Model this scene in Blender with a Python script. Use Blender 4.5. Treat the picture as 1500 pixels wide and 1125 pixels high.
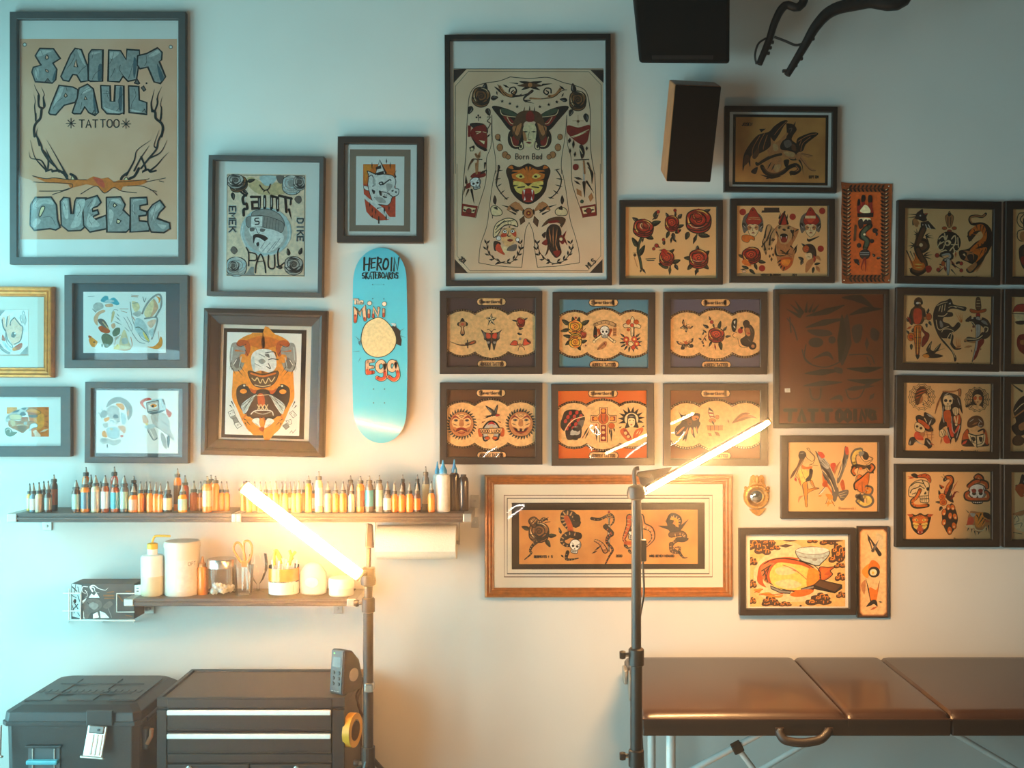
import bpy, bmesh, math, random
from mathutils import Vector, Matrix
from mathutils.geometry import tessellate_polygon

R = math.radians
rnd = random.Random(7)
SC = bpy.context.scene
COL = SC.collection
for o in list(bpy.data.objects):
    bpy.data.objects.remove(o)

# ---------------------------------------------------------------- camera
PX, VX, HY = 0.0025, 788.0, 562.5      # metres per pixel on the picture wall, vanishing point, horizon
CAMD, CAMZ = 4.0, 1.62
cam = bpy.data.cameras.new('camera')
cam.sensor_width = 36.0
cam.lens = 36.0 * (CAMD / PX) / 1500.0
cam.shift_x = (750.0 - VX) / 1500.0
cam_ob = bpy.data.objects.new('camera', cam)
cam_ob.location = (0, -CAMD, CAMZ)
cam_ob.rotation_euler = (R(90), 0, 0)
COL.objects.link(cam_ob)
SC.camera = cam_ob

# ---------------------------------------------------------------- light
SC.view_settings.view_transform = 'Standard'
SC.view_settings.look = 'None'
SC.view_settings.gamma = 1.0
SC.view_settings.exposure = 0.74
SC.view_settings.use_curve_mapping = False
SC.cycles.max_bounces = 8
SC.cycles.volume_bounces = 0
SC.cycles.caustics_reflective = False
SC.cycles.caustics_refractive = False
SC.cycles.sample_clamp_indirect = 6.0

wd = bpy.data.worlds.new('world')
SC.world = wd
wd.use_nodes = True
wd.node_tree.nodes['Background'].inputs[0].default_value = (0.20, 0.62, 0.72, 1)
wd.node_tree.nodes['Background'].inputs[1].default_value = 0.6

ROOM_L, ROOM_R, ROOM_F, ROOM_H = -2.5, 4.2, -6.2, 3.35
WIN = dict(y0=-1.75, y1=-0.2, z0=0.1, z1=2.7)
def area_light(name, loc, rot, sx, sy, energy, color):
    l = bpy.data.lights.new(name, 'AREA')
    l.shape = 'RECTANGLE'; l.size = sx; l.size_y = sy
    l.energy = energy; l.color = color
    o = bpy.data.objects.new(name, l); o.location = loc; o.rotation_euler = rot
    COL.objects.link(o); return o
area_light('window_daylight', (ROOM_L - 0.12, (WIN['y0'] + WIN['y1']) / 2, (WIN['z0'] + WIN['z1']) / 2),
           (0, R(-90), 0), WIN['z1'] - WIN['z0'], WIN['y1'] - WIN['y0'], 72.0, (0.34, 0.90, 1.0))
WIN2 = dict(y0=-4.4, y1=-2.2, z0=0.1, z1=1.9)
area_light('second_window_daylight', (ROOM_L - 0.12, (WIN2['y0'] + WIN2['y1']) / 2, (WIN2['z0'] + WIN2['z1']) / 2),
           (0, R(-90), 0), WIN2['z1'] - WIN2['z0'], WIN2['y1'] - WIN2['y0'], 105.0, (0.50, 0.92, 1.0))
area_light('added_fill_uplight', (0.6, -4.6, 2.6), (R(180), 0, 0), 1.2, 0.6, 10.0, (1.0, 0.72, 0.52))  # added warm fill bounced off the ceiling, not a lamp of the room
TUBE_L, TUBE_R = 66.0, 350.0           # radiance of the two lamps' diffusers
LAMP_COL = (1.0, 0.54, 0.21)
HAZE = 0.022

# ---------------------------------------------------------------- helpers
def s2l(c):
    return tuple((v / 12.92 if v <= 0.04045 else ((v + 0.055) / 1.055) ** 2.4) for v in c)
def hx(h):
    return s2l(tuple(int(h[i:i + 2], 16) / 255.0 for i in (0, 2, 4)))

def W(px, py, d=0.0):
    """a point seen at pixel (px, py), standing d metres in front of the picture wall"""
    k = PX * (CAMD - d) / CAMD
    return Vector(((px - VX) * k, -d, CAMZ - (py - HY) * k))
def ps(d):
    return PX * (CAMD - d) / CAMD

MATS = {}
def mat(name, color, rough=0.6, metal=0.0, var=0.06, scale=30.0, bump=0.0, bscale=None, spec=0.5, coat=0.0, stretch=None):
    if name in MATS: return MATS[name]
    m = bpy.data.materials.new(name); m.use_nodes = True
    nt = m.node_tree; b = nt.nodes['Principled BSDF']
    col = hx(color) if isinstance(color, str) else color
    b.inputs['Roughness'].default_value = rough
    b.inputs['Metallic'].default_value = metal
    b.inputs['Specular IOR Level'].default_value = spec
    if coat: b.inputs['Coat Weight'].default_value = coat; b.inputs['Coat Roughness'].default_value = 0.12
    tc = nt.nodes.new('ShaderNodeTexCoord')
    src = tc.outputs['Object']
    if stretch:
        mp = nt.nodes.new('ShaderNodeMapping'); mp.inputs['Scale'].default_value = stretch
        nt.links.new(src, mp.inputs['Vector']); src = mp.outputs['Vector']
    n = nt.nodes.new('ShaderNodeTexNoise'); n.inputs['Scale'].default_value = scale; n.inputs['Detail'].default_value = 4
    nt.links.new(src, n.inputs['Vector'])
    cr = nt.nodes.new('ShaderNodeValToRGB')
    cr.color_ramp.elements[0].position = 0.3; cr.color_ramp.elements[1].position = 0.7
    cr.color_ramp.elements[0].color = tuple(max(0, v * (1 - var * 2)) for v in col) + (1,)
    cr.color_ramp.elements[1].color = tuple(min(1, v * (1 + var)) for v in col) + (1,)
    nt.links.new(n.outputs['Fac'], cr.inputs['Fac'])
    nt.links.new(cr.outputs['Color'], b.inputs['Base Color'])
    if bump:
        n2 = nt.nodes.new('ShaderNodeTexNoise'); n2.inputs['Scale'].default_value = bscale or scale * 4
        nt.links.new(src, n2.inputs['Vector'])
        bp = nt.nodes.new('ShaderNodeBump'); bp.inputs['Strength'].default_value = bump; bp.inputs['Distance'].default_value = 0.002
        nt.links.new(n2.outputs['Fac'], bp.inputs['Height']); nt.links.new(bp.outputs['Normal'], b.inputs['Normal'])
    MATS[name] = m
    return m

def emit(name, color, strength):
    if name in MATS: return MATS[name]
    m = bpy.data.materials.new(name); m.use_nodes = True
    nt = m.node_tree; nt.nodes.remove(nt.nodes['Principled BSDF'])
    e = nt.nodes.new('ShaderNodeEmission'); e.inputs[0].default_value = tuple(color) + (1,); e.inputs[1].default_value = strength
    nt.links.new(e.outputs[0], nt.nodes['Material Output'].inputs[0])
    MATS[name] = m; return m

def glass(name, tint=(1, 1, 1), ior=1.45, rough=0.02, refl=1.0):
    """thin clear sheet: lets light straight through, mirrors by the Fresnel law"""
    if name in MATS: return MATS[name]
    m = bpy.data.materials.new(name); m.use_nodes = True
    nt = m.node_tree; nt.nodes.remove(nt.nodes['Principled BSDF'])
    tr = nt.nodes.new('ShaderNodeBsdfTransparent'); tr.inputs[0].default_value = tuple(tint) + (1,)
    gl = nt.nodes.new('ShaderNodeBsdfGlossy'); gl.inputs['Roughness'].default_value = rough
    fr = nt.nodes.new('ShaderNodeFresnel'); fr.inputs['IOR'].default_value = ior
    mx = nt.nodes.new('ShaderNodeMixShader')
    mu = nt.nodes.new('ShaderNodeMath'); mu.operation = 'MULTIPLY'; mu.inputs[1].default_value = refl; mu.use_clamp = True
    nt.links.new(fr.outputs[0], mu.inputs[0]); nt.links.new(mu.outputs[0], mx.inputs[0])
    nt.links.new(tr.outputs[0], mx.inputs[1]); nt.links.new(gl.outputs[0], mx.inputs[2])
    nt.links.new(mx.outputs[0], nt.nodes['Material Output'].inputs[0])
    MATS[name] = m; return m

def ink_mat(name='printed_ink', rough=0.85):
    if name in MATS: return MATS[name]
    m = bpy.data.materials.new(name); m.use_nodes = True
    nt = m.node_tree; b = nt.nodes['Principled BSDF']; b.inputs['Roughness'].default_value = rough
    b.inputs['Specular IOR Level'].default_value = 0.15
    at = nt.nodes.new('ShaderNodeAttribute'); at.attribute_name = 'ink'
    n = nt.nodes.new('ShaderNodeTexNoise'); n.inputs['Scale'].default_value = 90; n.inputs['Detail'].default_value = 3
    tc = nt.nodes.new('ShaderNodeTexCoord'); nt.links.new(tc.outputs['Object'], n.inputs['Vector'])
    mp = nt.nodes.new('ShaderNodeMapRange'); mp.inputs[1].default_value = 0.3; mp.inputs[2].default_value = 0.7
    mp.inputs[3].default_value = 0.82; mp.inputs[4].default_value = 1.12
    nt.links.new(n.outputs['Fac'], mp.inputs[0])
    mx = nt.nodes.new('ShaderNodeMix'); mx.data_type = 'RGBA'; mx.blend_type = 'MULTIPLY'; mx.inputs[0].default_value = 1.0
    nt.links.new(at.outputs['Color'], mx.inputs[6]); nt.links.new(mp.outputs[0], mx.inputs[7])
    nt.links.new(mx.outputs[2], b.inputs['Base Color'])
    MATS[name] = m; return m

def paper_mat(name, color, stain, amount=0.5, scale=6.0):
    """paper that has yellowed in irregular blotches"""
    if name in MATS: return MATS[name]
    m = bpy.data.materials.new(name); m.use_nodes = True
    nt = m.node_tree; b = nt.nodes['Principled BSDF']; b.inputs['Roughness'].default_value = 0.9
    b.inputs['Specular IOR Level'].default_value = 0.15
    tc = nt.nodes.new('ShaderNodeTexCoord')
    n = nt.nodes.new('ShaderNodeTexNoise'); n.inputs['Scale'].default_value = scale; n.inputs['Detail'].default_value = 6
    nt.links.new(tc.outputs['Object'], n.inputs['Vector'])
    mp = nt.nodes.new('ShaderNodeMapRange'); mp.inputs[1].default_value = 0.35; mp.inputs[2].default_value = 0.72
    mp.inputs[3].default_value = 0.0; mp.inputs[4].default_value = amount
    nt.links.new(n.outputs['Fac'], mp.inputs[0])
    mx = nt.nodes.new('ShaderNodeMix'); mx.data_type = 'RGBA'
    mx.inputs[6].default_value = hx(color) + (1,); mx.inputs[7].default_value = hx(stain) + (1,)
    nt.links.new(mp.outputs[0], mx.inputs[0]); nt.links.new(mx.outputs[2], b.inputs['Base Color'])
    MATS[name] = m; return m

# ---- mesh builders
class MB:
    def __init__(s): s.bm = bmesh.new()
    def box(s, c, size, rot=None, bevel=0.0, seg=2):
        r = bmesh.ops.create_cube(s.bm, size=1.0)
        vs = r['verts']
        M = Matrix.Diagonal((size[0], size[1], size[2], 1))
        if rot is not None: M = rot.to_4x4() @ M
        M = Matrix.Translation(Vector(c)) @ M
        bmesh.ops.transform(s.bm, matrix=M, verts=vs)
        if bevel:
            es = list({e for v in vs for e in v.link_edges})
            bmesh.ops.bevel(s.bm, geom=es, offset=bevel, segments=seg, affect='EDGES', profile=0.5)
        return s
    def tube(s, pts, r, n=12, caps=True):
        pts = [Vector(p) for p in pts]
        rs = r if isinstance(r, (list, tuple)) else [r] * len(pts)
        rings = []; up = None
        for i, p in enumerate(pts):
            t = (pts[min(i + 1, len(pts) - 1)] - pts[max(i - 1, 0)])
            if t.length < 1e-9: t = Vector((0, 0, 1))
            t.normalize()
            if up is None:
                a = Vector((0, 0, 1)) if abs(t.z) < 0.9 else Vector((1, 0, 0))
                up = (a - t * a.dot(t)).normalized()
            else:
                up = (up - t * up.dot(t))
                up = up.normalized() if up.length > 1e-6 else t.orthogonal().normalized()
            sd = t.cross(up)
            rings.append([s.bm.verts.new(p + (up * math.cos(2 * math.pi * k / n) + sd * math.sin(2 * math.pi * k / n)) * rs[i]) for k in range(n)])
        for a, b in zip(rings, rings[1:]):
            for k in range(n):
                s.bm.faces.new((a[k], a[(k + 1) % n], b[(k + 1) % n], b[k]))
        if caps:
            s.bm.faces.new(rings[0][::-1]); s.bm.faces.new(rings[-1])
        return s
    def lathe(s, prof, c=(0, 0, 0), n=20, axis='Z', caps=True):
        c = Vector(c); rings = []
        for r, h in prof:
            ring = []
            for k in range(n):
                a = 2 * math.pi * k / n
                x, y = r * math.cos(a), r * math.sin(a)
                v = (x, y, h) if axis == 'Z' else ((h, x, y) if axis == 'X' else (x, -h, y))
                ring.append(s.bm.verts.new(c + Vector(v)))
            rings.append(ring)
        for a, b in zip(rings, rings[1:]):
            for k in range(n):
                s.bm.faces.new((a[k], a[(k + 1) % n], b[(k + 1) % n], b[k]))
        if caps:
            s.bm.faces.new(rings[0][::-1]); s.bm.faces.new(rings[-1])
        return s
    def prism(s, pts, depth, M=None):
        """polygon pts (x, z) extruded from y = 0 to y = -depth"""
        vs = [s.bm.verts.new((p[0], 0, p[1])) for p in pts]
        ws = [s.bm.verts.new((p[0], -depth, p[1])) for p in pts]
        n = len(pts)
        for t in tessellate_polygon([[Vector((p[0], p[1], 0)) for p in pts]]):
            s.bm.faces.new([ws[i] for i in t]); s.bm.faces.new([vs[i] for i in reversed(t)])
        for i in range(n):
            s.bm.faces.new((vs[i], vs[(i + 1) % n], ws[(i + 1) % n], ws[i]))
        if M is not None: bmesh.ops.transform(s.bm, matrix=M, verts=vs + ws)
        return s
    def hexa(s, p):
        """eight corners: bottom ring 0-3, top ring 4-7"""
        v = [s.bm.verts.new(q) for q in p]
        for f in ((3, 2, 1, 0), (4, 5, 6, 7), (0, 1, 5, 4), (1, 2, 6, 5), (2, 3, 7, 6), (3, 0, 4, 7)):
            s.bm.faces.new([v[i] for i in f])
        return s
    def rings(s, w, h, prof, close=False):
        """mitred rectangular moulding: prof = [(inset from the outer edge, height off the wall)]"""
        R_ = []
        for u, v in prof:
            x, z = w / 2 - u, h / 2 - u
            R_.append([s.bm.verts.new(q) for q in ((-x, -v, -z), (x, -v, -z), (x, -v, z), (-x, -v, z))])
        for a, b in zip(R_, R_[1:] + ([R_[0]] if close else [])):
            for k in range(4):
                s.bm.faces.new((a[k], a[(k + 1) % 4], b[(k + 1) % 4], b[k]))
        return s
    def build(s, name, m, parent=None, smooth=False, loc=None, bevel=0.0):
        bmesh.ops.recalc_face_normals(s.bm, faces=s.bm.faces[:])
        if bevel:
            es = [e for e in s.bm.edges if len(e.link_faces) == 2 and e.calc_face_angle(0) > 0.6]
            bmesh.ops.bevel(s.bm, geom=es, offset=bevel, segments=2, affect='EDGES', profile=0.5)
        me = bpy.data.meshes.new(name); s.bm.to_mesh(me); s.bm.free()
        if isinstance(m, (list, tuple)):
            for q in m: me.materials.append(q)
        elif m: me.materials.append(m)
        if smooth:
            for p in me.polygons: p.use_smooth = True
            try: me.set_sharp_from_angle(angle=R(40))
            except Exception: pass
        o = bpy.data.objects.new(name, me); COL.objects.link(o)
        if parent is not None: o.parent = parent
        if loc is not None: o.location = loc
        return o

def tag(o, label=None, cat=None, group=None, kind=None):
    if label: o['label'] = label
    if cat: o['category'] = cat
    if group: o['group'] = group
    if kind: o['kind'] = kind
    return o
def thing(name, label, cat, loc=(0, 0, 0), rot=(0, 0, 0), group=None):
    o = bpy.data.objects.new(name, None); o.empty_display_size = 0.05
    o.location = loc; o.rotation_euler = rot
    COL.objects.link(o)
    return tag(o, label, cat, group)
def copy_tree(o, parent=None):
    c = o.copy(); COL.objects.link(c)
    if parent is not None: c.parent = parent
    for ch in list(o.children): copy_tree(ch, c)
    return c
def crom(pts, closed=False, n=6):
    """Catmull-Rom curve through the points"""
    P = [Vector(p) for p in pts]; N = len(P); out = []
    if N < 3: return P
    rng = range(N) if closed else range(N - 1)
    for i in rng:
        if closed: a, b, c, d = P[i - 1], P[i], P[(i + 1) % N], P[(i + 2) % N]
        else: a, b, c, d = P[max(i - 1, 0)], P[i], P[i + 1], P[min(i + 2, N - 1)]
        for k in range(n):
            t = k / n
            out.append(0.5 * (2 * b + (c - a) * t + (2 * a - 5 * b + 4 * c - d) * t * t + (3 * b - a - 3 * c + d) * t ** 3))
    if not closed: out.append(P[-1])
    return out
# ---------------------------------------------------------------- flat print: a small drawing language turned into coloured polygons
PAL = dict(K='14100f', D='2b211f', B='4a2f24', N='6b625c', G='8e8a84', g='b9b4ac', W='ece8e0', C='e2c79a', c='d9b887', T='c79a68',
           R='b3261a', r='d94a2c', S='8a1c14', O='e0701c', o='f0912c', Y='e8b030', y='f2cf6a', P='e3a882', p='f0c3a6',
           M='5d3a22', m='8a5a30', V='41503c', v='66735a', U='989690', u='c2bdb4', b='4c6066', a='bccccb', L='2f5f86', l='46a8b8', E='c8541c')
PAL['x'] = 'f6d4b4'
PALC = {k: hx(v) for k, v in PAL.items()}
FONT = {  # stroke letters on a 4 x 6 grid, y down
 'A': ((0,6,2,0,4,6),(.8,4,3.2,4)), 'B': ((0,0,0,6,2.6,6,3.8,5.2,3.8,3.8,2.6,3,0,3),(0,0,2.4,0,3.5,.8,3.5,2.2,2.4,3)), 'C': ((3.8,1,2.6,0,1.2,0,0,1.4,0,4.6,1.2,6,2.6,6,3.8,5),),
 'D': ((0,0,0,6,2,6,3.8,4.6,3.8,1.4,2,0,0,0),), 'E': ((3.6,0,0,0,0,6,3.6,6),(0,3,2.8,3)), 'F': ((3.6,0,0,0,0,6),(0,3,2.8,3)), 'G': ((3.8,1,2.6,0,1.2,0,0,1.4,0,4.6,1.2,6,2.8,6,3.9,4.8,3.9,3.2,2.4,3.2),),
 'H': ((0,0,0,6),(4,0,4,6),(0,3,4,3)), 'I': ((2,0,2,6),), 'J': ((3,0,3,4.8,2.2,6,1,6,.2,5),), 'K': ((0,0,0,6),(3.8,0,0,3.4),(1.2,2.6,3.9,6)), 'L': ((0,0,0,6,3.6,6),),
 'M': ((0,6,0,0,2,3.6,4,0,4,6),), 'N': ((0,6,0,0,4,6,4,0),), 'O': ((1.2,0,0,1.4,0,4.6,1.2,6,2.8,6,4,4.6,4,1.4,2.8,0,1.2,0),), 'P': ((0,6,0,0,2.6,0,3.8,.9,3.8,2.4,2.6,3.3,0,3.3),),
 'Q': ((1.2,0,0,1.4,0,4.6,1.2,6,2.8,6,4,4.6,4,1.4,2.8,0,1.2,0),(2.4,4.2,4.2,6.4)), 'R': ((0,6,0,0,2.6,0,3.8,.9,3.8,2.3,2.6,3.1,0,3.1),(1.8,3.1,4,6)), 'S': ((3.7,.9,2.6,0,1.3,0,.2,1,.4,2.2,2,3,3.6,3.8,3.9,5,2.7,6,1.2,6,0,5.1),),
 'T': ((0,0,4,0),(2,0,2,6)), 'U': ((0,0,0,4.6,1.2,6,2.8,6,4,4.6,4,0),), 'V': ((0,0,2,6,4,0),), 'W': ((0,0,1,6,2,2.2,3,6,4,0),), 'X': ((0,0,4,6),(4,0,0,6)), 'Y': ((0,0,2,3,4,0),(2,3,2,6)), 'Z': ((0,0,4,0,0,6,4,6),),
 '0': ((1.2,0,0,1.4,0,4.6,1.2,6,2.8,6,4,4.6,4,1.4,2.8,0,1.2,0),), '1': ((.8,1.2,2,0,2,6),), '2': ((.2,1.2,1.2,0,2.8,0,3.8,1.2,3.6,2.6,0,6,4,6),), '5': ((3.6,0,.4,0,.2,2.6,2.4,2.3,3.8,3.4,3.7,5,2.4,6,.2,5.4),), '.': ((1.8,5.6,2.2,6),), '&': ((4,6,.8,1.6,1,.4,2,0,2.8,.8,2.4,2,.3,3.6,0,5,1.2,6,2.6,5.6,4,3.4),),
 '-': ((.6,3,3.4,3),), "'": ((2,0,1.6,1.4),),
 'g': ((3.4,3,2.4,2.2,1,2.2,.3,3.2,.4,4.6,1.4,5.4,2.8,5,3.4,3.6,3.4,7,2.4,8,.8,7.6),), 'i': ((2,2.4,2,6),(2,.5,2,.7)), 'n': ((.4,6,.4,2.4),(.4,3.4,1.6,2.3,2.8,2.4,3.4,3.4,3.4,6)), 'h': ((.6,0,.6,6),(.6,3.4,1.8,2.4,3,3,3,6)), 'e': ((.5,4.2,3.4,3.9,3,2.7,1.8,2.3,.6,3,.4,4.6,1.4,5.9,3.2,5.4),),
 'a': ((3.2,2.6,1.6,2.3,.4,3.4,.4,5,1.4,6,2.6,5.4,3.2,3.6,3.2,2.4,3.2,5.2,3.8,6),), 'r': ((.8,6,.8,2.4),(.8,3.6,1.8,2.5,3.2,2.6)), 't': ((1.6,.6,1.6,5,2.4,6,3.4,5.6),(.4,2.2,3.2,2.2)), 'o': ((1.2,2.3,.3,3.4,.4,5.1,1.6,6,3,5.6,3.6,4,3,2.6,1.8,2.2,1.2,2.3),), 's': ((3.3,2.8,2,2.2,.8,2.8,1,3.8,2.8,4.4,3.3,5.2,2.2,6,.5,5.5),),
 'w': ((0,2.4,1,6,2,3,3,6,4,2.4),), 'd': ((3.2,2.8,1.6,2.3,.4,3.4,.4,5,1.4,6,2.8,5.4,3.2,4),(3.2,0,3.2,6)), 'b': ((.6,0,.6,6,2.2,6,3.4,5,3.4,3.4,2.2,2.4,.6,3.2),), 'm': ((0,6,0,2.4),(0,3.3,1,2.4,1.9,3,1.9,6),(1.9,3.3,3,2.4,3.9,3.2,3.9,6)), 'u': ((.4,2.4,.4,5,1.4,6,2.6,5.6,3.4,4.4,3.4,2.4,3.4,6),), 'k': ((.6,0,.6,6),(3.2,2.4,.6,4.3,3.4,6)), 'l': ((1.6,0,1.6,5.4,2.4,6),), 'c': ((3.3,2.9,2,2.3,.6,3.2,.5,5,1.8,6,3.4,5.4),), 'v': ((.2,2.4,1.8,6,3.6,2.4),), 'y': ((.4,2.4,2,5.4),(3.6,2.4,2,5.4,1,8)), 'p': ((.6,2.4,.6,8),(.6,3,2.2,2.3,3.4,3.3,3.3,5,2,6,.6,5.2)),
}
MOT = {}
def aff(sx, sy, rot, x, y):
    c, s_ = math.cos(R(rot)), math.sin(R(rot))
    return lambda p: (x + c * p[0] * sx - s_ * p[1] * sy, y + s_ * p[0] * sx + c * p[1] * sy)

class Ink:
    """collects flat coloured shapes; every shape lies one hundredth of a millimetre above the last"""
    STEP = 1.2e-5
    def __init__(s, clip=None): s.v = []; s.f = []; s.c = []; s.k = 0; s.clip = clip
    def face(s, pts, z, col):
        if s.clip:
            for ax, lim, sg in ((0, s.clip[0], 1), (0, s.clip[2], -1), (1, s.clip[1], 1), (1, s.clip[3], -1)):
                if all((p[ax] - lim) * sg >= 0 for p in pts): continue
                out = []
                for i, p in enumerate(pts):
                    q = pts[i - 1]; a, b_ = (q[ax] - lim) * sg, (p[ax] - lim) * sg
                    if (a < 0) != (b_ < 0):
                        t = a / (a - b_); out.append((q[0] + (p[0] - q[0]) * t, q[1] + (p[1] - q[1]) * t))
                    if b_ >= 0: out.append(p)
                pts = out
                if len(pts) < 3: return
        b = len(s.v); s.v += [(p[0], p[1], z) for p in pts]
        s.f.append(tuple(range(b, b + len(pts)))); s.c.append(col)
    def poly(s, pts, col):
        if len(pts) < 3: return
        z = s.k * s.STEP; s.k += 1
        for t in tessellate_polygon([[Vector((p[0], p[1], 0)) for p in pts]]): s.face([(pts[i][0], pts[i][1]) for i in t], z, col)
    def stroke(s, pts, w0, w1, col, wm=None):
        """w0 at the start, wm in the middle, w1 at the end"""
        q = [pts[0]]
        for p in pts[1:]:
            if abs(p[0] - q[-1][0]) + abs(p[1] - q[-1][1]) > 1e-5: q.append(p)
        n = len(q)
        if n < 2: return
        if wm is not None and n < 5:
            q = [(a[0] + (b[0] - a[0]) * t, a[1] + (b[1] - a[1]) * t) for a, b in zip(q, q[1:]) for t in ((0, .25, .5, .75) if n == 2 else (0, .5))] + [q[-1]]; n = len(q)
        z = s.k * s.STEP; s.k += 1
        V = []
        for i, p in enumerate(q):
            a, c = q[max(i - 1, 0)], q[min(i + 1, n - 1)]
            dx, dy = c[0] - a[0], c[1] - a[1]; l = math.hypot(dx, dy) or 1
            t = i / (n - 1)
            w = (w0 + (w1 - w0) * t) if wm is None else (w0 + (wm - w0) * t * 2 if t < .5 else wm + (w1 - wm) * (t * 2 - 1))
            k = 1.0
            if 0 < i < n - 1:
                e, f_ = (p[0] - a[0], p[1] - a[1]), (c[0] - p[0], c[1] - p[1])
                le, lf = math.hypot(*e) or 1, math.hypot(*f_) or 1
                cs = (e[0] * f_[0] + e[1] * f_[1]) / (le * lf)
                k = min(1.6, 1 / math.sqrt(max(.2, (1 + cs) / 2)))
            V += [(p[0] - dy / l * w * k / 2, p[1] + dx / l * w * k / 2), (p[0] + dy / l * w * k / 2, p[1] - dx / l * w * k / 2)]
        for i in range(n - 1): s.face([V[2 * i], V[2 * i + 1], V[2 * i + 3], V[2 * i + 2]], z, col)
        for p, w in ((q[0], w0), (q[-1], w1)):        # round ends
            if w > 0:
                m = 8; s.face([(p[0] + math.cos(k * 2 * math.pi / m) * w / 2, p[1] + math.sin(k * 2 * math.pi / m) * w / 2) for k in range(m)], z, col)
    def ell(s, x, y, rx, ry, rot, col, T, n=20):
        A = aff(rx, ry, rot, x, y)
        s.poly([T(A((math.cos(2 * math.pi * k / n), math.sin(2 * math.pi * k / n)))) for k in range(n)], col)
    def text(s, txt, x, y, h, sp, w, col, T, rot=0, out=None, ow=0, K=1.0, slant=0, jit=0, cw=4.0, sm=False):
        u = h / 6.0
        for ph in ((out, w + ow), (col, w)) if out else ((col, w),):
            rj = random.Random(5); cx = 0.0
            for ch in txt:
                if ch == ' ': cx += sp * 0.7; continue
                g = FONT.get(ch) or FONT.get(ch.upper()) or ()
                dy, dr = rj.uniform(-jit, jit) * h, rj.uniform(-jit, jit) * 40
                A = aff(u * sp / h * 6.0 / 5.4 if False else sp / 5.4, u, dr, cx, dy); B = aff(1, 1, rot, x, y)
                for st in g:
                    pts = [(st[i] - slant * (st[i + 1] - 6) / 6, st[i + 1]) for i in range(0, len(st), 2)]
                    if sm: pts = [(p[0], p[1]) for p in crom([(p[0], p[1], 0) for p in pts], n=4)]
                    pts = [T(B(A(p))) for p in pts]
                    s.stroke(pts, ph[1] * K, ph[1] * K, PALC[ph[0]] if isinstance(ph[0], str) else ph[0])
                cx += sp
    def run(s, code, T, K, depth=0):
        """K: scale of stroke widths under T"""
        for ln in code.replace(';', '\n').split('\n'):
            t = ln.split()
            if not t: continue
            op = t[0]
            if op == 'm':          # m name x y sx sy rot
                a = [float(q) for q in t[2:]]
                x, y, sx = a[0], a[1], a[2]; sy = a[3] if len(a) > 3 else abs(sx); rot = a[4] if len(a) > 4 else 0
                A = aff(sx, sy, rot, x, y)
                s.run(MOT[t[1]], (lambda T_, A_: (lambda p: T_(A_(p))))(T, A), K * (abs(sx) + abs(sy)) / 2, depth + 1)
                continue
            if op == 't':          # t text x y h spacing weight colour [outline ow] (underscore = space)
                a = [float(q) for q in t[2:7 - 0]]
                s.text(t[1].replace('_', ' '), a[0], a[1], a[2], a[3], a[4], t[7], T, out=(t[8] if len(t) > 8 else None), ow=(float(t[9]) if len(t) > 9 else 0), K=K, rot=(float(t[10]) if len(t) > 10 else 0), jit=(float(t[11]) if len(t) > 11 else 0))
                continue
            if op in 'ed':         # e col x y rx ry rot ; d col x y rx ry rot  with dark outline of width w (d col w x y ..)
                c = t[1]
                if op == 'd':
                    w = float(t[2]); a = [float(q) for q in t[3:]]
                else: w = 0; a = [float(q) for q in t[2:]]
                if len(a) < 4: a.append(a[2])
                rot = a[4] if len(a) > 4 else 0
                if w: s.ell(a[0], a[1], a[2] + w, a[3] + w, rot, PALC['K'], T)
                s.ell(a[0], a[1], a[2], a[3], rot, PALC[c], T)
                continue
            if op in 'fF':
                c = t[1]; a = [float(q) for q in t[2:]]; w = 0
            elif op in 'oO':       # outlined fill: o col w pts
                c = t[1]; w = float(t[2]); a = [float(q) for q in t[3:]]
            elif op in 'lLbBzZ':   # l col w pts ; b col w pts (thin at both ends) ; z col w pts (tapers to a point)
                c = t[1]; w = float(t[2]); a = [float(q) for q in t[3:]]
            elif op == 's':        # snake / tube: s col w band pts
                c = t[1]; w = float(t[2]); bd = t[3]; a = [float(q) for q in t[4:]]
            else: raise ValueError(ln)
            pts = [(a[i], a[i + 1]) for i in range(0, len(a) - 1, 2)]
            if op in 'fo': pts = [(p.x, p.y) for p in crom([(x, y, 0) for x, y in pts], True, 4)]
            if op in 'lbzs': pts = [(p.x, p.y) for p in crom([(x, y, 0) for x, y in pts], False, 5)]
            q = [T(p) for p in pts]
            if op in 'fFoO':
                s.poly(q, PALC[c])
                if w: s.stroke(q + [q[0]], w * K, w * K, PALC['K'])
            elif op in 'lL': s.stroke(q, w * K, w * K, PALC[c])
            elif op in 'bB': s.stroke(q, w * K * .12, w * K * .12, PALC[c], w * K)
            elif op in 'zZ': s.stroke(q, w * K, w * K * .08, PALC[c])
            elif op == 's':
                s.stroke(q, w * K * 1.0, w * K * .25, PALC['K'])
                s.stroke(q, w * K * .68, w * K * .08, PALC[c])
                n = len(q)
                for i in range(2, n - 2, 2):
                    a_, b_ = q[i - 1], q[i + 1]; dx, dy = b_[0] - a_[0], b_[1] - a_[1]; l = math.hypot(dx, dy) or 1
                    ww = w * K * (1 - .75 * i / n) * .36
                    s.stroke([q[i], (q[i][0] - dy / l * ww, q[i][1] + dx / l * ww)], w * K * .16, w * K * .1, PALC[bd])
    def build(s, name, parent, to3, m=None):
        me = bpy.data.meshes.new(name)
        me.from_pydata([to3(*v) for v in s.v], [], s.f)
        at = me.attributes.new('ink', 'FLOAT_COLOR', 'CORNER')
        buf = []
        for p, c in zip(me.polygons, s.c): buf += (list(c) + [1.0]) * p.loop_total
        at.data.foreach_set('color', buf)
        me.materials.append(m or ink_mat()); me.update()
        o = bpy.data.objects.new(name, me); COL.objects.link(o)
        if parent is not None: o.parent = parent
        return o
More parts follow.
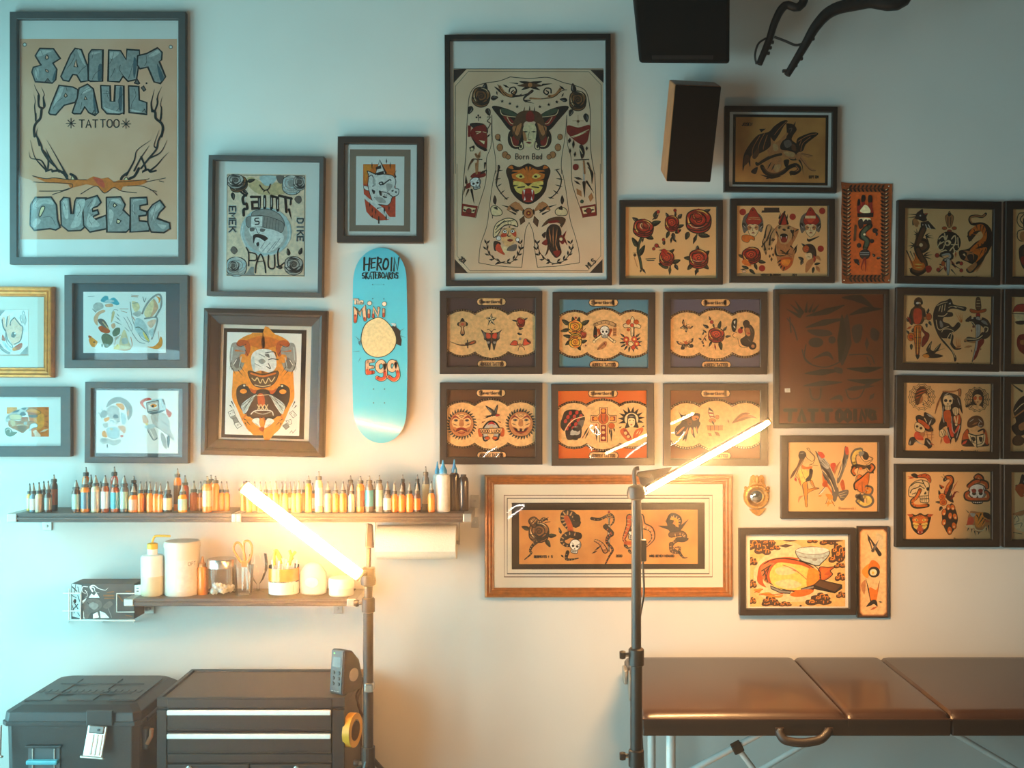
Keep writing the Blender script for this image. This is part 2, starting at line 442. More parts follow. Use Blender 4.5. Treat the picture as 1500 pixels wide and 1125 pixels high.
# ---------------------------------------------------------------- room shell
plaster = mat('plaster_white', 'c6c1ba', 0.9, var=0.015, scale=4, bump=0.08, bscale=160)
side_paint = mat('side_wall_paint', '6c655e', 0.9, var=0.02, scale=4)
floor_m = mat('floor_boards', 'a89c8e', 0.5, var=0.2, scale=6, stretch=(1, 12, 1))
black_m = mat('black_satin', '17130f', 0.45, var=0.1, scale=60)
def slab(name, x0, x1, y0, y1, z0, z1, m):
    o = MB().box(((x0 + x1) / 2, (y0 + y1) / 2, (z0 + z1) / 2), (x1 - x0, y1 - y0, z1 - z0)).build(name, m)
    return tag(o, kind='structure')
T_ = 0.12
slab('wall_back', ROOM_L - T_, ROOM_R + T_, 0, T_, 0, ROOM_H, plaster)
slab('floor', ROOM_L - T_, ROOM_R + T_, ROOM_F - T_, T_, -0.1, 0, floor_m)
slab('ceiling', ROOM_L - T_, ROOM_R + T_, ROOM_F - T_, T_, ROOM_H, ROOM_H + 0.1, side_paint)
slab('wall_right', ROOM_R, ROOM_R + T_, ROOM_F, 0, 0, ROOM_H, side_paint)
slab('wall_front', ROOM_L - T_, ROOM_R + T_, ROOM_F - T_, ROOM_F, 0, ROOM_H, side_paint)
w = MB(); xm = ROOM_L - T_ / 2
def wall_piece(y0, y1, z0, z1): w.box((xm, (y0 + y1) / 2, (z0 + z1) / 2), (T_, y1 - y0, z1 - z0))
ys = [ROOM_F]
for q in (WIN2, WIN):
    wall_piece(ys[-1], q['y0'], 0, ROOM_H); wall_piece(q['y0'], q['y1'], 0, q['z0']); wall_piece(q['y0'], q['y1'], q['z1'], ROOM_H); ys.append(q['y1'])
wall_piece(ys[-1], 0, 0, ROOM_H)
tag(w.build('wall_left', side_paint), kind='structure')
for i, q in enumerate((WIN, WIN2)):
    wf = MB(); yc, zc = (q['y0'] + q['y1']) / 2, (q['z0'] + q['z1']) / 2
    for yy in (q['y0'] + .02, q['y1'] - .02, yc): wf.box((xm, yy, zc), (.06, .04, q['z1'] - q['z0']))
    for zz in (q['z0'] + .02, q['z1'] - .02): wf.box((xm, yc, zz), (.06, q['y1'] - q['y0'], .04))
    tag(wf.build('window_%d' % (i + 1), black_m), kind='structure')
bb = MB().box((0.5, -0.008, 0.05), (7.2, 0.016, 0.1), bevel=0.003).build('baseboard_back', plaster); tag(bb, kind='structure')

# ---------------------------------------------------------------- pictures on the wall
M_BLACK = mat('frame_black_wood', '0e0b09', 0.5, spec=.3, var=0.12, scale=40, stretch=(1, 1, 8))
M_DARK = mat('frame_dark_walnut', '24160f', 0.45, spec=.35, var=0.15, scale=40)
M_GREY = mat('frame_charcoal_wood', '363230', 0.5, var=0.1, scale=40)
M_GOLD = mat('frame_gold_leaf', 'cc7c34', 0.35, metal=0.45, var=0.12, scale=50, bump=0.2)
M_BRNZ = mat('frame_bronze_gilt', 'a85f20', 0.35, metal=0.35, var=0.15, scale=50, bump=0.15)
P_WHITE = paper_mat('paper_white', 'f0ede6', 'dcd2c2', 0.3)
P_CREAM = paper_mat('paper_cream', 'f6c68a', 'e4a66a', 0.6)
P_AGED = paper_mat('paper_aged_tan', 'dc9a54', 'b06a36', 0.8, 9)
P_TAN = paper_mat('paper_poster_tan', 'f4b896', 'e09468', 0.7, 4)
P_BONE = paper_mat('paper_bone', 'f2ceaa', 'dca880', 0.6, 5)
P_TAUPE = paper_mat('mat_taupe', '8d7868', '7d6858', 0.3)
P_BLACK = paper_mat('mat_black', '1b1613', '231c18', 0.4)
P_MOUNT = paper_mat('mat_offwhite', 'dcd6c8', 'cfc6b4', 0.3)
P_TEAL = paper_mat('mat_slate', '4a5c62', '42535a', 0.3)
P_BROWN = paper_mat('board_brown', '5a3826', '4a2c1c', 0.6, 12)
GLASS = glass('picture_glass', ior=1.25, rough=0.015, refl=1.0)

FR = {}
def sheet(name, r, d0, d1, m, parent, fr):
    """a thin board filling the pixel rectangle r"""
    x0, z0 = fr['loc'](r[0], r[3], d1); x1, z1 = fr['loc'](r[2], r[1], d1)
    cx0, cz0 = fr['cen'](r, d1)
    k = ps(d1); w_, h_ = (r[2] - r[0]) * k, (r[3] - r[1]) * k
    return MB().box((cx0, -(d0 + d1) / 2, cz0), (w_, d1 - d0, h_)).build(name, m, parent)

def picture(key, label, box, rot=0.0, D=0.024, fw=9, fm=None, prof='flat', layers=(), pane=True, group=None, name='framed_picture', cat='picture'):
    """box = outer pixel rectangle of the frame's face. layers: ('sheet', rect, material, name) stacked boards, ('mat', opening rect, material)"""
    x0, y0, x1, y1 = box
    c = W((x0 + x1) / 2, (y0 + y1) / 2, D); c.y = 0
    t = thing(name, label, cat, c, (0, R(rot), 0), group)
    k = ps(D); w_, h_ = (x1 - x0) * k, (y1 - y0) * k; f = fw * k
    ca, sa = math.cos(R(rot)), math.sin(R(rot))
    def loc(px, py, d):
        p = W(px, py, d); dx, dz = p.x - c.x, p.z - c.z
        return (dx * ca - dz * sa, dx * sa + dz * ca)
    def cen(r, d): return loc((r[0] + r[2]) / 2, (r[1] + r[3]) / 2, d)
    fr = dict(t=t, loc=loc, cen=cen, D=D)
    base = 0.006
    if prof == 'flat':
        pr = [(0, .001), (0, D - .0015), (.0015, D), (f - .0015, D), (f, D - .0015), (f, .003)]
    elif prof == 'box':
        pr = [(0, .001), (0, D - .001), (.001, D), (f - .001, D), (f, D - .001), (f, .004)]
    elif prof == 'step':
        pr = [(0, .001), (0, D * .75), (f * .08, D * .92), (f * .3, D), (f * .42, D * .93), (f * .46, D * .80), (f * .9, D * .62), (f, D * .55), (f, .003)]
    elif prof == 'gold':
        pr = [(0, .001), (0, D * .6), (f * .1, D * .95), (f * .25, D), (f * .38, D * .86), (f * .42, D * .72), (f * .6, D * .8), (f * .72, D * .7), (f * .8, D * .52), (f * .92, D * .56), (f, D * .45), (f, .003)]
    MB().rings(w_, h_, pr).build('frame', fm or M_BLACK, t)
    bk = MB().box((0, -.003, 0), (w_ - f, .003, h_ - f)).build('backing_board', P_BROWN, t)
    d = base
    for L in layers:
        if L[0] == 'sheet':
            o = sheet(L[3] if len(L) > 3 else 'mount', L[1] or (x0 + fw * .6, y0 + fw * .6, x1 - fw * .6, y1 - fw * .6), d - .0014 if d > base else .0045, d, L[2], t, fr)
            fr['paper'] = o; fr['d'] = d; d += .0012
            fr['rect'] = L[1] or (x0 + fw * .9, y0 + fw * .9, x1 - fw * .9, y1 - fw * .9)
        else:
            r = L[1]; dm = d + .0022
            m_ = MB()
            A = [(-w_ / 2 + f * .6, -h_ / 2 + f * .6), (w_ / 2 - f * .6, -h_ / 2 + f * .6), (w_ / 2 - f * .6, h_ / 2 - f * .6), (-w_ / 2 + f * .6, h_ / 2 - f * .6)]
            cx_, cz_ = cen(r, dm); kk = ps(dm); a, b_ = (r[2] - r[0]) * kk / 2, (r[3] - r[1]) * kk / 2
            I = [(cx_ - a, cz_ - b_), (cx_ + a, cz_ - b_), (cx_ + a, cz_ + b_), (cx_ - a, cz_ + b_)]
            J = [(cx_ - a + .0015, cz_ - b_ + .0015), (cx_ + a - .0015, cz_ - b_ + .0015), (cx_ + a - .0015, cz_ + b_ - .0015), (cx_ - a + .0015, cz_ + b_ - .0015)]
            rr = [[m_.bm.verts.new((p[0], -q, p[1])) for p in S] for S, q in ((A, dm), (I, dm), (J, d - .0002))]
            for p_, q_ in zip(rr, rr[1:]):
                for n_ in range(4): m_.bm.faces.new((p_[n_], p_[(n_ + 1) % 4], q_[(n_ + 1) % 4], q_[n_]))
            o = m_.build('window_mat', L[2], t); d = dm + .0008
            fr.setdefault('paper', o); fr['dm'] = dm
    if pane:
        dg = max(D * .5 if prof in ('step', 'gold') else D - .006, d + .002)
        g = MB().box((0, -dg, 0), (w_ - 1.9 * f, .0004, h_ - 1.9 * f)).build('glass_pane', GLASS, t)
    FR[key] = fr
    return t

BOLD = dict(poster=1.0, raven=1.1, beanie=1.05, gnome=1.1)
def draw(key, ox, oy, sc, code, name='drawing', d=None, parent=None):
    """ink on the picture's paper; the code is in units of 1/sc pixel from (ox, oy)"""
    fr = FR[key]; ink = Ink(fr.get('rect'))
    ink.run(code, lambda p: (ox + p[0] / sc, oy + p[1] / sc), BOLD.get(key, 1.3) / sc)
    dd = (d or fr['d']) + .0002
    def to3(x, y, z):
        a, b = fr['loc'](x, y, dd)
        return (a, -dd - z, b)
    return ink.build(name, parent or fr['paper'], to3)

S = 'sheet'
picture('poster', 'tall charcoal-framed tan poster of cracked stone letters reading SAINT PAUL TATTOO QUEBEC', (14, 17, 271.5, 387), 0, .026, 10.5, M_GREY, 'box', [(S, None, P_WHITE), (S, (29, 57, 259, 350.5), P_TAN, 'print')])
picture('beanie', 'black box frame with grey print of bearded face in beanie between SAINT and PAUL', (304, 228, 473, 434), .8, .04, 6.5, M_GREY, 'box', [(S, None, P_WHITE), (S, (332, 255, 447, 405), paper_mat('paper_peach', 'f6dcc0', 'ecc7a4', .5), 'print')])
picture('gnome', 'small dark frame with a skull in a striped pointed hat on orange, double mat', (494, 200, 620, 355.5), .4, .028, 10, M_DARK, 'flat', [(S, None, P_WHITE), (S, (512, 219, 601, 339), P_TAUPE), (S, (521.5, 229, 592, 330), P_WHITE, 'print')])
picture('hand', 'gold moulded frame at the left edge with a pale hand painting in a wide mat', (-62, 419, 76, 553), .3, .03, 15, M_GOLD, 'gold', [(S, (-30, 452, 44, 522), P_MOUNT, 'print'), ('mat', (-30, 453, 42, 521), P_MOUNT)])
picture('fairy', 'wide charcoal frame with slate mat around a flower and butterfly-winged figure drawing', (94, 403, 275, 539), 0, .026, 12, M_GREY, 'flat', [(S, None, P_TEAL), (S, (122, 427.5, 243, 517), P_WHITE, 'print')])
picture('lion', 'charcoal frame at the left edge with a small orange print on white', (-40, 566.5, 103.5, 669), 0, .026, 15, M_GREY, 'flat', [(S, None, P_WHITE, 'print')])
picture('parrot', 'charcoal frame with two blue-grey drawings, a veiled figure and a camera-headed parrot', (124, 560, 276, 678.5), .4, .026, 9, M_GREY, 'flat', [(S, None, P_TEAL), (S, (141, 572, 261, 664), P_WHITE, 'print')])
picture('raven', 'heavy stepped dark frame with two mirrored birds around a skull cup on an orange ground', (295, 453, 476, 668.5), 1.4, .04, 23, M_DARK, 'step', [(S, None, P_MOUNT), (S, (326, 482, 447, 642), P_BLACK), (S, (331, 487.5, 440, 637.5), P_WHITE, 'print')])
picture('body', 'tall black-framed sheet of a tattooed torso with tiger and winged woman', (652, 50, 895.5, 418), -.3, .026, 7.5, M_BLACK, 'box', [(S, None, P_WHITE), (S, (664.5, 100.5, 884, 400), P_BONE, 'print')])
picture('demon', 'black frame with white mat around a dark winged demon on brown paper', (1061.5, 155.5, 1226.5, 281), .6, .026, 7, M_BLACK, 'flat', [(S, None, P_WHITE), (S, (1073.5, 168, 1213, 271), P_BLACK), (S, (1077.5, 172, 1209, 267), P_AGED, 'print')])
picture('roses', 'black-framed sheet of six red roses', (907.5, 293, 1059, 416.5), 0, .024, 9, M_BLACK, 'flat', [(S, None, P_CREAM, 'print')])
picture('masks', 'black-framed sheet of a fiery tiger between two hooded faces and red dots', (1070, 291, 1223, 414), .2, .024, 9.5, M_BLACK, 'flat', [(S, None, P_CREAM, 'print')])
g1 = 'framed flash sheets in the right-hand grid'
picture('dragon', 'black-framed sheet of dragon, dagger through web ball and climbing tiger', (1314.5, 294, 1466.5, 416), 1.0, .024, 11, M_BLACK, 'flat', [(S, None, P_CREAM, 'print')], group=g1)
picture('panther', 'black-framed sheet of red parrot, black panther, swallow and snake on dagger', (1312.5, 422, 1465, 543.5), 1.0, .024, 11, M_BLACK, 'flat', [(S, None, P_CREAM, 'print')], group=g1)
picture('reaper', 'black-framed sheet of reaper, top-hat skeleton and women in spider webs', (1312.5, 550.5, 1464.5, 672), .8, .024, 11, M_BLACK, 'flat', [(S, None, P_CREAM, 'print')], group=g1)
picture('peacock', 'black-framed sheet of snake skulls, peacock and two big cat heads', (1312, 680, 1464.5, 801.5), 0, .024, 11, M_BLACK, 'flat', [(S, None, P_CREAM, 'print')], group=g1)
g2 = 'flash sheets cut off by the right edge'
picture('edge_a', 'black-framed sheet cut by the right edge, top of its column, spider and dark figure', (1473, 295, 1625, 417), .6, .024, 11, M_BLACK, 'flat', [(S, None, P_CREAM, 'print')], group=g2)
picture('edge_b', 'black-framed sheet cut by the right edge beside the parrot and panther sheet', (1471, 424, 1623, 545), .6, .024, 11, M_BLACK, 'flat', [(S, None, P_CREAM, 'print')], group=g2)
picture('edge_c', 'black-framed sheet cut by the right edge beside the reaper sheet', (1470, 552, 1622, 673), .4, .024, 11, M_BLACK, 'flat', [(S, None, P_CREAM, 'print')], group=g2)
picture('edge_d', 'black-framed sheet cut by the right edge, lowest of its column', (1471, 681, 1623, 802), 0, .024, 11, M_BLACK, 'flat', [(S, None, P_CREAM, 'print')], group=g2)
picture('ladies', 'dark brown frame with an eagle between two dancing women', (1144.5, 638, 1297, 760), 0, .024, 10, M_DARK, 'flat', [(S, None, P_CREAM, 'print')])
picture('tattooing', 'tall dark-framed brown sheet lettered TATTOOING, murky behind reflective glass', (1134.5, 423.5, 1303, 627.5), 0, .026, 7, M_BLACK, 'box', [(S, None, paper_mat('paper_dark_brown', '70300f', '46200c', 0.8, 5), 'print')])
g3 = 'six framed sheets of three beaded medallions'
P_S = {1: paper_mat('print_plum', '4a3a3c', '423235', .4), 2: paper_mat('print_blue', '4f86a0', '447890', .4), 3: paper_mat('print_slate_blue', '50506a', '47475e', .4),
       4: paper_mat('print_brown', '5a3a24', '4c2f1c', .5), 5: paper_mat('print_orange', 'd4641c', 'c45614', .5), 6: paper_mat('print_rust', '7a4822', '6a3b1a', .5)}
LS = {1: 'plum sheet with nautical star, butterfly, rose and cherries in beaded medallions', 2: 'blue sheet with yellow roses, skull and crossbones in beaded medallions', 3: 'slate-blue sheet with butterflies, rose and woman profile in beaded medallions',
      4: 'brown sheet with sun faces, swallow and GOOD LUCK horseshoe in beaded medallions', 5: 'bright orange sheet with checkered hood, cross and crowned woman in beaded medallions', 6: 'rust sheet with wolf head and lighthouse in beaded medallions behind the lamp'}
for i, bx, rt in ((1, (644, 426, 794.5, 548), 0), (2, (809, 428, 960, 549), .2), (3, (972, 427.5, 1124.5, 548.5), 0), (4, (644, 560.5, 794.5, 680.5), .1), (5, (807.5, 562, 958.5, 682), -.4), (6, (972, 561.5, 1124.8, 682.5), 0)):
    picture('s%d' % i, 'black-framed ' + LS[i], bx, rt, .024, 10.5, M_DARK, 'flat', [(S, None, P_S[i], 'print')], group=g3)
picture('snakes', 'wide bronze frame with a row of five snake flash designs behind the lamp pole', (709.5, 696, 1074, 876), -.1, .03, 14, M_BRNZ, 'gold', [(S, (745, 733, 1036, 837), P_BLACK), (S, (760.5, 747, 1022, 826), P_AGED, 'print'), ('mat', (749, 736, 1033, 834.5), P_MOUNT)])
picture('noodle', 'brown frame with a bowl and dumpling pan among dark clouds', (1083.5, 774, 1254, 901.5), -.2, .03, 9, M_DARK, 'flat', [(S, None, P_WHITE), (S, (1098.5, 791, 1238, 888.5), P_CREAM, 'print')])
picture('plaque', 'narrow brown board with tan panel of crossed knives, eight ball and legs', (1256, 771, 1302, 905), 0, .014, 1.2, M_DARK, 'flat', [(S, None, P_BROWN, 'board')], pane=False)
# ---------------------------------------------------------------- skateboard deck
def skateboard():
    d0 = 0.05
    c = W(556, 505.5, d0); c.y = 0; k = ps(d0)
    t = thing('skateboard_deck', 'turquoise skateboard deck lettered HEROIN SKATEBOARDS hung upright on the wall', 'skateboard', c)
    Hh, Ww = 289 * k / 2, 40.5 * k
    top, sid, bot = mat('deck_turquoise', '4fb4c4', 0.3, var=.03, scale=8, coat=.4), mat('deck_edge_ply', '8a6a48', .6, stretch=(1, 40, 1)), None
    bm = bmesh.new(); NV, NU = 56, 10
    def wid(v):   # half width at height v in -1..1
        a = abs(v)
        if a < .62: return 1.0 - .03 * (a / .62) ** 2
        q = (a - .62) / .38
        return .97 * max(0.0, 1 - q ** 2.35) ** .5
    def depth(u, v):
        a = abs(v); kick = .035 * max(0, (a - .62) / .38) ** 1.6
        return d0 - .012 - kick
    fr_, bk_ = [], []
    for j in range(NV + 1):
        v = math.sin((-1 + 2 * j / NV) * math.pi / 2)
        ww = max(wid(v), .004)
        fr_.append([bm.verts.new((u * ww * Ww, -depth(u, v) - .006, v * Hh)) for u in [-1 + 2 * i / NU for i in range(NU + 1)]])
        bk_.append([bm.verts.new((u * ww * Ww, -depth(u, v) + .005, v * Hh)) for u in [-1 + 2 * i / NU for i in range(NU + 1)]])
    for j in range(NV):
        for i in range(NU):
            bm.faces.new((fr_[j][i], fr_[j][i + 1], fr_[j + 1][i + 1], fr_[j + 1][i])).material_index = 0
            bm.faces.new((bk_[j + 1][i], bk_[j + 1][i + 1], bk_[j][i + 1], bk_[j][i])).material_index = 1
        for i in (0, NU):
            bm.faces.new((fr_[j][i], fr_[j + 1][i], bk_[j + 1][i], bk_[j][i])).material_index = 1
    for j in (0, NV):
        for i in range(NU): bm.faces.new((fr_[j][i], fr_[j][i + 1], bk_[j][i + 1], bk_[j][i])).material_index = 1
    b = MB(); b.bm.free(); b.bm = bm
    dk = b.build('deck', (top, sid), t, smooth=True)
    for zz in (.62, -.62):
        MB().box((0, -.012, zz * Hh), (.02, .024, .012)).build('wall_hook', black_m, t)
    FR['deck'] = dict(t=t, paper=dk, d=d0, loc=lambda px, py, d: (W(px, py, d0).x - c.x, W(px, py, d0).z - c.z), depth=lambda x, z: depth(x / Ww, max(-1, min(1, z / Hh))) + .0062)
skateboard()

# ---------------------------------------------------------------- loudspeaker, ceiling box, hanging arms
def quad_box(name, front, back, m, parent, bevel=.004):
    return MB().hexa([front[0], front[1], back[1], back[0], front[3], front[2], back[2], back[3]]).build(name, m, parent, bevel=bevel)
def local(t, p): return Vector(p) - t.location
t = thing('loudspeaker', 'tilted wood-sided loudspeaker with black grille mounted on the wall above the roses', 'speaker', W(1012, 195, 0.02))
F = [W(976, 266.5, .26), W(1041, 268, .20), W(1057, 126.5, .20), W(989, 124, .26)]
B = [W(967.5, 250, .05), W(1030, 250, .03), W(1048, 120.5, .03), W(980.5, 116.5, .05)]
MF = [b + (a - b) * .96 for a, b in zip(F, B)]
q = [local(t, p) for p in MF]; qb = [local(t, p) for p in B]
quad_box('cabinet', q, qb, mat('speaker_walnut', 'b4602a', .5, var=.2, scale=12, stretch=(6, 6, 1)), t)
FI = [local(t, p) for p in F]; cF = sum(FI, Vector()) / 4; cM = sum(q, Vector()) / 4
quad_box('grille', [cF + (p - cF) * .99 for p in FI], [cM + (p - cM) * .985 for p in q], mat('grille_cloth_black', '060606', .95, var=.3, scale=400, spec=.1), t)
MB().tube([(0, .02, 0), local(t, W(1010, 190, .05))], .018).build('wall_mount', black_m, t)
nm = cF + (FI[0] - cF) * .0 + (FI[0] + FI[1] - FI[2] - FI[3]) * .235
t = thing('ceiling_box', 'large black tapered box hanging from the ceiling at the top of the wall', 'box', W(1000, 60, 0.2))
zt = ROOM_H
F = [W(937, 92, .42), W(1068, 93, .42), W(1069, -40, .42), W(912, -40, .42)]
B = [W(936.5, 91, .10), W(1068.5, 92, .10), W(1069.5, -40, .10), W(912, -40, .10)]
for P in (F, B):
    for i in (2, 3): P[i].z = zt - .001
quad_box('housing', [local(t, p) for p in F], [local(t, p) for p in B], mat('housing_black', '050505', .9, var=.2, scale=50, spec=.15), t, bevel=.008)
MB().box(local(t, W(1000, 84, .424)), (.2, .004, .012)).build('lower_vent', black_m, t)
t = thing('hanging_arms', 'pair of curved black arms hanging from the ceiling with a thin cable looped between', 'bracket', W(1200, 0, .35) * 1.0)
t.location.z = ROOM_H
arm_m = mat('arm_black', '0b0a0a', .5, var=.2, scale=50)
def arm(pts, r, d):
    P = [local(t, W(x, y, d)) for x, y in pts]
    P.insert(0, Vector((P[0].x + .06, P[0].y, -.002)))
    return MB().tube(crom(P, n=6), [r[0] + (r[1] - r[0]) * i / (6 * (len(P) - 1)) for i in range(6 * (len(P) - 1) + 1)], 10)
a1 = arm([(1180, -6), (1150, 8), (1136, 30), (1126, 60), (1112, 94)], (.016, .011), .30); 
for x, y in ((1131, 62), (1128, 70), (1125, 78)): a1.box(local(t, W(x, y, .30)), (.012, .012, .01), bevel=.002)
a1.build('arm', arm_m, t, smooth=True)
a2 = arm([(1330, -14), (1270, 2), (1222, 14), (1197, 36), (1178, 68), (1153, 110)], (.030, .011), .40)
for x, y in ((1190, 57), (1173, 86), (1165, 96), (1149, 104)): a2.box(local(t, W(x, y, .40)), (.014, .012, .01), bevel=.002)
a2.build('arm', arm_m, t, smooth=True)
MB().tube(crom([local(t, W(x, y, .35)) for x, y in ((1122, 56), (1111, 64), (1106, 80), (1108, 94))], n=6), .0035, 8).build('cable', arm_m, t)
MB().tube(crom([local(t, W(x, y, .35)) for x, y in ((1134, 54), (1150, 60), (1165, 66), (1176, 64))], n=6), .0045, 8).build('cable', arm_m, t)

# ---------------------------------------------------------------- shelves
M_SHELF = mat('shelf_espresso', '4a3a30', .45, var=.15, scale=20, stretch=(1, 8, 8))
M_CAP = mat('bracket_nickel', 'a8a39a', .35, metal=.6, var=.05)
SHD = .19
def shelf(label, x0, x1, y0, y1, caps, plates, z_extra=0):
    a, b = W(x0, y1, SHD), W(x1, y0, SHD)
    t = thing('wall_shelf', label, 'shelf', ((a.x + b.x) / 2, 0, b.z))
    L, H = b.x - a.x, b.z - a.z
    prof = [(0.001, 0), (SHD, 0), (SHD, -H * .22), (SHD - .004, -H * .27), (SHD - .004, -H * .42), (SHD, -H * .47), (SHD, -H * .7), (SHD - .005, -H * .76), (SHD - .005, -H), (0.001, -H)]
    m = MB(); vs = [[m.bm.verts.new((s * L / 2, -p[0], p[1])) for p in prof] for s in (-1, 1)]
    n = len(prof)
    for i in range(n): m.bm.faces.new((vs[0][i], vs[0][(i + 1) % n], vs[1][(i + 1) % n], vs[1][i]))
    for s_ in (0, 1):
        for tr in tessellate_polygon([[Vector((p[0], p[1], 0)) for p in prof]]): m.bm.faces.new([vs[s_][i] for i in tr])
    m.build('board', M_SHELF, t)
    for c0, c1 in caps:
        p0, p1 = W(c0, y1, SHD), W(c1, y0, SHD)
        xm_ = (p0.x + p1.x) / 2 - t.location.x
        MB().box((xm_, -SHD / 2 - .002, -H / 2), (p1.x - p0.x, SHD, H * .96), bevel=.003).build('end_bracket', M_CAP, t)
    for q0, q1, r0, r1 in plates:
        p0, p1 = W(q0, r1, .004), W(q1, r0, .004)
        pl = MB().box(((p0.x + p1.x) / 2 - t.location.x, -.003, (p0.z + p1.z) / 2 - t.location.z), (p1.x - p0.x, .005, p1.z - p0.z), bevel=.0015).build('wall_plate', M_CAP, t)
        MB().lathe([(.005, 0), (.005, .002), (.003, .003)], ((p0.x + p1.x) / 2 - t.location.x, -.0055, (p0.z + p1.z) / 2 - t.location.z), 10, 'Y').build('screw', M_CAP, pl)
    return t
SH_Z = W(0, 752, SHD).z
shelf('dark upper shelf on the left, crowded with ink bottles', 25, 339, 752, 765.5, [(10, 24.8), (339.2, 346)], [(62, 76, 764, 777)])
shelf('dark upper shelf on the right, holding bottles above the paper towel roll', 353.2, 678, 752, 765.5, [(346.2, 353), (678.2, 691)], [(689, 702, 725, 744), (690, 701, 757, 773)])
shelf('short lower shelf behind the left lamp with jars and cups', 196, 508, 877, 888.5, [(181.5, 195.8), (508.2, 522)], [(212, 226, 884, 899), (488, 502, 884, 899)])
LS_Z = W(0, 877, SHD).z

# ---------------------------------------------------------------- ink bottles
def pl(name, c, rough=.25, coat=.5, var=.06): return mat('plastic_' + name, c, rough, var=var, scale=60, coat=coat)
BC = dict(orange=pl('orange', 'f57c08'), amber=pl('amber', 'f58c08'), rust=pl('rust', 'b04a14'), brown=pl('brown', '5c3826'), dark=pl('dark', '2c2220'), cream=pl('cream', 'd8bd90'),
          grey=pl('grey', '8b8578'), yellow=pl('yellow', 'f0b030'), red=pl('red', 'd0420e'), smoke=pl('smoke', '6e6258'), white=pl('white', 'd6d2ca'), teal=pl('teal', '3aa0b0'), peach=pl('peach', 'd8a888'), mint=pl('mint', '9dbfa8'), blue=pl('blue', '2f8fc0'), slate=pl('slate', '5f7884'), clear=pl('clear', 'b8aa98'))
M_COLLAR = mat('bottle_collar', '4a4038', .4, var=.1, scale=50)
M_NOZ = mat('bottle_nozzle', 'a39686', .3, var=.06, scale=50, coat=.3)
M_TIP = mat('bottle_tip', '5a5048', .4)
def bottle_meshes(kind):
    """unit bottle: radius 1 (x), height 1: body, label, collar, nozzle, tip"""
    key = 'bottle_' + kind
    if kind == 'slim': bp = [(.94, 0), (1, .02), (1, .50), (.95, .55), (.62, .60), (.60, .62)]; lp = (.08, .46); cp = [(.72, .615), (.74, .62), (.74, .70), (.66, .72)]; np = [(.62, .715), (.46, .76), (.22, .93)]; tp = [(.24, .93), (.2, .97), (.12, 1.0)]
    elif kind == 'cone': bp = [(.94, 0), (1, .02), (1, .60), (.9, .66), (.60, .70), (.58, .71)]; lp = (.1, .56); cp = [(.78, .705), (.8, .71), (.8, .77), (.7, .785)]; np = [(.62, .78), (.36, .90), (.2, .96)]; tp = [(.22, .96), (.18, .98), (.1, 1.0)]
    else: bp = [(.94, 0), (1, .02), (1, .68), (.85, .74), (.56, .78), (.55, .79)]; lp = (.16, .6); cp = [(.74, .785), (.76, .79), (.76, .86), (.66, .875)]; np = [(.4, .87), (.3, .91), (.18, .97)]; tp = [(.2, .97), (.18, .985), (.12, 1.0)]
    return bp, lp, cp, np, tp
BM_CACHE = {}
def lat_mesh(name, prof, n=14, mat_=None, caps=True):
    if name in BM_CACHE: return BM_CACHE[name]
    o = MB().lathe(prof, (0, 0, 0), n, caps=caps).build(name.split('|')[-1], mat_, smooth=True)
    me = o.data; bpy.data.objects.remove(o); BM_CACHE[name] = me; return me
def child(name, me, m, parent, scale=None):
    o = bpy.data.objects.new(name, me); COL.objects.link(o); o.parent = parent
    if scale: o.scale = scale
    if m is not None:
        if not me.materials: me.materials.append(m)
        o.material_slots[0].link = 'OBJECT'; o.material_slots[0].material = m
    return o
ORD = ['', 'first', 'second', 'third', 'fourth', 'fifth', 'sixth', 'seventh', 'eighth', 'ninth', 'tenth', 'eleventh', 'twelfth', 'thirteenth', 'fourteenth', 'fifteenth', 'sixteenth', 'seventeenth', 'eighteenth', 'nineteenth', 'twentieth',
       'twenty-first', 'twenty-second', 'twenty-third', 'twenty-fourth', 'twenty-fifth', 'twenty-sixth', 'twenty-seventh', 'twenty-eighth', 'twenty-ninth', 'thirtieth', 'thirty-first', 'thirty-second', 'thirty-third', 'thirty-fourth', 'thirty-fifth', 'thirty-sixth', 'thirty-seventh', 'thirty-eighth', 'thirty-ninth', 'fortieth',
       'forty-first', 'forty-second', 'forty-third', 'forty-fourth', 'forty-fifth', 'forty-sixth', 'forty-seventh', 'forty-eighth']
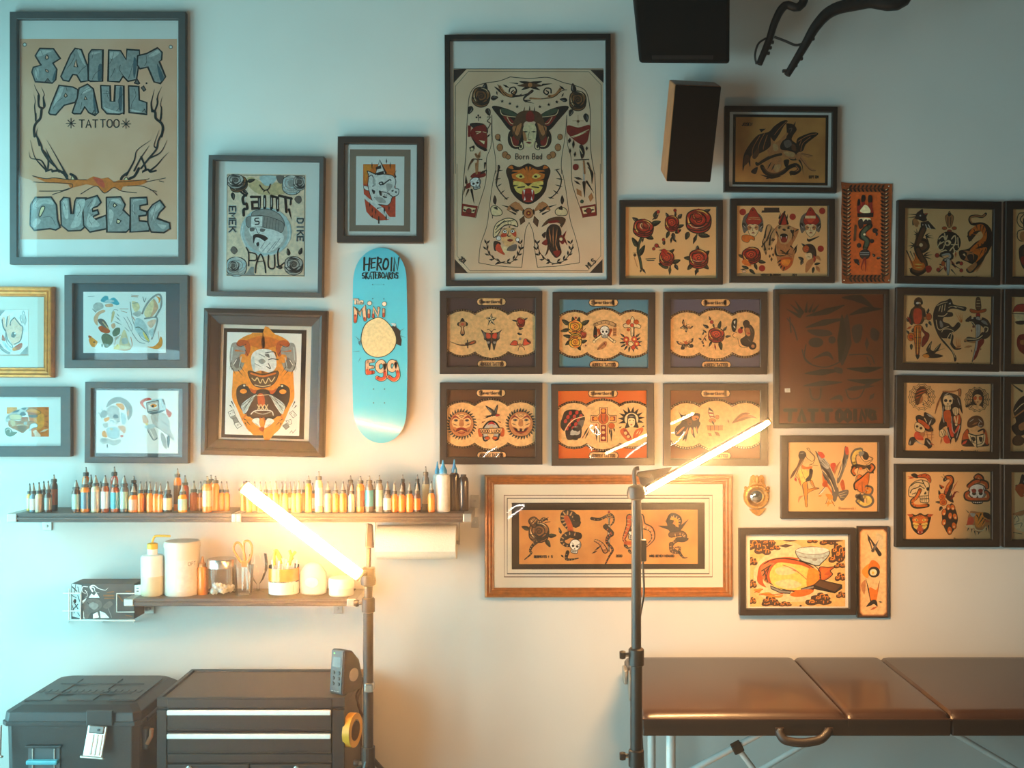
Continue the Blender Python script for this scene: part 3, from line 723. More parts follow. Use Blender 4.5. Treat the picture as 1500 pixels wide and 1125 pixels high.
# x centre, tip y, body width (px), shape, body, label, row (0 front, 1 middle, 2 back)
BL = [(43.5, 708, 9, 'slim', 'yellow', 'cream', 1), (49, 707, 11, 'slim', 'slate', 'white', 0), (57, 706, 11, 'slim', 'cream', 'peach', 0), (64, 704.5, 11, 'slim', 'smoke', None, 1), (70.5, 704, 11, 'slim', 'brown', 'grey', 0), (79, 695, 11, 'tall', 'brown', 'rust', 1),
      (111.5, 703, 12, 'cone', 'brown', 'mint', 0), (126, 684, 11, 'tall', 'orange', None, 2), (125, 698, 13, 'cone', 'orange', 'slate', 0), (133, 695, 10, 'cone', 'brown', None, 1), (140, 696, 13, 'cone', 'cream', 'clear', 0), (147.5, 705, 9, 'slim', 'smoke', None, 1), (154, 696, 12, 'cone', 'rust', 'white', 0),
      (167.5, 683.5, 11, 'tall', 'red', None, 2), (168.5, 698, 12.5, 'cone', 'rust', 'teal', 0), (182, 696.5, 12.5, 'cone', 'smoke', 'mint', 0), (196, 697, 10, 'tall', 'dark', None, 2), (195.5, 709, 14, 'slim', 'orange', 'peach', 0), (206, 705, 9.5, 'slim', 'amber', 'orange', 0), (214, 705, 9, 'slim', 'orange', None, 1),
      (219.5, 705, 9.5, 'slim', 'amber', 'orange', 0), (228, 706, 9, 'slim', 'orange', 'amber', 0), (235, 708, 9.5, 'slim', 'orange', 'amber', 0), (245.5, 705, 13, 'slim', 'dark', 'cream', 0), (260, 686, 11, 'tall', 'orange', 'brown', 1), (271, 696, 11, 'cone', 'red', None, 2), (267.5, 708, 13, 'slim', 'amber', 'mint', 0),
      (284, 704, 12, 'slim', 'rust', None, 1), (294, 705, 10, 'slim', 'rust', 'orange', 1), (303.5, 697, 14, 'tall', 'orange', 'peach', 0), (309, 695.5, 11, 'tall', 'orange', None, 2), (315.5, 697, 12, 'tall', 'amber', None, 1), (324.5, 705, 9.5, 'slim', 'amber', None, 1), (332, 705, 9.5, 'slim', 'amber', None, 1)]
BR = [(357, 705, 9, 'slim', 'amber', None, 1), (365, 705, 9, 'slim', 'amber', None, 0), (373, 705, 9, 'slim', 'orange', None, 1), (381, 705, 9, 'slim', 'amber', None, 0), (389, 705, 9, 'slim', 'orange', None, 1), (396, 705, 9, 'slim', 'amber', None, 0),
      (404, 704, 9.5, 'slim', 'amber', None, 0), (413, 705, 9, 'slim', 'orange', None, 1), (418, 705, 9, 'slim', 'amber', None, 0), (425, 705, 9, 'slim', 'orange', 'cream', 1), (431, 705, 9, 'slim', 'amber', None, 0), (437.5, 704, 9.5, 'slim', 'amber', 'orange', 0), (445, 705, 8, 'slim', 'orange', None, 1), (452, 696.5, 10, 'tall', 'amber', None, 0), (467, 690, 12, 'tall', 'cream', 'white', 0), (458, 707, 9, 'slim', 'orange', 'white', 1), (480.5, 705, 11, 'slim', 'cream', 'peach', 0), (491.5, 705, 10, 'slim', 'orange', 'amber', 0),
      (502.5, 705, 11.5, 'slim', 'orange', 'amber', 0), (513.5, 696.5, 10, 'tall', 'brown', None, 2), (515, 707, 10.5, 'slim', 'clear', None, 0), (528, 697, 12, 'tall', 'orange', 'rust', 0), (541, 696.5, 12, 'tall', 'smoke', 'teal', 0), (555.5, 696, 11, 'tall', 'grey', 'mint', 0), (548.5, 705, 8, 'slim', 'smoke', None, 2),
      (567.5, 705, 12.5, 'slim', 'smoke', 'white', 0), (578, 707, 10, 'slim', 'orange', 'amber', 0), (590, 695, 8, 'tall', 'brown', None, 2), (588.5, 708, 10.5, 'slim', 'orange', 'amber', 0), (600, 706, 11, 'slim', 'orange', 'amber', 0), (611.5, 695, 8, 'tall', 'dark', None, 2), (611, 706, 10.5, 'slim', 'brown', 'orange', 0), (623.5, 683, 10.5, 'tall', 'smoke', 'cream', 1), (632, 704.5, 10.5, 'slim', 'orange', 'amber', 0)]
ROWD = [.150, .105, .06]
def bottles(lst, side, zt, grp):
    cnt = {}
    order = sorted(range(len(lst)), key=lambda i: lst[i][0])
    rank = {i: n + 1 for n, i in enumerate(order)}
    for i, (x, ty, wd_, kind, body, lab, row) in enumerate(lst):
        d = ROWD[row]; p = W(x, ty, d); h = p.z - zt; r = wd_ * ps(d) / 2
        words = {'slim': 'small', 'cone': 'stout', 'tall': 'tall'}[kind]
        lb = '%s %s ink bottle%s, %s from the left on the %s upper shelf' % (words, {'cream': 'cream', 'clear': 'clear'}.get(body, body), (' with %s label' % lab) if lab else '', ORD[rank[i]], side)
        t = thing('ink_bottle', lb, 'bottle', (p.x, -d, zt), (0, 0, rnd.uniform(-3, 3)), grp)
        bp, lp, cp, np_, tp = bottle_meshes(kind); sc_ = (r, r, h)
        child('body', lat_mesh(kind + '|body', bp), BC[body], t, sc_)
        if lab: child('label', lat_mesh(kind + '|label', [(1.012, lp[0]), (1.012, lp[1])], 14, caps=False), BC[lab], t, sc_)
        cp_ = child('cap', lat_mesh(kind + '|cap', cp, 12), M_COLLAR, t, sc_)
        child('nozzle', lat_mesh(kind + '|nozzle', np_, 10), M_NOZ, cp_)
        child('tip', lat_mesh(kind + '|tip', tp, 8), M_TIP, cp_)
bottles(BL, 'left', SH_Z, 'ink bottles on the left upper shelf')
bottles(BR, 'right', SH_Z, 'ink bottles on the right upper shelf')
def squeeze(x, ty, wd_, d, body, capm, label, wide=.6):
    p = W(x, ty, d); h = p.z - SH_Z; r = wd_ * ps(d) / 2
    t = thing('squeeze_bottle', label, 'bottle', (p.x, -d, SH_Z))
    MB().lathe([(r * .96, 0), (r, .004), (r, h * .66), (r * .92, h * .71), (r * .5, h * .745)], n=20).build('body', body, t, smooth=True)
    c_ = MB().lathe([(r * .56, h * .735), (r * .56, h * .80), (r * .42, h * .84), (r * .30, h * .87), (r * .2, h * .92), (r * .1, h)], n=14).build('cap', capm, t, smooth=True)
    return t, r, h
squeeze(649, 674, 21, .13, BC['white'], BC['blue'], 'large white squeeze bottle with blue cap near the right end of the upper shelf')
tq = squeeze(640.5, 676, 13, .06, BC['white'], BC['blue'], 'white squeeze bottle with blue cap, half hidden behind the large white one')
squeeze(665.5, 673, 15, .10, BC['dark'], BC['blue'], 'dark squeeze bottle with blue cap beside the large white one')
p = W(679, 695, .11); h = p.z - SH_Z
t = thing('dark_bottle', 'big dark brown bottle with rounded shoulders at the right end of the upper shelf', 'bottle', (p.x, -.11, SH_Z))
r = 7.5 * ps(.11)
MB().lathe([(r * .96, 0), (r, .004), (r, h * .8), (r * .85, h * .9), (r * .5, h * .95)], n=20).build('body', BC['dark'], t, smooth=True)
MB().lathe([(r * .55, h * .945), (r * .55, h)], n=16).build('cap', black_m, t, smooth=True)
# little blank sticker on the white bottle
lbx = W(656, 699, .155)
# ---------------------------------------------------------------- things on the lower shelf
CLEAR = glass('clear_jar', tint=(.93, .95, .95), ior=1.4, rough=.03)
M_STEEL = mat('brushed_steel', 'b8b4ac', .25, metal=.9, var=.05, scale=80)
M_TUB = mat('tub_white_plastic', 'cbc3b6', .45, var=.02, scale=10)
M_FROST = mat('frosted_plastic', 'd9d8d0', .4, var=.02)
M_LIQ = mat('bottle_liquid', 'cfc3a0', .35, var=.03)
M_YEL = mat('plastic_bright_yellow', 'e8a818', .4)
M_ORG = mat('plastic_bright_orange', 'e0701c', .4)
def on_shelf(x, d): p = W(x, 870, d); return (p.x, -d, LS_Z)
def hgt(y, d): return W(0, y, d).z - LS_Z
def rad(w_, d): return w_ * ps(d) / 2
d = .12
t = thing('wash_bottle', 'frosted wash bottle with yellow cap and bent yellow spout on the lower shelf', 'bottle', on_shelf(223.5, d))
r = rad(33, d); h = hgt(812, d); h2 = hgt(803, d)
MB().lathe([(r * .92, 0), (r, .006), (r, h * .48)], n=24).build('liquid', M_LIQ, t, smooth=True)
MB().lathe([(r, h * .48), (r, h * .93), (r * .85, h * .985), (r * .45, h), (r * .45, h2)], n=24).build('body', M_FROST, t, smooth=True)
cp_ = MB().lathe([(r * .46, h2 - .002), (r * .46, h2 + .016), (r * .3, h2 + .019)], n=18).build('cap', M_YEL, t, smooth=True)
zt = hgt(785, d)
MB().tube(crom([(0, 0, h2 + .015), (0, 0, zt - .02), (.006, 0, zt - .004), (.02, 0, zt), (rad(2 * 26, d), 0, zt - .001)], n=6), .0042, 10).build('spout', M_YEL, cp_, smooth=True)
d = .10
t = thing('powder_tub', 'large white plastic tub with faint printed label behind the wash bottle', 'tub', on_shelf(267, d))
r = rad(50, d); h = hgt(797, d)
MB().lathe([(r * .97, 0), (r, .006), (r, h * .95), (r * 1.02, h * .955)], n=32).build('body', M_TUB, t, smooth=True)
MB().lathe([(r * 1.04, h * .95), (r * 1.04, h + .004), (r * .96, h + .012)], n=32).build('lid', M_TUB, t, smooth=True)
def curved_label(t, r, a0, a1, z0, z1, m, name='label', n=14):
    b = MB(); A = [R(a0 + (a1 - a0) * i / n) for i in range(n + 1)]
    lo = [b.bm.verts.new((r * math.sin(a), -r * math.cos(a), z0)) for a in A]; hi = [b.bm.verts.new((r * math.sin(a), -r * math.cos(a), z1)) for a in A]
    for i in range(n): b.bm.faces.new((lo[i], lo[i + 1], hi[i + 1], hi[i]))
    return b.build(name, m, t, smooth=True)
def on_cyl(t, r, code, name='lettering', m=None):
    """ink wrapped round a cylinder; units millimetres along the surface, y down from z = 0"""
    k = Ink(); k.run(code, lambda p: (p[0] / 1000, -p[1] / 1000), .001)
    return k.build(name, t, lambda x, y, z: ((r + z) * math.sin(x / r), -(r + z) * math.cos(x / r), y), m)
lb_ = curved_label(t, r * 1.006, 0, 72, h * .1, h * .72, BC['white'])
code = 't OPT %g %g 13 11 2 G\n' % (r * 1000 * .65, -h * 1000 * .68)
for i in range(9):
    y = -h * 1000 * (.58 - .05 * i); code += 'l g 1.1 %g %g %g %g\n' % (r * 1000 * .3, y, r * 1000 * (1.1 if i % 3 else .8), y)
for i in range(10):
    y = -h * 1000 * (.85 - .08 * i); code += 'l g .8 %g %g %g %g\n' % (-r * 1000 * .9, y, -r * 1000 * .15, y)
on_cyl(t, r * 1.01, code)
d = .11
t = thing('orange_bottle', 'small orange dropper bottle between the white tub and the glass jar', 'bottle', on_shelf(296.5, d))
r = rad(14.5, d); h = hgt(815, d)
MB().lathe([(r * .95, 0), (r, .003), (r, h * .68), (r * .7, h * .74)], n=16).build('body', BC['orange'], t, smooth=True)
MB().lathe([(r * .75, h * .73), (r * .75, h * .82), (r * .45, h * .84), (r * .15, h)], n=14).build('cap', mat('cap_copper', 'b8743c', .4), t, smooth=True)
t = thing('glass_jar', 'glass jar with brushed metal lid holding white cotton on the lower shelf', 'jar', on_shelf(325, .11))
r = rad(41, .11); h = hgt(818, .11)
MB().lathe([(r * .96, 0), (r, .004), (r, h * .78)], n=28, caps=False).build('body', CLEAR, t, smooth=True)
MB().lathe([(r * 1.02, h * .76), (r * 1.02, h * .97), (r * .96, h)], n=28).build('lid', M_STEEL, t, smooth=True)
m = MB()
for i in range(26):
    a, q = rnd.uniform(0, 6.28), r * .8 * math.sqrt(rnd.random())
    m2 = bmesh.ops.create_icosphere(m.bm, subdivisions=1, radius=.011, matrix=Matrix.Translation((q * math.cos(a), q * math.sin(a), .012 + .02 * rnd.random())))
tag(m.build('cotton', mat('cotton_white', 'ece8e0', .95), t, smooth=True), kind='stuff')
# cup with scissors
t = thing('tool_cup', 'clear cup holding the orange scissors on the lower shelf', 'cup', on_shelf(357, .12))
r = rad(29, .12); h = hgt(828, .12)
MB().lathe([(r * .8, 0), (r * .82, .003), (r, h)], n=24, caps=False).build('body', CLEAR, t, smooth=True)
MB().lathe([(r * .8, .001), (r * .8, .003)], n=24).build('base', M_STEEL, t)
cx = on_shelf(357, .12)
t = thing('scissors', 'scissors with orange looped handles standing in a clear cup', 'scissors', (cx[0], cx[1], LS_Z + .005))
def sx(x, y): p = W(x, y, .12); return (p.x - cx[0], 0, p.z - LS_Z - .005)
for nm, cpts in (('handle', [(354, 824), (347, 814), (342, 804), (345, 796), (351, 796), (357, 808), (359, 820)]), ('handle', [(362, 824), (368, 813), (369, 801), (365, 793), (358, 794), (357, 806), (358, 820)])):
    P = crom([sx(*q) for q in cpts], True, n=5); P.append(P[0])
    MB().tube(P, .0042, 8, caps=False).build(nm, M_ORG, t, smooth=True)
MB().box((sx(358, 826)), (.02, .009, .022), bevel=.003).build('pivot', M_ORG, t)
for s_ in (-1, 1):
    p0, p1 = Vector(sx(358 + s_ * 2, 828)), Vector(sx(359 + s_ * 4, 866))
    MB().hexa([p1 + Vector((-.002, -.001, .004)), p1 + Vector((.002, -.001, .004)), p1 + Vector((.002, .001, .004)), p1 + Vector((-.002, .001, .004)), p0 + Vector((-.005, -.001, 0)), p0 + Vector((.005, -.001, 0)), p0 + Vector((.005, .001, 0)), p0 + Vector((-.005, .001, 0))]).build('blade', M_STEEL, t)
t = thing('glass_tumbler', 'empty clear goblet beside the scissors cup on the lower shelf', 'glass', on_shelf(378, .08))
r = rad(28, .08); h = hgt(812, .08)
MB().lathe([(r * .62, 0), (r * .6, .004), (r * .16, .01), (r * .15, h * .22), (r * .6, h * .36), (r * .98, h * .62), (r, h * .8), (r * .9, h)], n=24, caps=False).build('bowl', CLEAR, t, smooth=True)
t = thing('swab_jar', 'squat clear jar with orange printed label full of cotton swabs and yellow ties', 'jar', on_shelf(416, .12))
r = rad(44, .12); h = hgt(828, .12)
MB().lathe([(r * .96, 0), (r, .004), (r, h * .5), (r, h)], n=28, caps=False).build('body', CLEAR, t, smooth=True)
curved_label(t, r * 1.01, -88, 88, h * .52, h * .94, BC['orange']); curved_label(t, r * 1.01, -88, 88, h * .08, h * .48, BC['white'])
on_cyl(t, r * 1.02, 'F E %g %g %g %g %g %g %g %g' % (-r * 600, -h * 400, r * 900, -h * 400, r * 900, -h * 160, -r * 600, -h * 160))
sw = MB()
for i in range(16):
    a, q = rnd.uniform(0, 6.28), r * .75 * math.sqrt(rnd.random())
    b0 = Vector((q * math.cos(a), q * math.sin(a), .01)); b1 = b0 + Vector((rnd.uniform(-.015, .015), rnd.uniform(-.01, .01), h + rnd.uniform(-.005, .014)))
    sw.tube([b0, b1 - (b1 - b0) * .1], .0014, 6); sw.tube([b1 - (b1 - b0) * .12, b1], .003, 6)
tag(sw.build('swabs', mat('cotton_white', 'ece8e0', .95), t), kind='stuff')
for pts in ([(402, 828), (402, 812), (405, 806), (412, 818)], [(412, 826), (408, 815), (402, 805)], [(424, 828), (426, 816), (433, 808)], [(420, 828), (428, 818), (424, 806)]):
    MB().tube(crom([(W(x, y, .12).x - t.location.x, 0, W(x, y, .12).z - LS_Z) for x, y in pts], n=5), [.006] + [.005] * 14 + [.003], 8).build('yellow_tie', M_YEL, t, smooth=True) if len(pts) == 4 else MB().tube([(W(x, y, .115).x - t.location.x, .005, W(x, y, .115).z - LS_Z) for x, y in pts], .0055, 8).build('yellow_tie', M_YEL, t, smooth=True)
t = thing('soap_tub', 'rounded pale soap bottle with grey oval label under the glowing lamp', 'bottle', on_shelf(459, .11))
r = rad(40, .11); h = hgt(824, .11)
o = MB().lathe([(r * .75, 0), (r * .95, .006), (r, h * .35), (r * .95, h * .7), (r * .6, h * .92), (r * .3, h)], n=28).build('body', M_TUB, t, smooth=True); o.scale = (1, .6, 1)
o = MB().lathe([(r * .42, -.002), (r * .42, .0), (r * .38, .002)], (0, -r * .58, h * .42), 24, 'Y').build('label', mat('label_pale_grey', 'c2c6c6', .4), t); o.scale = (1.25, 1, 1)
t = thing('cream_jar', 'small low white jar at the right end of the lower shelf', 'jar', on_shelf(500, .12))
r = rad(36, .12); h = hgt(846, .12)
MB().lathe([(r * .94, 0), (r, .003), (r, h * .45)], n=28).build('body', M_TUB, t, smooth=True)
MB().lathe([(r * 1.03, h * .45), (r * 1.03, h * .92), (r * .97, h)], n=28).build('lid', mat('cream_lid', 'e8dcc6', .4), t, smooth=True)

# ---------------------------------------------------------------- paper towels
a, b = W(553, 794, .085), W(669, 794, .085)
t = thing('paper_towel_roll', 'white paper towel roll on a holder under the right upper shelf', 'paper towel', ((a.x + b.x) / 2, -.085, a.z))
L = b.x - a.x; r = 25 * ps(.085)
M_TOWEL = mat('paper_towel', 'dcd3c2', .95, var=.03, scale=200, bump=.5, bscale=260)
MB().lathe([(r * .28, -L / 2), (r, -L / 2), (r, L / 2), (r * .28, L / 2)], (0, 0, 0), 32, 'X', caps=False).build('roll', M_TOWEL, t, smooth=True)
s_ = MB(); n = 8
lo = [(-L / 2, -r - .0006, .006 - i * .0045) for i in range(n)]
vs = [s_.bm.verts.new((x, y - .0015 * i * .2, z)) for i, (x, y, z) in enumerate(lo)]; ws = [s_.bm.verts.new((-v.co.x, v.co.y, v.co.z)) for v in vs]
for i in range(n - 1): s_.bm.faces.new((vs[i], vs[i + 1], ws[i + 1], ws[i]))
s_.build('loose_sheet', M_TOWEL, t)
MB().tube([(-L / 2 - .012, 0, 0), (L / 2 + .012, 0, 0)], .008, 12).build('rod', M_CAP, t)
for sx_ in (-1, 1):
    MB().box((sx_ * (L / 2 + .009), .005, .032), (.004, .02, .085), bevel=.001).build('bracket', M_CAP, t)
    MB().box((sx_ * (L / 2 + .009), .04, .073), (.004, .09, .006), bevel=.001).build('bracket_arm', M_CAP, t)
# ---------------------------------------------------------------- glove box in a wire rack
dg = .12
a, b = W(104, 907, dg), W(197, 855, dg)
t = thing('glove_box', 'dark patterned glove box with white swirls at the left of the lower shelf', 'box', ((a.x + b.x) / 2, 0, a.z))
L, H = b.x - a.x, b.z - a.z
gb = MB().box((0, -.07, H / 2), (L, .10, H), bevel=.002).build('carton', mat('carton_dark', '3c332e', .55, var=.15, scale=30), t)
ink = Ink()
ink.run('''F a 95 530 185 545 180 850 100 830
l K 10 100 560 140 600;l K 8 110 690 150 760;l K 8 105 770 150 720;l K 6 130 540 120 620;l K 7 150 640 170 700;l K 7 150 800 172 830;l K 6 100 640 135 660;e K 125 690 12 20;l K 6 150 560 165 620;l K 5 100 730 120 800
z W 16 285 600 265 560 300 548 340 575 400 590 428 568;z W 10 265 560 300 570 310 605 350 612;z W 9 240 560 195 560 190 600 220 620 240 600;z W 7 215 590 225 600 240 640 210 660
F W 250 660 275 620 300 640 320 610 350 660;F W 190 690 230 660 200 740;F W 200 770 230 820 240 850 200 850
f N 190 740 215 690 290 665 360 690 370 740 330 780 270 800 240 850 210 840 205 790;l K 5 240 700 280 760;l K 5 300 700 340 750;f G 250 730 290 700 340 730 300 770
F W 290 810 330 790 345 840 290 850;F W 350 780 400 800 440 845 360 845;f N 380 740 440 690 470 720 420 760;l G 6 430 760 460 840
l m 14 390 640 480 640;l m 10 395 665 480 665;l m 12 520 640 560 690;l m 10 590 820 645 830;l m 8 420 610 480 605;l m 7 590 600 640 600
F W 670 545 725 540 725 640 670 650;l K 8 690 575 706 575;l K 8 690 600 706 600''',
        lambda p: (90 + p[0] / 6.25, 770 + p[1] / 6.25), 1 / 6.25)
ink.build('printed_pattern', gb, lambda x, y, z: (W(x, y, dg).x - t.location.x, -.1203 - z, W(x, y, dg).z - t.location.z))
M_WIRE = mat('wire_white', 'd8d5cc', .4, var=.03)
t2 = thing('wire_rack', 'white wire rack holding the glove box on the wall', 'rack', (t.location.x, 0, t.location.z))
def wl(pts, r_=.0022): return MB().tube([(W(x, y, dd).x - t2.location.x, -dd, W(x, y, dd).z - t2.location.z) for x, y, dd in pts], r_, 8)
wl([(197, 869.5, .128), (171, 869.5, .128), (171, 896.5, .128), (197, 896.5, .128)]).build('front_loop', M_WIRE, t2)
wl([(93, 869, .004), (101, 869, .126), (117, 869, .126)]).build('wire', M_WIRE, t2); wl([(92, 895, .004), (101, 895, .126), (118, 895, .126)]).build('wire', M_WIRE, t2)
wl([(101, 862, .126), (101, 908.5, .126)]).build('wire', M_WIRE, t2); wl([(118, 869, .126), (118, 908.5, .126)]).build('wire', M_WIRE, t2)
wl([(100, 908.6, .126), (197, 909.5, .126)], .0022).build('wire', M_WIRE, t2); wl([(100, 911.5, .004), (101, 908.8, .126)]).build('wire', M_WIRE, t2); wl([(197, 911.5, .004), (197, 909, .126)]).build('wire', M_WIRE, t2); wl([(150, 911.5, .004), (150, 909, .126)]).build('wire', M_WIRE, t2)

# ---------------------------------------------------------------- eagle mirror, leather strip
c = W(1109, 728, .02); c.y = 0
t = thing('eagle_mirror', 'small round convex mirror in a gold frame crested with an eagle', 'mirror', c)
k = ps(.02); r = 19 * k
M_G2 = mat('gilt_ornament', 'c88a34', .38, metal=.5, var=.2, scale=120, bump=.4, bscale=200)
MB().lathe([(r * .66, .004), (r * .68, .012), (r * .78, .02), (r * .9, .018), (r, .008), (r, .001)], n=32, axis='Y', caps=False).build('frame', M_G2, t, smooth=True)
m = MB()
for i in range(24):
    a = 2 * math.pi * i / 24
    bmesh.ops.create_icosphere(m.bm, subdivisions=1, radius=.0032, matrix=Matrix.Translation((r * .84 * math.cos(a), -.0195, r * .84 * math.sin(a))))
tag(m.build('bead_ring', M_G2, t, smooth=True), kind='stuff')
MB().lathe([(r * .69, .002), (r * .6, .010), (r * .4, .0165), (r * .2, .0195), (.0005, .0205)], n=28, axis='Y').build('mirror_glass', mat('mirror_silver', 'd8d4cc', .06, metal=1.0, var=.02), t, smooth=True)
U = lambda x, y: ((1080 + x / 15 - 1109) * k, -(690 + y / 15 - 728) * k)
crest = [U(*p) for p in ((270, 350), (290, 230), (310, 130), (370, 90), (430, 130), (450, 95), (500, 130), (520, 100), (570, 95), (605, 150), (610, 260), (650, 350), (450, 400))]
MB().prism(crest, .012).build('eagle_crest', M_G2, t, bevel=.0015)
MB().box((U(450, 200)[0], -.015, U(450, 200)[1]), (.011, .012, .026), bevel=.004).build('eagle_body', M_G2, t)
for sx_ in (-1, 1):
    for q in range(3):
        p0 = U(450 + sx_ * 40, 290 - q * 20); p1 = U(450 + sx_ * (110 + q * 12), 170 + q * 60)
        MB().tube([(p0[0], -.013, p0[1]), ((p0[0] + p1[0]) / 2, -.015, (p0[1] + p1[1]) / 2 + .002), (p1[0], -.012, p1[1])], [.003, .0026, .001], 8).build('wing_feather', M_G2, t, smooth=True)
    for yy in (380, 450):
        p0 = U(450 + sx_ * 245, yy)
        MB().lathe([(.006, 0), (.006, .008), (.003, .013)], (p0[0], 0, p0[1]), 10, 'Y').build('scroll', M_G2, t, smooth=True)
base = [U(*p) for p in ((270, 840), (350, 930), (440, 990), (500, 990), (590, 900), (640, 820), (450, 860))]
MB().prism(base, .012).build('lower_crest', M_G2, t, bevel=.0015)

c = W(1269.5, 341.5, .006); c.y = 0
t = thing('leather_panel', 'narrow unframed rust leather strip with a drawn hand and snake inside a leafy border', 'leather strip', c)
pts = []
for i, (x0, y0, x1, y1) in enumerate(((1233, 267.5, 1307, 269), (1307, 269, 1304, 415), (1304, 415, 1233, 415), (1233, 415, 1233, 267.5))):
    for s_ in range(10):
        q = W(x0 + (x1 - x0) * s_ / 10 + rnd.uniform(-.7, .7), y0 + (y1 - y0) * s_ / 10 + rnd.uniform(-.7, .7), .006); pts.append((q.x - c.x, q.z - c.z))
pp = MB().prism(pts, .004, Matrix.Translation((0, -.001, 0))).build('hide', paper_mat('leather_rust', '9a4a20', '6a2f14', .8, 10), t)
for sx_ in (-1, 1):
    for sz_ in (-1, 1): MB().lathe([(.002, 0), (.0026, .0015), (.001, .003)], (sx_ * .082, -.005, sz_ * .172), 8, 'Y').build('tack', M_STEEL, t)
FR['leather'] = dict(t=t, paper=pp, d=.0052, loc=lambda px, py, d: (W(px, py, .006).x - c.x, W(px, py, .006).z - c.z))
_c_leather = c.copy()
FR['leather']['loc'] = lambda px, py, d: (W(px, py, .006).x - _c_leather.x, W(px, py, .006).z - _c_leather.z)
# ---------------------------------------------------------------- tool cabinet
M_TOOL = mat('cabinet_black_steel', '1b1410', .42, var=.12, scale=60, bump=.1)
M_TOP = mat('cabinet_top_mat', '453a30', .55, var=.06, scale=80, bump=.2)
M_ALU = mat('drawer_pull_alu', 'eceae4', .3, metal=.1, var=.03)
dF, dB = .41, .05
zT = W(0, 1022, dF).z
xL, xR = W(230, 1022, dF).x, W(505, 1022, dF).x
t = thing('tool_cabinet', 'black steel drawer cabinet with two bright silver drawer pulls', 'tool cabinet', ((xL + xR) / 2, 0, 0))
Wd = xR - xL
def Z(y): return W(0, y, dF).z
MB().box((0, -(dF + dB) / 2 + .004, (zT - .035) / 2 + .02), (Wd - .004, dF - dB - .008, zT - .035 - .04)).build('carcass', M_TOOL, t)
tp_ = MB().box((0, -(dF + dB) / 2, zT - .012), (Wd - .03, dF - dB - .03, .012)).build('top_mat', M_TOP, t)
rim = MB(); rim.rings(Wd, dF - dB, [(0, 0), (0, .03), (.012, .03), (.016, .012), (.016, 0)])
bmesh.ops.transform(rim.bm, matrix=Matrix.Translation((0, -(dF + dB) / 2, zT - .03)) @ Matrix.Rotation(R(-90), 4, 'X'), verts=rim.bm.verts[:])
rim.build('top_rim', M_TOOL, t)
for x0, x1 in ((230, 244.5), (487.5, 505)):
    a, b = W(x0, 0, dF).x - t.location.x, W(x1, 0, dF).x - t.location.x
    MB().box(((a + b) / 2, -dF + .002, zT / 2 - .01), (b - a, .012, zT - .06), bevel=.002).build('corner_post', M_TOOL, t)
a, b = W(245.5, 0, dF).x - t.location.x, W(486.5, 0, dF).x - t.location.x
MB().box(((a + b) / 2, -dF + .002, Z(1030.5)), (b - a, .010, .03), bevel=.002).build('top_rail', M_TOOL, t)
for y0, y1, h0, h1 in ((1038, 1069, 1039, 1046), (1072, 1102.5, 1073.5, 1080.5)):
    dr = MB().box(((a + b) / 2, -dF + .001, (Z(y0) + Z(y1)) / 2), (b - a - .002, .014, Z(y0) - Z(y1)), bevel=.002).build('drawer', M_TOOL, t)
    MB().box(((a + b) / 2, -dF - .011, (Z(h0) + Z(h1)) / 2), (b - a - .004, .012, Z(h0) - Z(h1)), bevel=.003).build('drawer_pull', M_ALU, dr)
    MB().box(((a + b) / 2, -dF - .007, Z(y1 - 1.5)), (b - a - .004, .004, .004)).build('drawer_lip', M_TOOL, dr)
MB().box(((a + b) / 2, -dF + .003, Z(1110)), (b - a, .010, .026), bevel=.002).build('divider_rail', M_TOOL, t)
xm_ = (a + b) / 2
for c0, c1 in ((a, xm_ - .002), (xm_ + .002, b)):
    dr = MB().box(((c0 + c1) / 2, -dF + .001, (Z(1119) + Z(1190)) / 2), (c1 - c0 - .002, .014, Z(1119) - Z(1190)), bevel=.003).build('door', M_TOOL, t)
    MB().lathe([(.010, 0), (.010, .006), (.007, .008)], ((c0 + c1) / 2 - .06 if c0 == a else (c0 + c1) / 2 + .02, -dF - .006, Z(1124.5)), 14, 'Y').build('lock', M_STEEL, dr)
for sx_ in (-1, 1):
    for y_ in (-.1, -.36): MB().lathe([(.03, -.012), (.03, .012)], (sx_ * (Wd / 2 - .05), y_, .03), 18, 'X').build('caster', black_m, t)
# power supply standing on the cabinet's front right corner
zt = zT
p = W(492, 1018, dF - .035)
t = thing('power_supply', 'black wedge-shaped tattoo power supply with display on the cabinet corner', 'power supply', (p.x, -(dF - .035), zT - .002), (0, 0, R(-32)))
M_PS = mat('power_supply_black', '211c19', .4, var=.1, scale=60)
prof = [(-.0, 0), (.095, .004), (.10, .05), (.085, .105), (.05, .142), (.012, .15)]
m = MB(); w_ = .058
vs = [[m.bm.verts.new((s_ * w_ / 2, p_[0], p_[1])) for p_ in prof] for s_ in (-1, 1)]
for i in range(len(prof)): m.bm.faces.new((vs[0][i], vs[0][(i + 1) % 6], vs[1][(i + 1) % 6], vs[1][i]))
m.bm.faces.new(vs[0]); m.bm.faces.new(vs[1][::-1])
m.build('housing', M_PS, t, bevel=.006)
fp = thing('face', None, None); fp.parent = t; fp.location = (0, -.001, .004); fp.rotation_euler = (R(-4.6), 0, 0)
MB().box((0, -.001, .073), (.05, .003, .138), bevel=.001).build('front_panel', mat('ps_panel', '1a1614', .3, var=.05), fp)
MB().box((0, -.0032, .105), (.036, .002, .034), bevel=.0008).build('display', mat('ps_display', '2c2622', .12, spec=.8), fp)
MB().lathe([(.003, 0), (.003, .002)], (-.012, -.0025, .133), 10, 'Y').build('green_light', emit('ps_led', (.25, .9, .3), .8), fp)
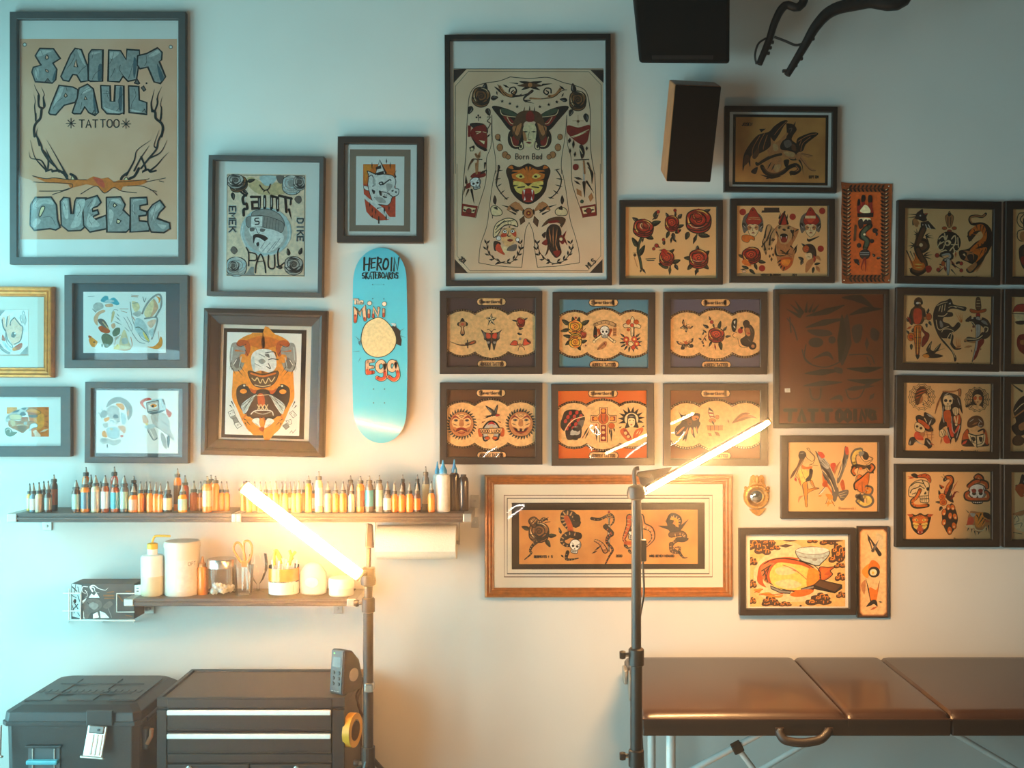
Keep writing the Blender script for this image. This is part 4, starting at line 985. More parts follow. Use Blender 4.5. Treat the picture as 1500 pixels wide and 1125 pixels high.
for i in range(3):
    for j in range(2):
        MB().lathe([(.0062, 0), (.0062, .002), (.005, .003)], (-.012 + .024 * j, -.0022, .070 - .018 * i), 12, 'Y').build('button', M_TOOL, fp)
ik = Ink(); ik.run('l g 1.6 -18 -10 -10 -10;l g 1.6 -6 -10 2 -10;l g 1.6 6 -10 16 -10', lambda q: (q[0] / 1000, -q[1] / 1000), .001)
ik.build('lettering', fp, lambda x, y, z: (x, -.0027 - z, y))
rb = MB().lathe([(.022, 0), (.022, .003), (.014, .004)], (w_ / 2 - .001, .055, .06), 18, 'X').build('side_badge', mat('badge_grey', 'a89c8c', .4), t)
# cables behind the supply
cab = thing('power_cables', 'tangle of thin cables looping beside the black cabinet corner', 'cable', W(518, 990, .30))
for pts in ([(525, 1000, .24), (527, 990, .24), (529, 988, .26), (530, 1004, .3), (524, 1030, .3), (534, 1060, .3), (533, 1130, .3)], [(526, 1004, .22), (529, 992, .22), (531, 1000, .26), (522, 1020, .31), (528, 1045, .3), (529, 1130, .3)]):
    MB().tube(crom([W(x, y, d_) - cab.location for x, y, d_ in pts], n=6), .0035, 8).build('cable', mat('cable_brown', '4a3020', .5), cab, smooth=True)
MB().lathe([(.013, -.012), (.013, .012)], W(527, 986, .29) - cab.location, 12, 'X').build('plug', mat('plug_tan', '9a7a58', .45), cab)
# yellow tape roll
p = W(515, 1068, .36)
t = thing('tape_roll', 'yellow roll of tape hanging on the side of the black cabinet', 'tape', (xR + .004, -.365, p.z))
t.rotation_euler = (0, 0, R(-14))
MB().lathe([(.034, .002), (.034, .026), (.056, .026), (.056, .002), (.034, .002)], (0, 0, 0), 32, 'X', caps=False).build('tape', mat('tape_yellow', 'd99a1c', .45, var=.05), t, smooth=True)
MB().lathe([(.031, .001), (.031, .027), (.034, .027), (.034, .001), (.031, .001)], (0, 0, 0), 32, 'X', caps=False).build('core', mat('tape_core', '5a3a1c', .8), t, smooth=True)
MB().tube([(-.003, 0, .033), (.034, 0, .033)], .004, 8).build('peg', M_STEEL, t)

# ---------------------------------------------------------------- black travel case
M_CASE = mat('case_black_plastic', '1c1816', .4, var=.1, scale=150, bump=.25, bscale=500)
dB, dF = .06, .47
zl = W(0, 1052, dF).z
xl, xr = W(2, 1052, dF).x, W(205, 1052, dF).x
t = thing('travel_case', 'rugged black plastic rolling case with silver latches at the lower left', 'case', ((xl + xr) / 2, 0, 0))
Wc = xr - xl; zb = .12
def ring_loft(m, secs):
    """secs: list of (x half width, y front, y back, z)"""
    rr = []
    for hw, yf, yb, z in secs:
        c_ = .02
        pts = [(-hw + c_, yf), (hw - c_, yf), (hw, yf + c_), (hw, yb - c_), (hw - c_, yb), (-hw + c_, yb), (-hw, yb - c_), (-hw, yf + c_)]
        rr.append([m.bm.verts.new((x, y, z)) for x, y in pts])
    for a_, b_ in zip(rr, rr[1:]):
        for i in range(8): m.bm.faces.new((a_[i], a_[(i + 1) % 8], b_[(i + 1) % 8], b_[i]))
    m.bm.faces.new(rr[0][::-1]); m.bm.faces.new(rr[-1])
    return m
h = Wc / 2
zs = W(0, 1058, dF).z
ring_loft(MB(), [(h - .025, -dF + .02, -dB - .02, .06), (h - .015, -dF + .012, -dB - .01, .10), (h - .008, -dF + .006, -dB, zs - .004)]).build('body', M_CASE, t, bevel=.003)
zt1, zt2 = W(0, 1035, dF - .06).z, W(0, 1034, dF - .06).z + .012
ring_loft(MB(), [(h + .004, -dF - .004, -dB + .004, zs - .012), (h + .004, -dF - .004, -dB + .004, zs + .002)]).build('lid_seam', M_CASE, t, bevel=.002)
ld = ring_loft(MB(), [(h, -dF, -dB, zs), (h - .004, -dF + .004, -dB - .002, zs + .030), (h - .03, -dF + .04, -dB - .02, zs + .046), (h - .05, -dF + .075, -dB - .03, zs + .050)]).build('lid', M_CASE, t, bevel=.003)
for x_ in (-.14, 0, .14): MB().box((x_, -.27, zs + .0505), (.09, .26, .005), bevel=.002).build('lid_rib', M_CASE, ld)
for y_ in (-.33, -.21): MB().box((0, y_, zs + .0535), (Wc - .16, .008, .003), bevel=.001).build('lid_groove_bar', M_CASE, ld)
# embossed illegible strip on the lid
for i in range(16): MB().box((-.17 + .022 * i, -.30, zs + .0535), (.014, .03, .002), bevel=.0006).build('embossed_block', M_CASE, ld)
M_LATCH = mat('latch_silver', 'b9b3a8', .28, metal=.7, var=.05)
def latch(cx, w_, y0, y1, tilt):
    p0, p1 = W(cx, y0, dF), W(cx, y1, dF)
    e = thing('latch', None, None); e.parent = t; e.location = (p0.x - t.location.x, -dF - .006, p0.z); e.rotation_euler = (R(-14), R(tilt), 0)
    H_ = (p0.z - p1.z)
    MB().box((0, -.008, -H_ * .5), (w_, .008, H_), bevel=.003).build('latch_plate', M_LATCH, e)
    MB().box((0, -.013, -.012), (w_ * .78, .008, .024), bevel=.003).build('latch_hinge', mat('latch_hinge_grey', '6c6a66', .4, metal=.5), e)
    for q in (-.12, .1, .32): MB().box((w_ * q, -.0135, -H_ * .58), (.005, .004, H_ * .62), bevel=.001).build('latch_ridge', mat('latch_ridge_glint', 'e4e0d8', .35), e)  # white colour paints the reflections running along the ridges
    MB().box((0, -.010, -H_ * .96), (w_ * 1.22, .014, .008), bevel=.003).build('latch_lip', M_LATCH, e)
    MB().lathe([(.004, 0), (.004, .003)], (w_ * .12, -.017, -.012), 10, 'Y').build('rivet', black_m, e)
    return e
latch(146, .062, 1062, 1108, 5)
latch(-8, .062, 1062, 1108, -5)
xa, xb = W(128, 0, dF).x - t.location.x, W(167, 0, dF).x - t.location.x
MB().box(((xa + xb) / 2, -dF - .006, zs + .016), (xb - xa, .012, .05), bevel=.003).build('latch_mount', M_CASE, t)
# recessed front handle
p0, p1 = W(38, 1092, dF), W(90, 1092, dF)
MB().box(((p0.x + p1.x) / 2 - t.location.x, -dF + .002, p0.z - .003), (p1.x - p0.x, .02, .008), bevel=.002).build('handle_hood', M_CASE, t)
MB().box(((p0.x + p1.x) / 2 - t.location.x, -dF + .006, p0.z - .06), (p1.x - p0.x - .012, .008, .11), bevel=.002).build('handle_recess', mat('recess_grey', '4a5052', .5), t)
MB().box(((p0.x + p1.x) / 2 - t.location.x, -dF - .008, W(0, 1115, dF).z), (p1.x - p0.x - .014, .022, .014), bevel=.004).build('front_handle', mat('handle_daylit', '4aa6b4', .3), t)  # teal puts the window's cyan light into the handle's colour
for q in (-.035, .035):
    MB().box(((p0.x + p1.x) / 2 - t.location.x + q, -dF - .0, p0.z - .06), (.004, .006, .1), bevel=.001).build('handle_rail', M_LATCH, t)
# side hinge knuckle and clasp on the right
MB().tube([(h + .004, -dF + .05, zs - .005), (h + .004, -dB - .05, zs - .002)], .008, 10).build('side_rail', M_CASE, t)
e = MB().box((h - .006, -dF + .06, zs - .07), (.03, .03, .07), bevel=.006).build('side_clasp', M_CASE, t)
MB().tube([(h + .005, -dF + .05, zs - .085), (h + .02, -dF + .045, zs - .06), (h + .022, -dF + .045, zs - .035)], .007, 10).build('clasp_lever', mat('lever_copper', '8a5a3a', .35, metal=.3), t)
for sx_ in (-1, 1): MB().lathe([(.06, -.02), (.06, .02)], (sx_ * (h - .05), -dB - .06, .0605), 20, 'X').build('wheel', black_m, t)
MB().box((0, -dF + .06, .031), (Wc - .1, .05, .06), bevel=.006).build('foot', M_CASE, t)

# ---------------------------------------------------------------- massage table
M_VINYL = mat('vinyl_brown', '2e1b12', .38, var=.08, scale=10, bump=.12, bscale=220, coat=.2)
M_VSIDE = mat('vinyl_side', '281810', .42, var=.08, scale=10)
M_LEG = mat('leg_aluminium', 'd4d4d0', .35, metal=.15, var=.04)
dF, dB = .76, .06
zt = W(0, 1046, dF).z; zbm = W(0, 1078.5, dF).z; zse = W(0, 1054, dF).z
x0 = W(941, 1050, dF).x
x1 = W(1241, 1050, dF).x; x2 = W(1394, 1050, dF).x; x3 = x0 + 1.86
t = thing('massage_table', 'padded brown vinyl massage table on aluminium legs', 'massage table', ((x0 + x3) / 2, -(dF + dB) / 2, 0))
tx, ty = t.location.x, t.location.y
def cushion(a, b):
    """padded section with rolled edges"""
    m = MB(); NX, NY = 18, 16; a += .003; b -= .003
    def edge(s): return max(0.0, 1 - s)
    rows = []
    for j in range(NY + 1):
        row = []
        for i in range(NX + 1):
            u, v = i / NX, j / NY
            u = .5 - .5 * math.cos(u * math.pi) if True else u; v = .5 - .5 * math.cos(v * math.pi)
            x = a + (b - a) * u; y = -dF + (dF - dB) * v
            ex = min(x - a, b - x) / .018; ey = min(y + dF, -dB - y) / .035
            f = min(1, max(0, ex)); g = min(1, max(0, ey))
            z = zt - .010 * (1 - math.sqrt(1 - (1 - f) ** 2)) - .030 * (1 - math.sqrt(1 - (1 - g) ** 2)) + .006 * math.sin(math.pi * min(1, max(0, (x - a) / (b - a)))) * math.sin(math.pi * v)
            row.append(m.bm.verts.new((x - tx, y - ty, z)))
        rows.append(row)
    for j in range(NY):
        for i in range(NX): m.bm.faces.new((rows[j][i], rows[j][i + 1], rows[j + 1][i + 1], rows[j + 1][i]))
    bd = rows[0] + [r_[-1] for r_ in rows[1:]] + rows[-1][-2::-1] + [r_[0] for r_ in rows[-2:0:-1]]
    lo = [m.bm.verts.new((v.co.x, v.co.y, zse - .002)) for v in bd]
    for i in range(len(bd)): m.bm.faces.new((bd[i], bd[(i + 1) % len(bd)], lo[(i + 1) % len(bd)], lo[i]))
    return m.build('cushion', M_VINYL, t, smooth=True)
for a, b in ((x0, x1), (x1, x2), (x2, x3)): cushion(a, b)
for a, b in ((x0, (x1 + x2) / 2 + .18), ((x1 + x2) / 2 + .181, x3)):
    b_ = b; 
for a, b in ((x0, x2), (x2 + .002, x3)):
    MB().box(((a + b) / 2 - tx, -(dF + dB) / 2 - ty, (zse + zbm) / 2 - .001), (b - a - .002, dF - dB - .006, zse - zbm), bevel=.004).build('side_frame', M_VSIDE, t)
MB().tube([(x0 - tx, -dF - ty + .001, zse), (x2 - tx, -dF - ty + .001, zse)], .0028, 8).build('piping', M_VINYL, t)
MB().tube([(x2 - tx + .004, -dF - ty + .001, zse), (x3 - tx, -dF - ty + .001, zse)], .0028, 8).build('piping', M_VINYL, t)
def tp3(x, y, d_): q = W(x, y, d_); return Vector((q.x - tx, q.y - ty, q.z))
hp = [tp3(1142, 1071, dF + .006), tp3(1144, 1078, dF + .014), tp3(1152, 1085, dF + .022), tp3(1175, 1088, dF + .026), tp3(1200, 1084, dF + .022), tp3(1211, 1075, dF + .014), tp3(1214, 1071, dF + .006)]
hd = MB().tube(crom(hp, n=6), .013, 10).build('carry_handle', mat('handle_leather', '1c120d', .5), t, smooth=True)
for xx in (1142, 1214):
    MB().box(tp3(xx, 1071, dF + .003), (.026, .006, .022), bevel=.002).build('handle_mount', M_VSIDE, hd)
    MB().lathe([(.008, 0), (.008, .004), (.004, .006)], tp3(xx, 1070.5, dF + .006), 12, 'Y').build('rivet', M_STEEL, hd)
# legs
def bar(p, q, w_, name, m=M_LEG, parent=t):
    return MB().tube([p, q], w_, 10).build(name, m, parent, smooth=True)
for yy in (-dF + .06, -dB - .08):
    for xx in (x0 + .092, x3 - .092):
        q = Vector((xx - tx, yy - ty, 0))
        l_ = bar(q, q + Vector((0, 0, zbm + .004)), .0145, 'leg')
        MB().lathe([(.019, .0), (.019, .05), (.016, .055)], q, 12).build('foot', black_m, l_)
for s_, xx in ((1, x0), (-1, x3)):
    yy = -dF + .06 - ty; P = lambda u, z: Vector((xx + s_ * u - tx, yy, z))
    b_ = bar(P(.092, .42), P(.39, zbm + .004), .010, 'brace')
    q = P(.292, .522)
    MB().box(q, (.032, .03, .03), rot=Matrix.Rotation(R(-28 * s_), 3, 'Y'), bevel=.004).build('joint', black_m, b_)
    bar(q, P(.49, .26), .009, 'strut')
    yy = -dB - .08 - ty; bar(P(.092, .03), P(.92, zbm - .06), .010, 'rear_brace')
for xx in (x0 + .092, x3 - .092): bar(Vector((xx - tx, -dF + .06 - ty, .2)), Vector((xx - tx, -dB - .08 - ty, .2)), .010, 'cross_bar')
# end fittings of the head end
m = MB().lathe([(.05, 0), (.05, .008), (.04, .012)], (x0 - tx - .0005, .12, zt - .045), 20, 'X'); m.build('end_plate', mat('fitting_grey', '8c8378', .4, metal=.3), t)
bmq = MB().box((x0 - tx - .008, .2, zt - .03), (.014, .07, .05), bevel=.004); bmq.build('end_fitting', mat('fitting_grey', '8c8378', .4, metal=.3), t)

# ---------------------------------------------------------------- lamps on stands
M_STAND = mat('stand_black', '251b15', .4, var=.1, scale=60)
M_HEAD = mat('lamp_housing', '3a2a20', .45, var=.08, scale=60)
def oriented(p, q, facing):
    """rotation whose X runs p -> q and whose -Y leans towards facing"""
    x = (q - p).normalized(); y = -(facing - x * facing.dot(x)).normalized(); z = x.cross(y)
    return Matrix((x, y, z)).transposed()
def floor_lamp(label, px_, d_, ytop, collars, A, B, face, wid, strength, strip_w, cabpts, extra=None, hw=1.0, front=0, ht=.022):
    base = W(px_, 1000, d_); 
    t = thing('floor_lamp', label, 'lamp', (base.x, -d_, 0))
    def loc(x, y, dd): q = W(x, y, dd); return Vector((q.x - base.x, q.y + d_, q.z))
    zc = W(0, collars[0], d_).z; zt_ = W(0, ytop, d_).z
    MB().tube([(0, 0, .25), (0, 0, zc)], .0165, 14).build('lower_pole', M_STAND, t, smooth=True)
    MB().tube([(0, 0, zc - .02), (0, 0, zt_)], .0135, 14).build('upper_pole', M_STAND, t, smooth=True)
    for y_ in collars:
        z_ = W(0, y_, d_).z
        c_ = MB().lathe([(.018, -.024), (.0215, -.022), (.0215, .02), (.018, .024)], (0, 0, z_), 16).build('collar', M_STAND, t, smooth=True)
        MB().tube([(-.015, 0, z_ + .006), (-.034, -.004, z_ + .006)], .006, 8).build('knob_stem', M_STEEL, c_)
        MB().lathe([(.010, -.008), (.012, 0), (.010, .008)], (-.038, -.004, z_ + .006), 10, 'X').build('knob', M_STAND, c_, smooth=True)
    for a_ in (20, 140, 260):
        q = Vector((math.cos(R(a_)) * .34, math.sin(R(a_)) * .30, .012))
        l_ = MB().tube([(0, 0, .42), q], .008, 8).build('leg', M_STAND, t)
        MB().lathe([(.013, -.011), (.013, .01)], q, 10).build('foot', black_m, l_)
    MB().lathe([(.022, 0), (.022, .05)], (0, 0, .395), 14).build('leg_hub', M_STAND, t)
    a_, b_ = loc(*A), loc(*B)
    rot = oriented(a_, b_, Vector(face)); L = (b_ - a_).length; mid = (a_ + b_) / 2
    e = thing('light_bar', None, None); e.parent = t; e.location = mid; e.rotation_euler = rot.to_euler()
    MB().box((0, .006 + ht / 2, 0), (L, ht, wid * hw), bevel=ht * .22).build('housing', M_HEAD, e)
    MB().box((0, .0, 0), (L - .004, .012, strip_w), bevel=.003).build('diffuser', emit('lamp_glow_%d' % int(strength), LAMP_COL, strength), e)
    if front:
        h_, w2 = L / 2 - .004, strip_w * .5
        pf = [(-h_ + w2 * 2.4 * (1 - math.cos(q)), w2 * math.sin(q)) for q in [i * math.pi / 16 for i in range(9)]]
        MB().prism([(x, z) for x, z in pf] + [(-x, z) for x, z in pf[::-1]] + [(-x, -z) for x, z in pf[1:]] + [(x, -z) for x, z in pf[::-1][:-1]], .006, Matrix.Translation((0, -.006, 0))).build('front_diffuser', emit('lamp_glow_front', (1.0, 0.43, 0.115), front), e)
    for s_ in (-1, 1): MB().box((s_ * (L / 2 + .003), .005, 0), (.008, .02, wid * .8), bevel=.003).build('end_cap', M_HEAD, e)
    j = loc(px_, ytop, d_)
    MB().lathe([(.012, -.02), (.024, -.014), (.026, .0), (.022, .016), (.008, .022)], j, 16).build('head_joint', M_STAND, t, smooth=True)
    near = a_ if (a_ - j).length < (b_ - j).length else b_
    MB().tube(crom([j, (j + near) / 2 + Vector((0, .02, .012)), near + Vector((0, .016, 0))], n=5), .009, 10).build('neck', M_STAND, t, smooth=True)
    MB().tube(crom([loc(*p) for p in cabpts], n=6), .0032, 8).build('power_cord', M_STAND, t, smooth=True)
    if extra: extra(t, loc)
    return t
def left_extra(t, loc):
    MB().hexa([loc(535, 802, .475), loc(548, 803, .475), loc(548, 803, .45), loc(535, 802, .45), loc(537, 766, .475), loc(546, 768, .475), loc(546, 768, .45), loc(537, 766, .45)]).build('upper_grip', M_STAND, t, bevel=.004)
    MB().tube([loc(540, 800, .46), loc(540, 842, .46)], .008, 10).build('grip_rod', M_STAND, t)
    MB().box(loc(540, 842, .46), (.04, .035, .05), bevel=.006).build('swivel_block', M_STAND, t)
    MB().box(loc(541, 1006, .465), (.03, .04, .03), bevel=.006).build('clamp', M_STEEL, t)
floor_lamp('glowing light bar slanting down to the right on a black stand beside the tool cabinet', 539.5, .46, 850, (886, 1120), (357, 713, .60), (527, 843, .53), (0, -1, .12), .046, TUBE_L, .036,
           [(545, 850, .44), (543, 880, .43), (535, 920, .435), (533, 960, .44), (536, 1010, .435), (534, 1060, .44), (534, 1130, .44)], left_extra, .22, 330.0)
def right_extra(t, loc):
    # silver hinge plate and folded upper wing
    MB().hexa([loc(934, 695, 0.920), loc(953, 691, 0.910), loc(953, 691, 0.900), loc(934, 695, 0.910), loc(942, 724, 0.920), loc(962, 712, 0.900), loc(962, 712, 0.890), loc(942, 724, 0.910)]).build('hinge_plate', mat('hinge_plate_silver', '7d8082', .4, metal=.4), t, bevel=.001)
    MB().hexa([loc(932, 697, 0.930), loc(968, 706, 0.890), loc(968, 706, 0.860), loc(932, 697, 0.910), loc(934, 691, 0.930), loc(985, 684, 0.880), loc(985, 684, 0.850), loc(934, 691, 0.910)]).build('folded_wing', mat('wing_black', '120d0a', .8, spec=.1), t, bevel=.003)
    MB().tube(crom([loc(931, 716, 0.930), loc(929, 700, 0.930), loc(930, 688, 0.930), loc(936, 686, 0.930)], n=5), .006, 8).build('yoke', M_STAND, t, smooth=True)
    MB().box(loc(941, 806, 0.955), (.022, .02, .062), bevel=.004).build('cord_switch', black_m, t)
    MB().lathe([(.0155, -.003), (.0155, .003)], loc(932, 761, 0.940), 14).build('steel_ring', M_STEEL, t)
floor_lamp('thin glowing light bar rising to the right on a stand by the massage table', 932, 1.0, 722, (962, 1110), (945, 720, .92), (1123, 621, .76), (.15, -.34, -1), .052, TUBE_R, .050,
           [(934, 735, 0.980), (939, 760, 0.960), (941, 790, 0.955), (942, 830, 0.955), (943, 870, 0.970), (937, 910, 0.970), (938, 960, 0.970), (939, 1020, 0.975), (940, 1080, 0.980), (944, 1140, 0.980)], right_extra, .9, 0, .008)

# ---------------------------------------------------------------- curly light tubes in the room behind the camera, mirrored in the glass
NY = 5.0
NK = PX * (CAMD + NY) / CAMD
nt_ = thing('neon_light', 'curly white light tubes hanging in the room, seen mirrored in the picture glass', 'lamp', ((870 - VX) * NK, -NY, CAMZ - (655 - HY) * NK))
for pts in ([(866, 622), (872, 625), (878, 634), (876, 637), (869, 633), (864, 626), (866, 622)], [(862, 652), (868, 660), (871, 668), (866, 671), (864, 667)], [(915, 671), (928, 660), (948, 647)], [(982, 634), (989, 633)], [(982, 652), (994, 644), (1002, 632)], [(706, 673), (714, 663), (728, 655)], [(724, 673), (731, 664)], [(743, 750), (755, 741), (766, 739), (766, 743), (755, 751), (744, 759)]):
    MB().tube(crom([((x - 870) * NK, 0, -(y - 655) * NK) for x, y in pts], n=5), .0055, 8).build('light_tube', emit('neon_white', (1.0, .93, .82), 60.0), nt_, smooth=True)
MB().tube([(0, .02, -.1), (0, .02, ROOM_H - nt_.location.z)], .006, 8).build('hanger', black_m, nt_)
# ---------------------------------------------------------------- haze added to make the lamps glow, standing in for lens bloom
hz = bpy.data.materials.new('bloom_haze'); hz.use_nodes = True
nt = hz.node_tree; nt.nodes.remove(nt.nodes['Principled BSDF'])
vs_ = nt.nodes.new('ShaderNodeVolumeScatter'); vs_.inputs['Density'].default_value = HAZE; vs_.inputs['Anisotropy'].default_value = 0.86
vs_.inputs['Color'].default_value = (.95, .95, .95, 1)
nt.links.new(vs_.outputs[0], nt.nodes['Material Output'].inputs['Volume'])
if HAZE > 0:
    o = MB().box(((ROOM_L + ROOM_R) / 2, ROOM_F / 2, ROOM_H / 2), (ROOM_R - ROOM_L + .1, -ROOM_F + .1, ROOM_H + .1)).build('haze', hz)
    tag(o, 'thin haze added through the room for the glow around the lamps', None, None, 'stuff')
# ---------------------------------------------------------------- drawings: recurring motifs
PALC['q'] = hx('f2b48e'); PALC['i'] = hx('ecb87c'); PALC['j'] = hx('efd2a0'); PALC['h'] = hx('c07a48'); PALC['k'] = hx('f2c078')
MOT['rose'] = '''o R 4 -48 -5 -42 -34 -14 -49 18 -47 44 -30 50 2 40 34 10 49 -22 45 -45 26
f S -46 8 -20 24 12 27 36 14 46 -8 48 6 36 30 8 36 -26 30;b S 16 -30 -34 0 -44 34 -30;f S -20 -6 0 16 24 4 16 22 -4 26 -22 14
l K 4 -47 6 -20 24 12 27 36 14 47 -8;l K 3.5 -40 30 -12 38 22 36 42 22;l K 4 -30 -28 -34 -4 -16 16 8 18 28 4 28 -18 12 -32 -10 -32 -30 -28
f r -20 -22 0 -28 20 -16 14 4 -6 8 -20 -6;l K 3 -14 -12 0 -22 14 -10 8 2 -6 2 -4 -8 4 -8;b y 5 -42 -18 -36 8 -22 26;b y 4 -8 -46 20 -42 38 -26;l K 3 28 4 44 6;l K 3 -30 8 -44 12;l K 3 8 18 10 34'''
MOT['roseg'] = MOT['rose'].replace(' R ', ' g ').replace(' S ', ' D ').replace(' r ', ' N ').replace(' y ', ' W ')
MOT['roseu'] = MOT['rose'].replace(' R ', ' a ').replace(' S ', ' u ').replace(' r ', ' U ').replace(' y ', ' W ').replace(' K ', ' U ')
MOT['rosey'] = MOT['rose'].replace(' R ', ' Y ').replace(' S ', ' O ').replace(' r ', ' o ')
MOT['roset'] = MOT['rose'].replace(' R ', ' h ').replace(' S ', ' B ').replace(' r ', ' T ').replace(' y ', ' C ')
MOT['rosed'] = MOT['rose'].replace(' R ', ' m ').replace(' S ', ' D ').replace(' r ', ' M ').replace(' y ', ' C ')
MOT['leaf'] = '''o V 3 0 4 -13 -8 -12 -26 0 -46 12 -28 14 -8;f K 0 4 14 -8 12 -28 0 -46 3 -20;l K 2 0 4 0 -42;b K 3 -12 -12 -2 -8;b K 3 -11 -24 -1 -20'''
MOT['kleaf'] = '''f K 0 4 -13 -8 -12 -26 0 -48 12 -28 14 -8;b G 4 -5 -6 -5 -24 0 -38'''
MOT['skull'] = '''o W 4 -32 -38 0 -50 32 -38 42 -10 32 12 24 16 22 42 -22 42 -24 16 -32 12 -42 -10
f G 26 -36 42 -10 32 12 24 16 30 -8;e K -16 -4 10 9 0;e K 16 -4 10 9 0;F K 0 6 -6 18 6 18;l K 3 -24 20 0 25 24 20;l K 2.5 -14 22 -14 40;l K 2.5 -5 24 -5 42;l K 2.5 5 24 5 42;l K 2.5 14 22 14 40;l K 2.5 -28 -22 -16 -18;l K 2.5 28 -22 16 -18;l K 3 -22 32 22 32'''
MOT['tiger'] = '''f K -60 -30 -46 -46 -24 -40 0 -50 24 -40 46 -46 60 -30 52 0 46 26 26 50 0 62 -26 50 -46 26 -52 0
o h 3 -46 -30 -24 -34 0 -44 24 -34 46 -30 42 0 30 24 14 20 0 26 -14 20 -30 24 -42 0;f j -40 0 -14 2 0 12 14 2 40 0 34 24 18 34 0 30 -18 34 -34 24
f j -34 -16 -20 -22 -10 -12 -22 -8;f j 34 -16 20 -22 10 -12 22 -8;e K -20 -14 4 3;e K 20 -14 4 3;F h -6 -20 6 -20 10 6 -10 6;F K -10 4 10 4 0 13
f R -16 26 0 18 16 26 14 50 0 56 -14 50;f S -10 34 10 34 6 52 -6 52;F W -14 22 -8 22 -11 36;F W 14 22 8 22 11 36;F W -12 52 -7 50 -9 40;F W 12 52 7 50 9 40
z K 6 -46 -24 -28 -26;z K 6 46 -24 28 -26;z K 5 -48 -8 -32 -4;z K 5 48 -8 32 -4;z K 5 -42 12 -28 10;z K 5 42 12 28 10;z K 5 0 -44 0 -28;z K 4 -12 -42 -6 -30;z K 4 12 -42 6 -30;l K 2.5 -28 16 -10 14;l K 2.5 28 16 10 14;f h -54 -38 -44 -44 -40 -34;f h 54 -38 44 -44 40 -34'''
MOT['tigero'] = MOT['tiger'].replace(' h ', ' O ').replace(' j ', ' y ')
MOT['swallow'] = '''f D -6 6 20 -2 40 4 30 14 4 16;f D 0 2 -40 -44 -24 -40 10 -20 14 2;f D 8 0 34 -52 36 -28 26 4;f R 24 6 42 2 52 8 36 16 20 16;F D -2 8 -52 14 -30 18 -54 30 -6 18;b G 5 -28 -36 2 -2;b G 4 32 -40 20 0;e K 42 5 2 2;f j 6 14 26 14 20 20'''
MOT['star'] = '''F K 0 -50 12 -14 48 -14 20 8 30 44 0 22 -30 44 -20 8 -48 -14 -12 -14'''
MOT['nstar'] = '''F j 0 -50 12 -16 48 -14 20 8 30 44 0 22 -30 44 -20 8 -48 -14 -12 -16;F K 0 0 0 -50 12 -16;F K 0 0 48 -14 20 8;F K 0 0 30 44 0 22;F K 0 0 -30 44 -20 8;F K 0 0 -48 -14 -12 -16;L K 3 0 -50 12 -16 48 -14 20 8 30 44 0 22 -30 44 -20 8 -48 -14 -12 -16 0 -50'''
MOT['dagger'] = '''O g 3 -7 -14 7 -14 4 46 0 60 -4 46;F K 0 -14 7 -14 4 46 0 60;o h 3 -22 -20 0 -24 22 -20 20 -12 0 -14 -20 -12;O M 3 -6 -22 6 -22 8 -50 -8 -50;l Y 3 -6 -30 6 -32;l Y 3 -6 -40 6 -42;d R 3 0 -54 7 6'''
MOT['butterfly'] = '''f K -4 0 -50 -38 -44 -6 -24 6 -34 40 -14 34 0 10 14 34 34 40 24 6 44 -6 50 -38 4 0;f h -10 -2 -40 -28 -36 -10 -20 0;f h 10 -2 40 -28 36 -10 20 0;f C -12 12 -26 30 -16 28;f C 12 12 26 30 16 28;e C -34 -22 4 3;e C 34 -22 4 3;f M -4 -14 4 -14 4 22 0 34 -4 22;l K 2 -2 -14 -12 -28;l K 2 2 -14 12 -28'''
MOT['girl'] = '''f K -34 -20 -20 -46 10 -50 34 -34 40 0 34 30 20 44 -30 40 -40 10;f j -18 -20 -2 -28 16 -18 18 6 4 26 -10 24 -20 4;f j -8 20 6 22 14 44 -16 44;l K 2.5 -14 -8 -6 -10;l K 2.5 4 -10 14 -8;e K -9 -5 2.5 2;e K 9 -5 2.5 2;l K 2 0 -6 -2 6 2 6;b R 5 -6 14 0 12 7 14;e r -13 5 3.5 3;e r 13 5 3.5 3;b N 5 -30 -10 -20 -36 10 -42;b N 5 26 -26 34 0 28 28'''
MOT['cloud'] = '''f B -50 10 -46 -10 -30 -14 -26 -34 0 -40 14 -28 34 -30 42 -10 52 0 44 14 20 20 0 14 -20 22 -40 20;l o 4 -34 4 -30 -8 -18 -8 -16 2 -26 4;l o 4 -8 0 -10 -22 8 -28 16 -14 6 -8;l o 4 20 8 22 -10 36 -10 36 2'''
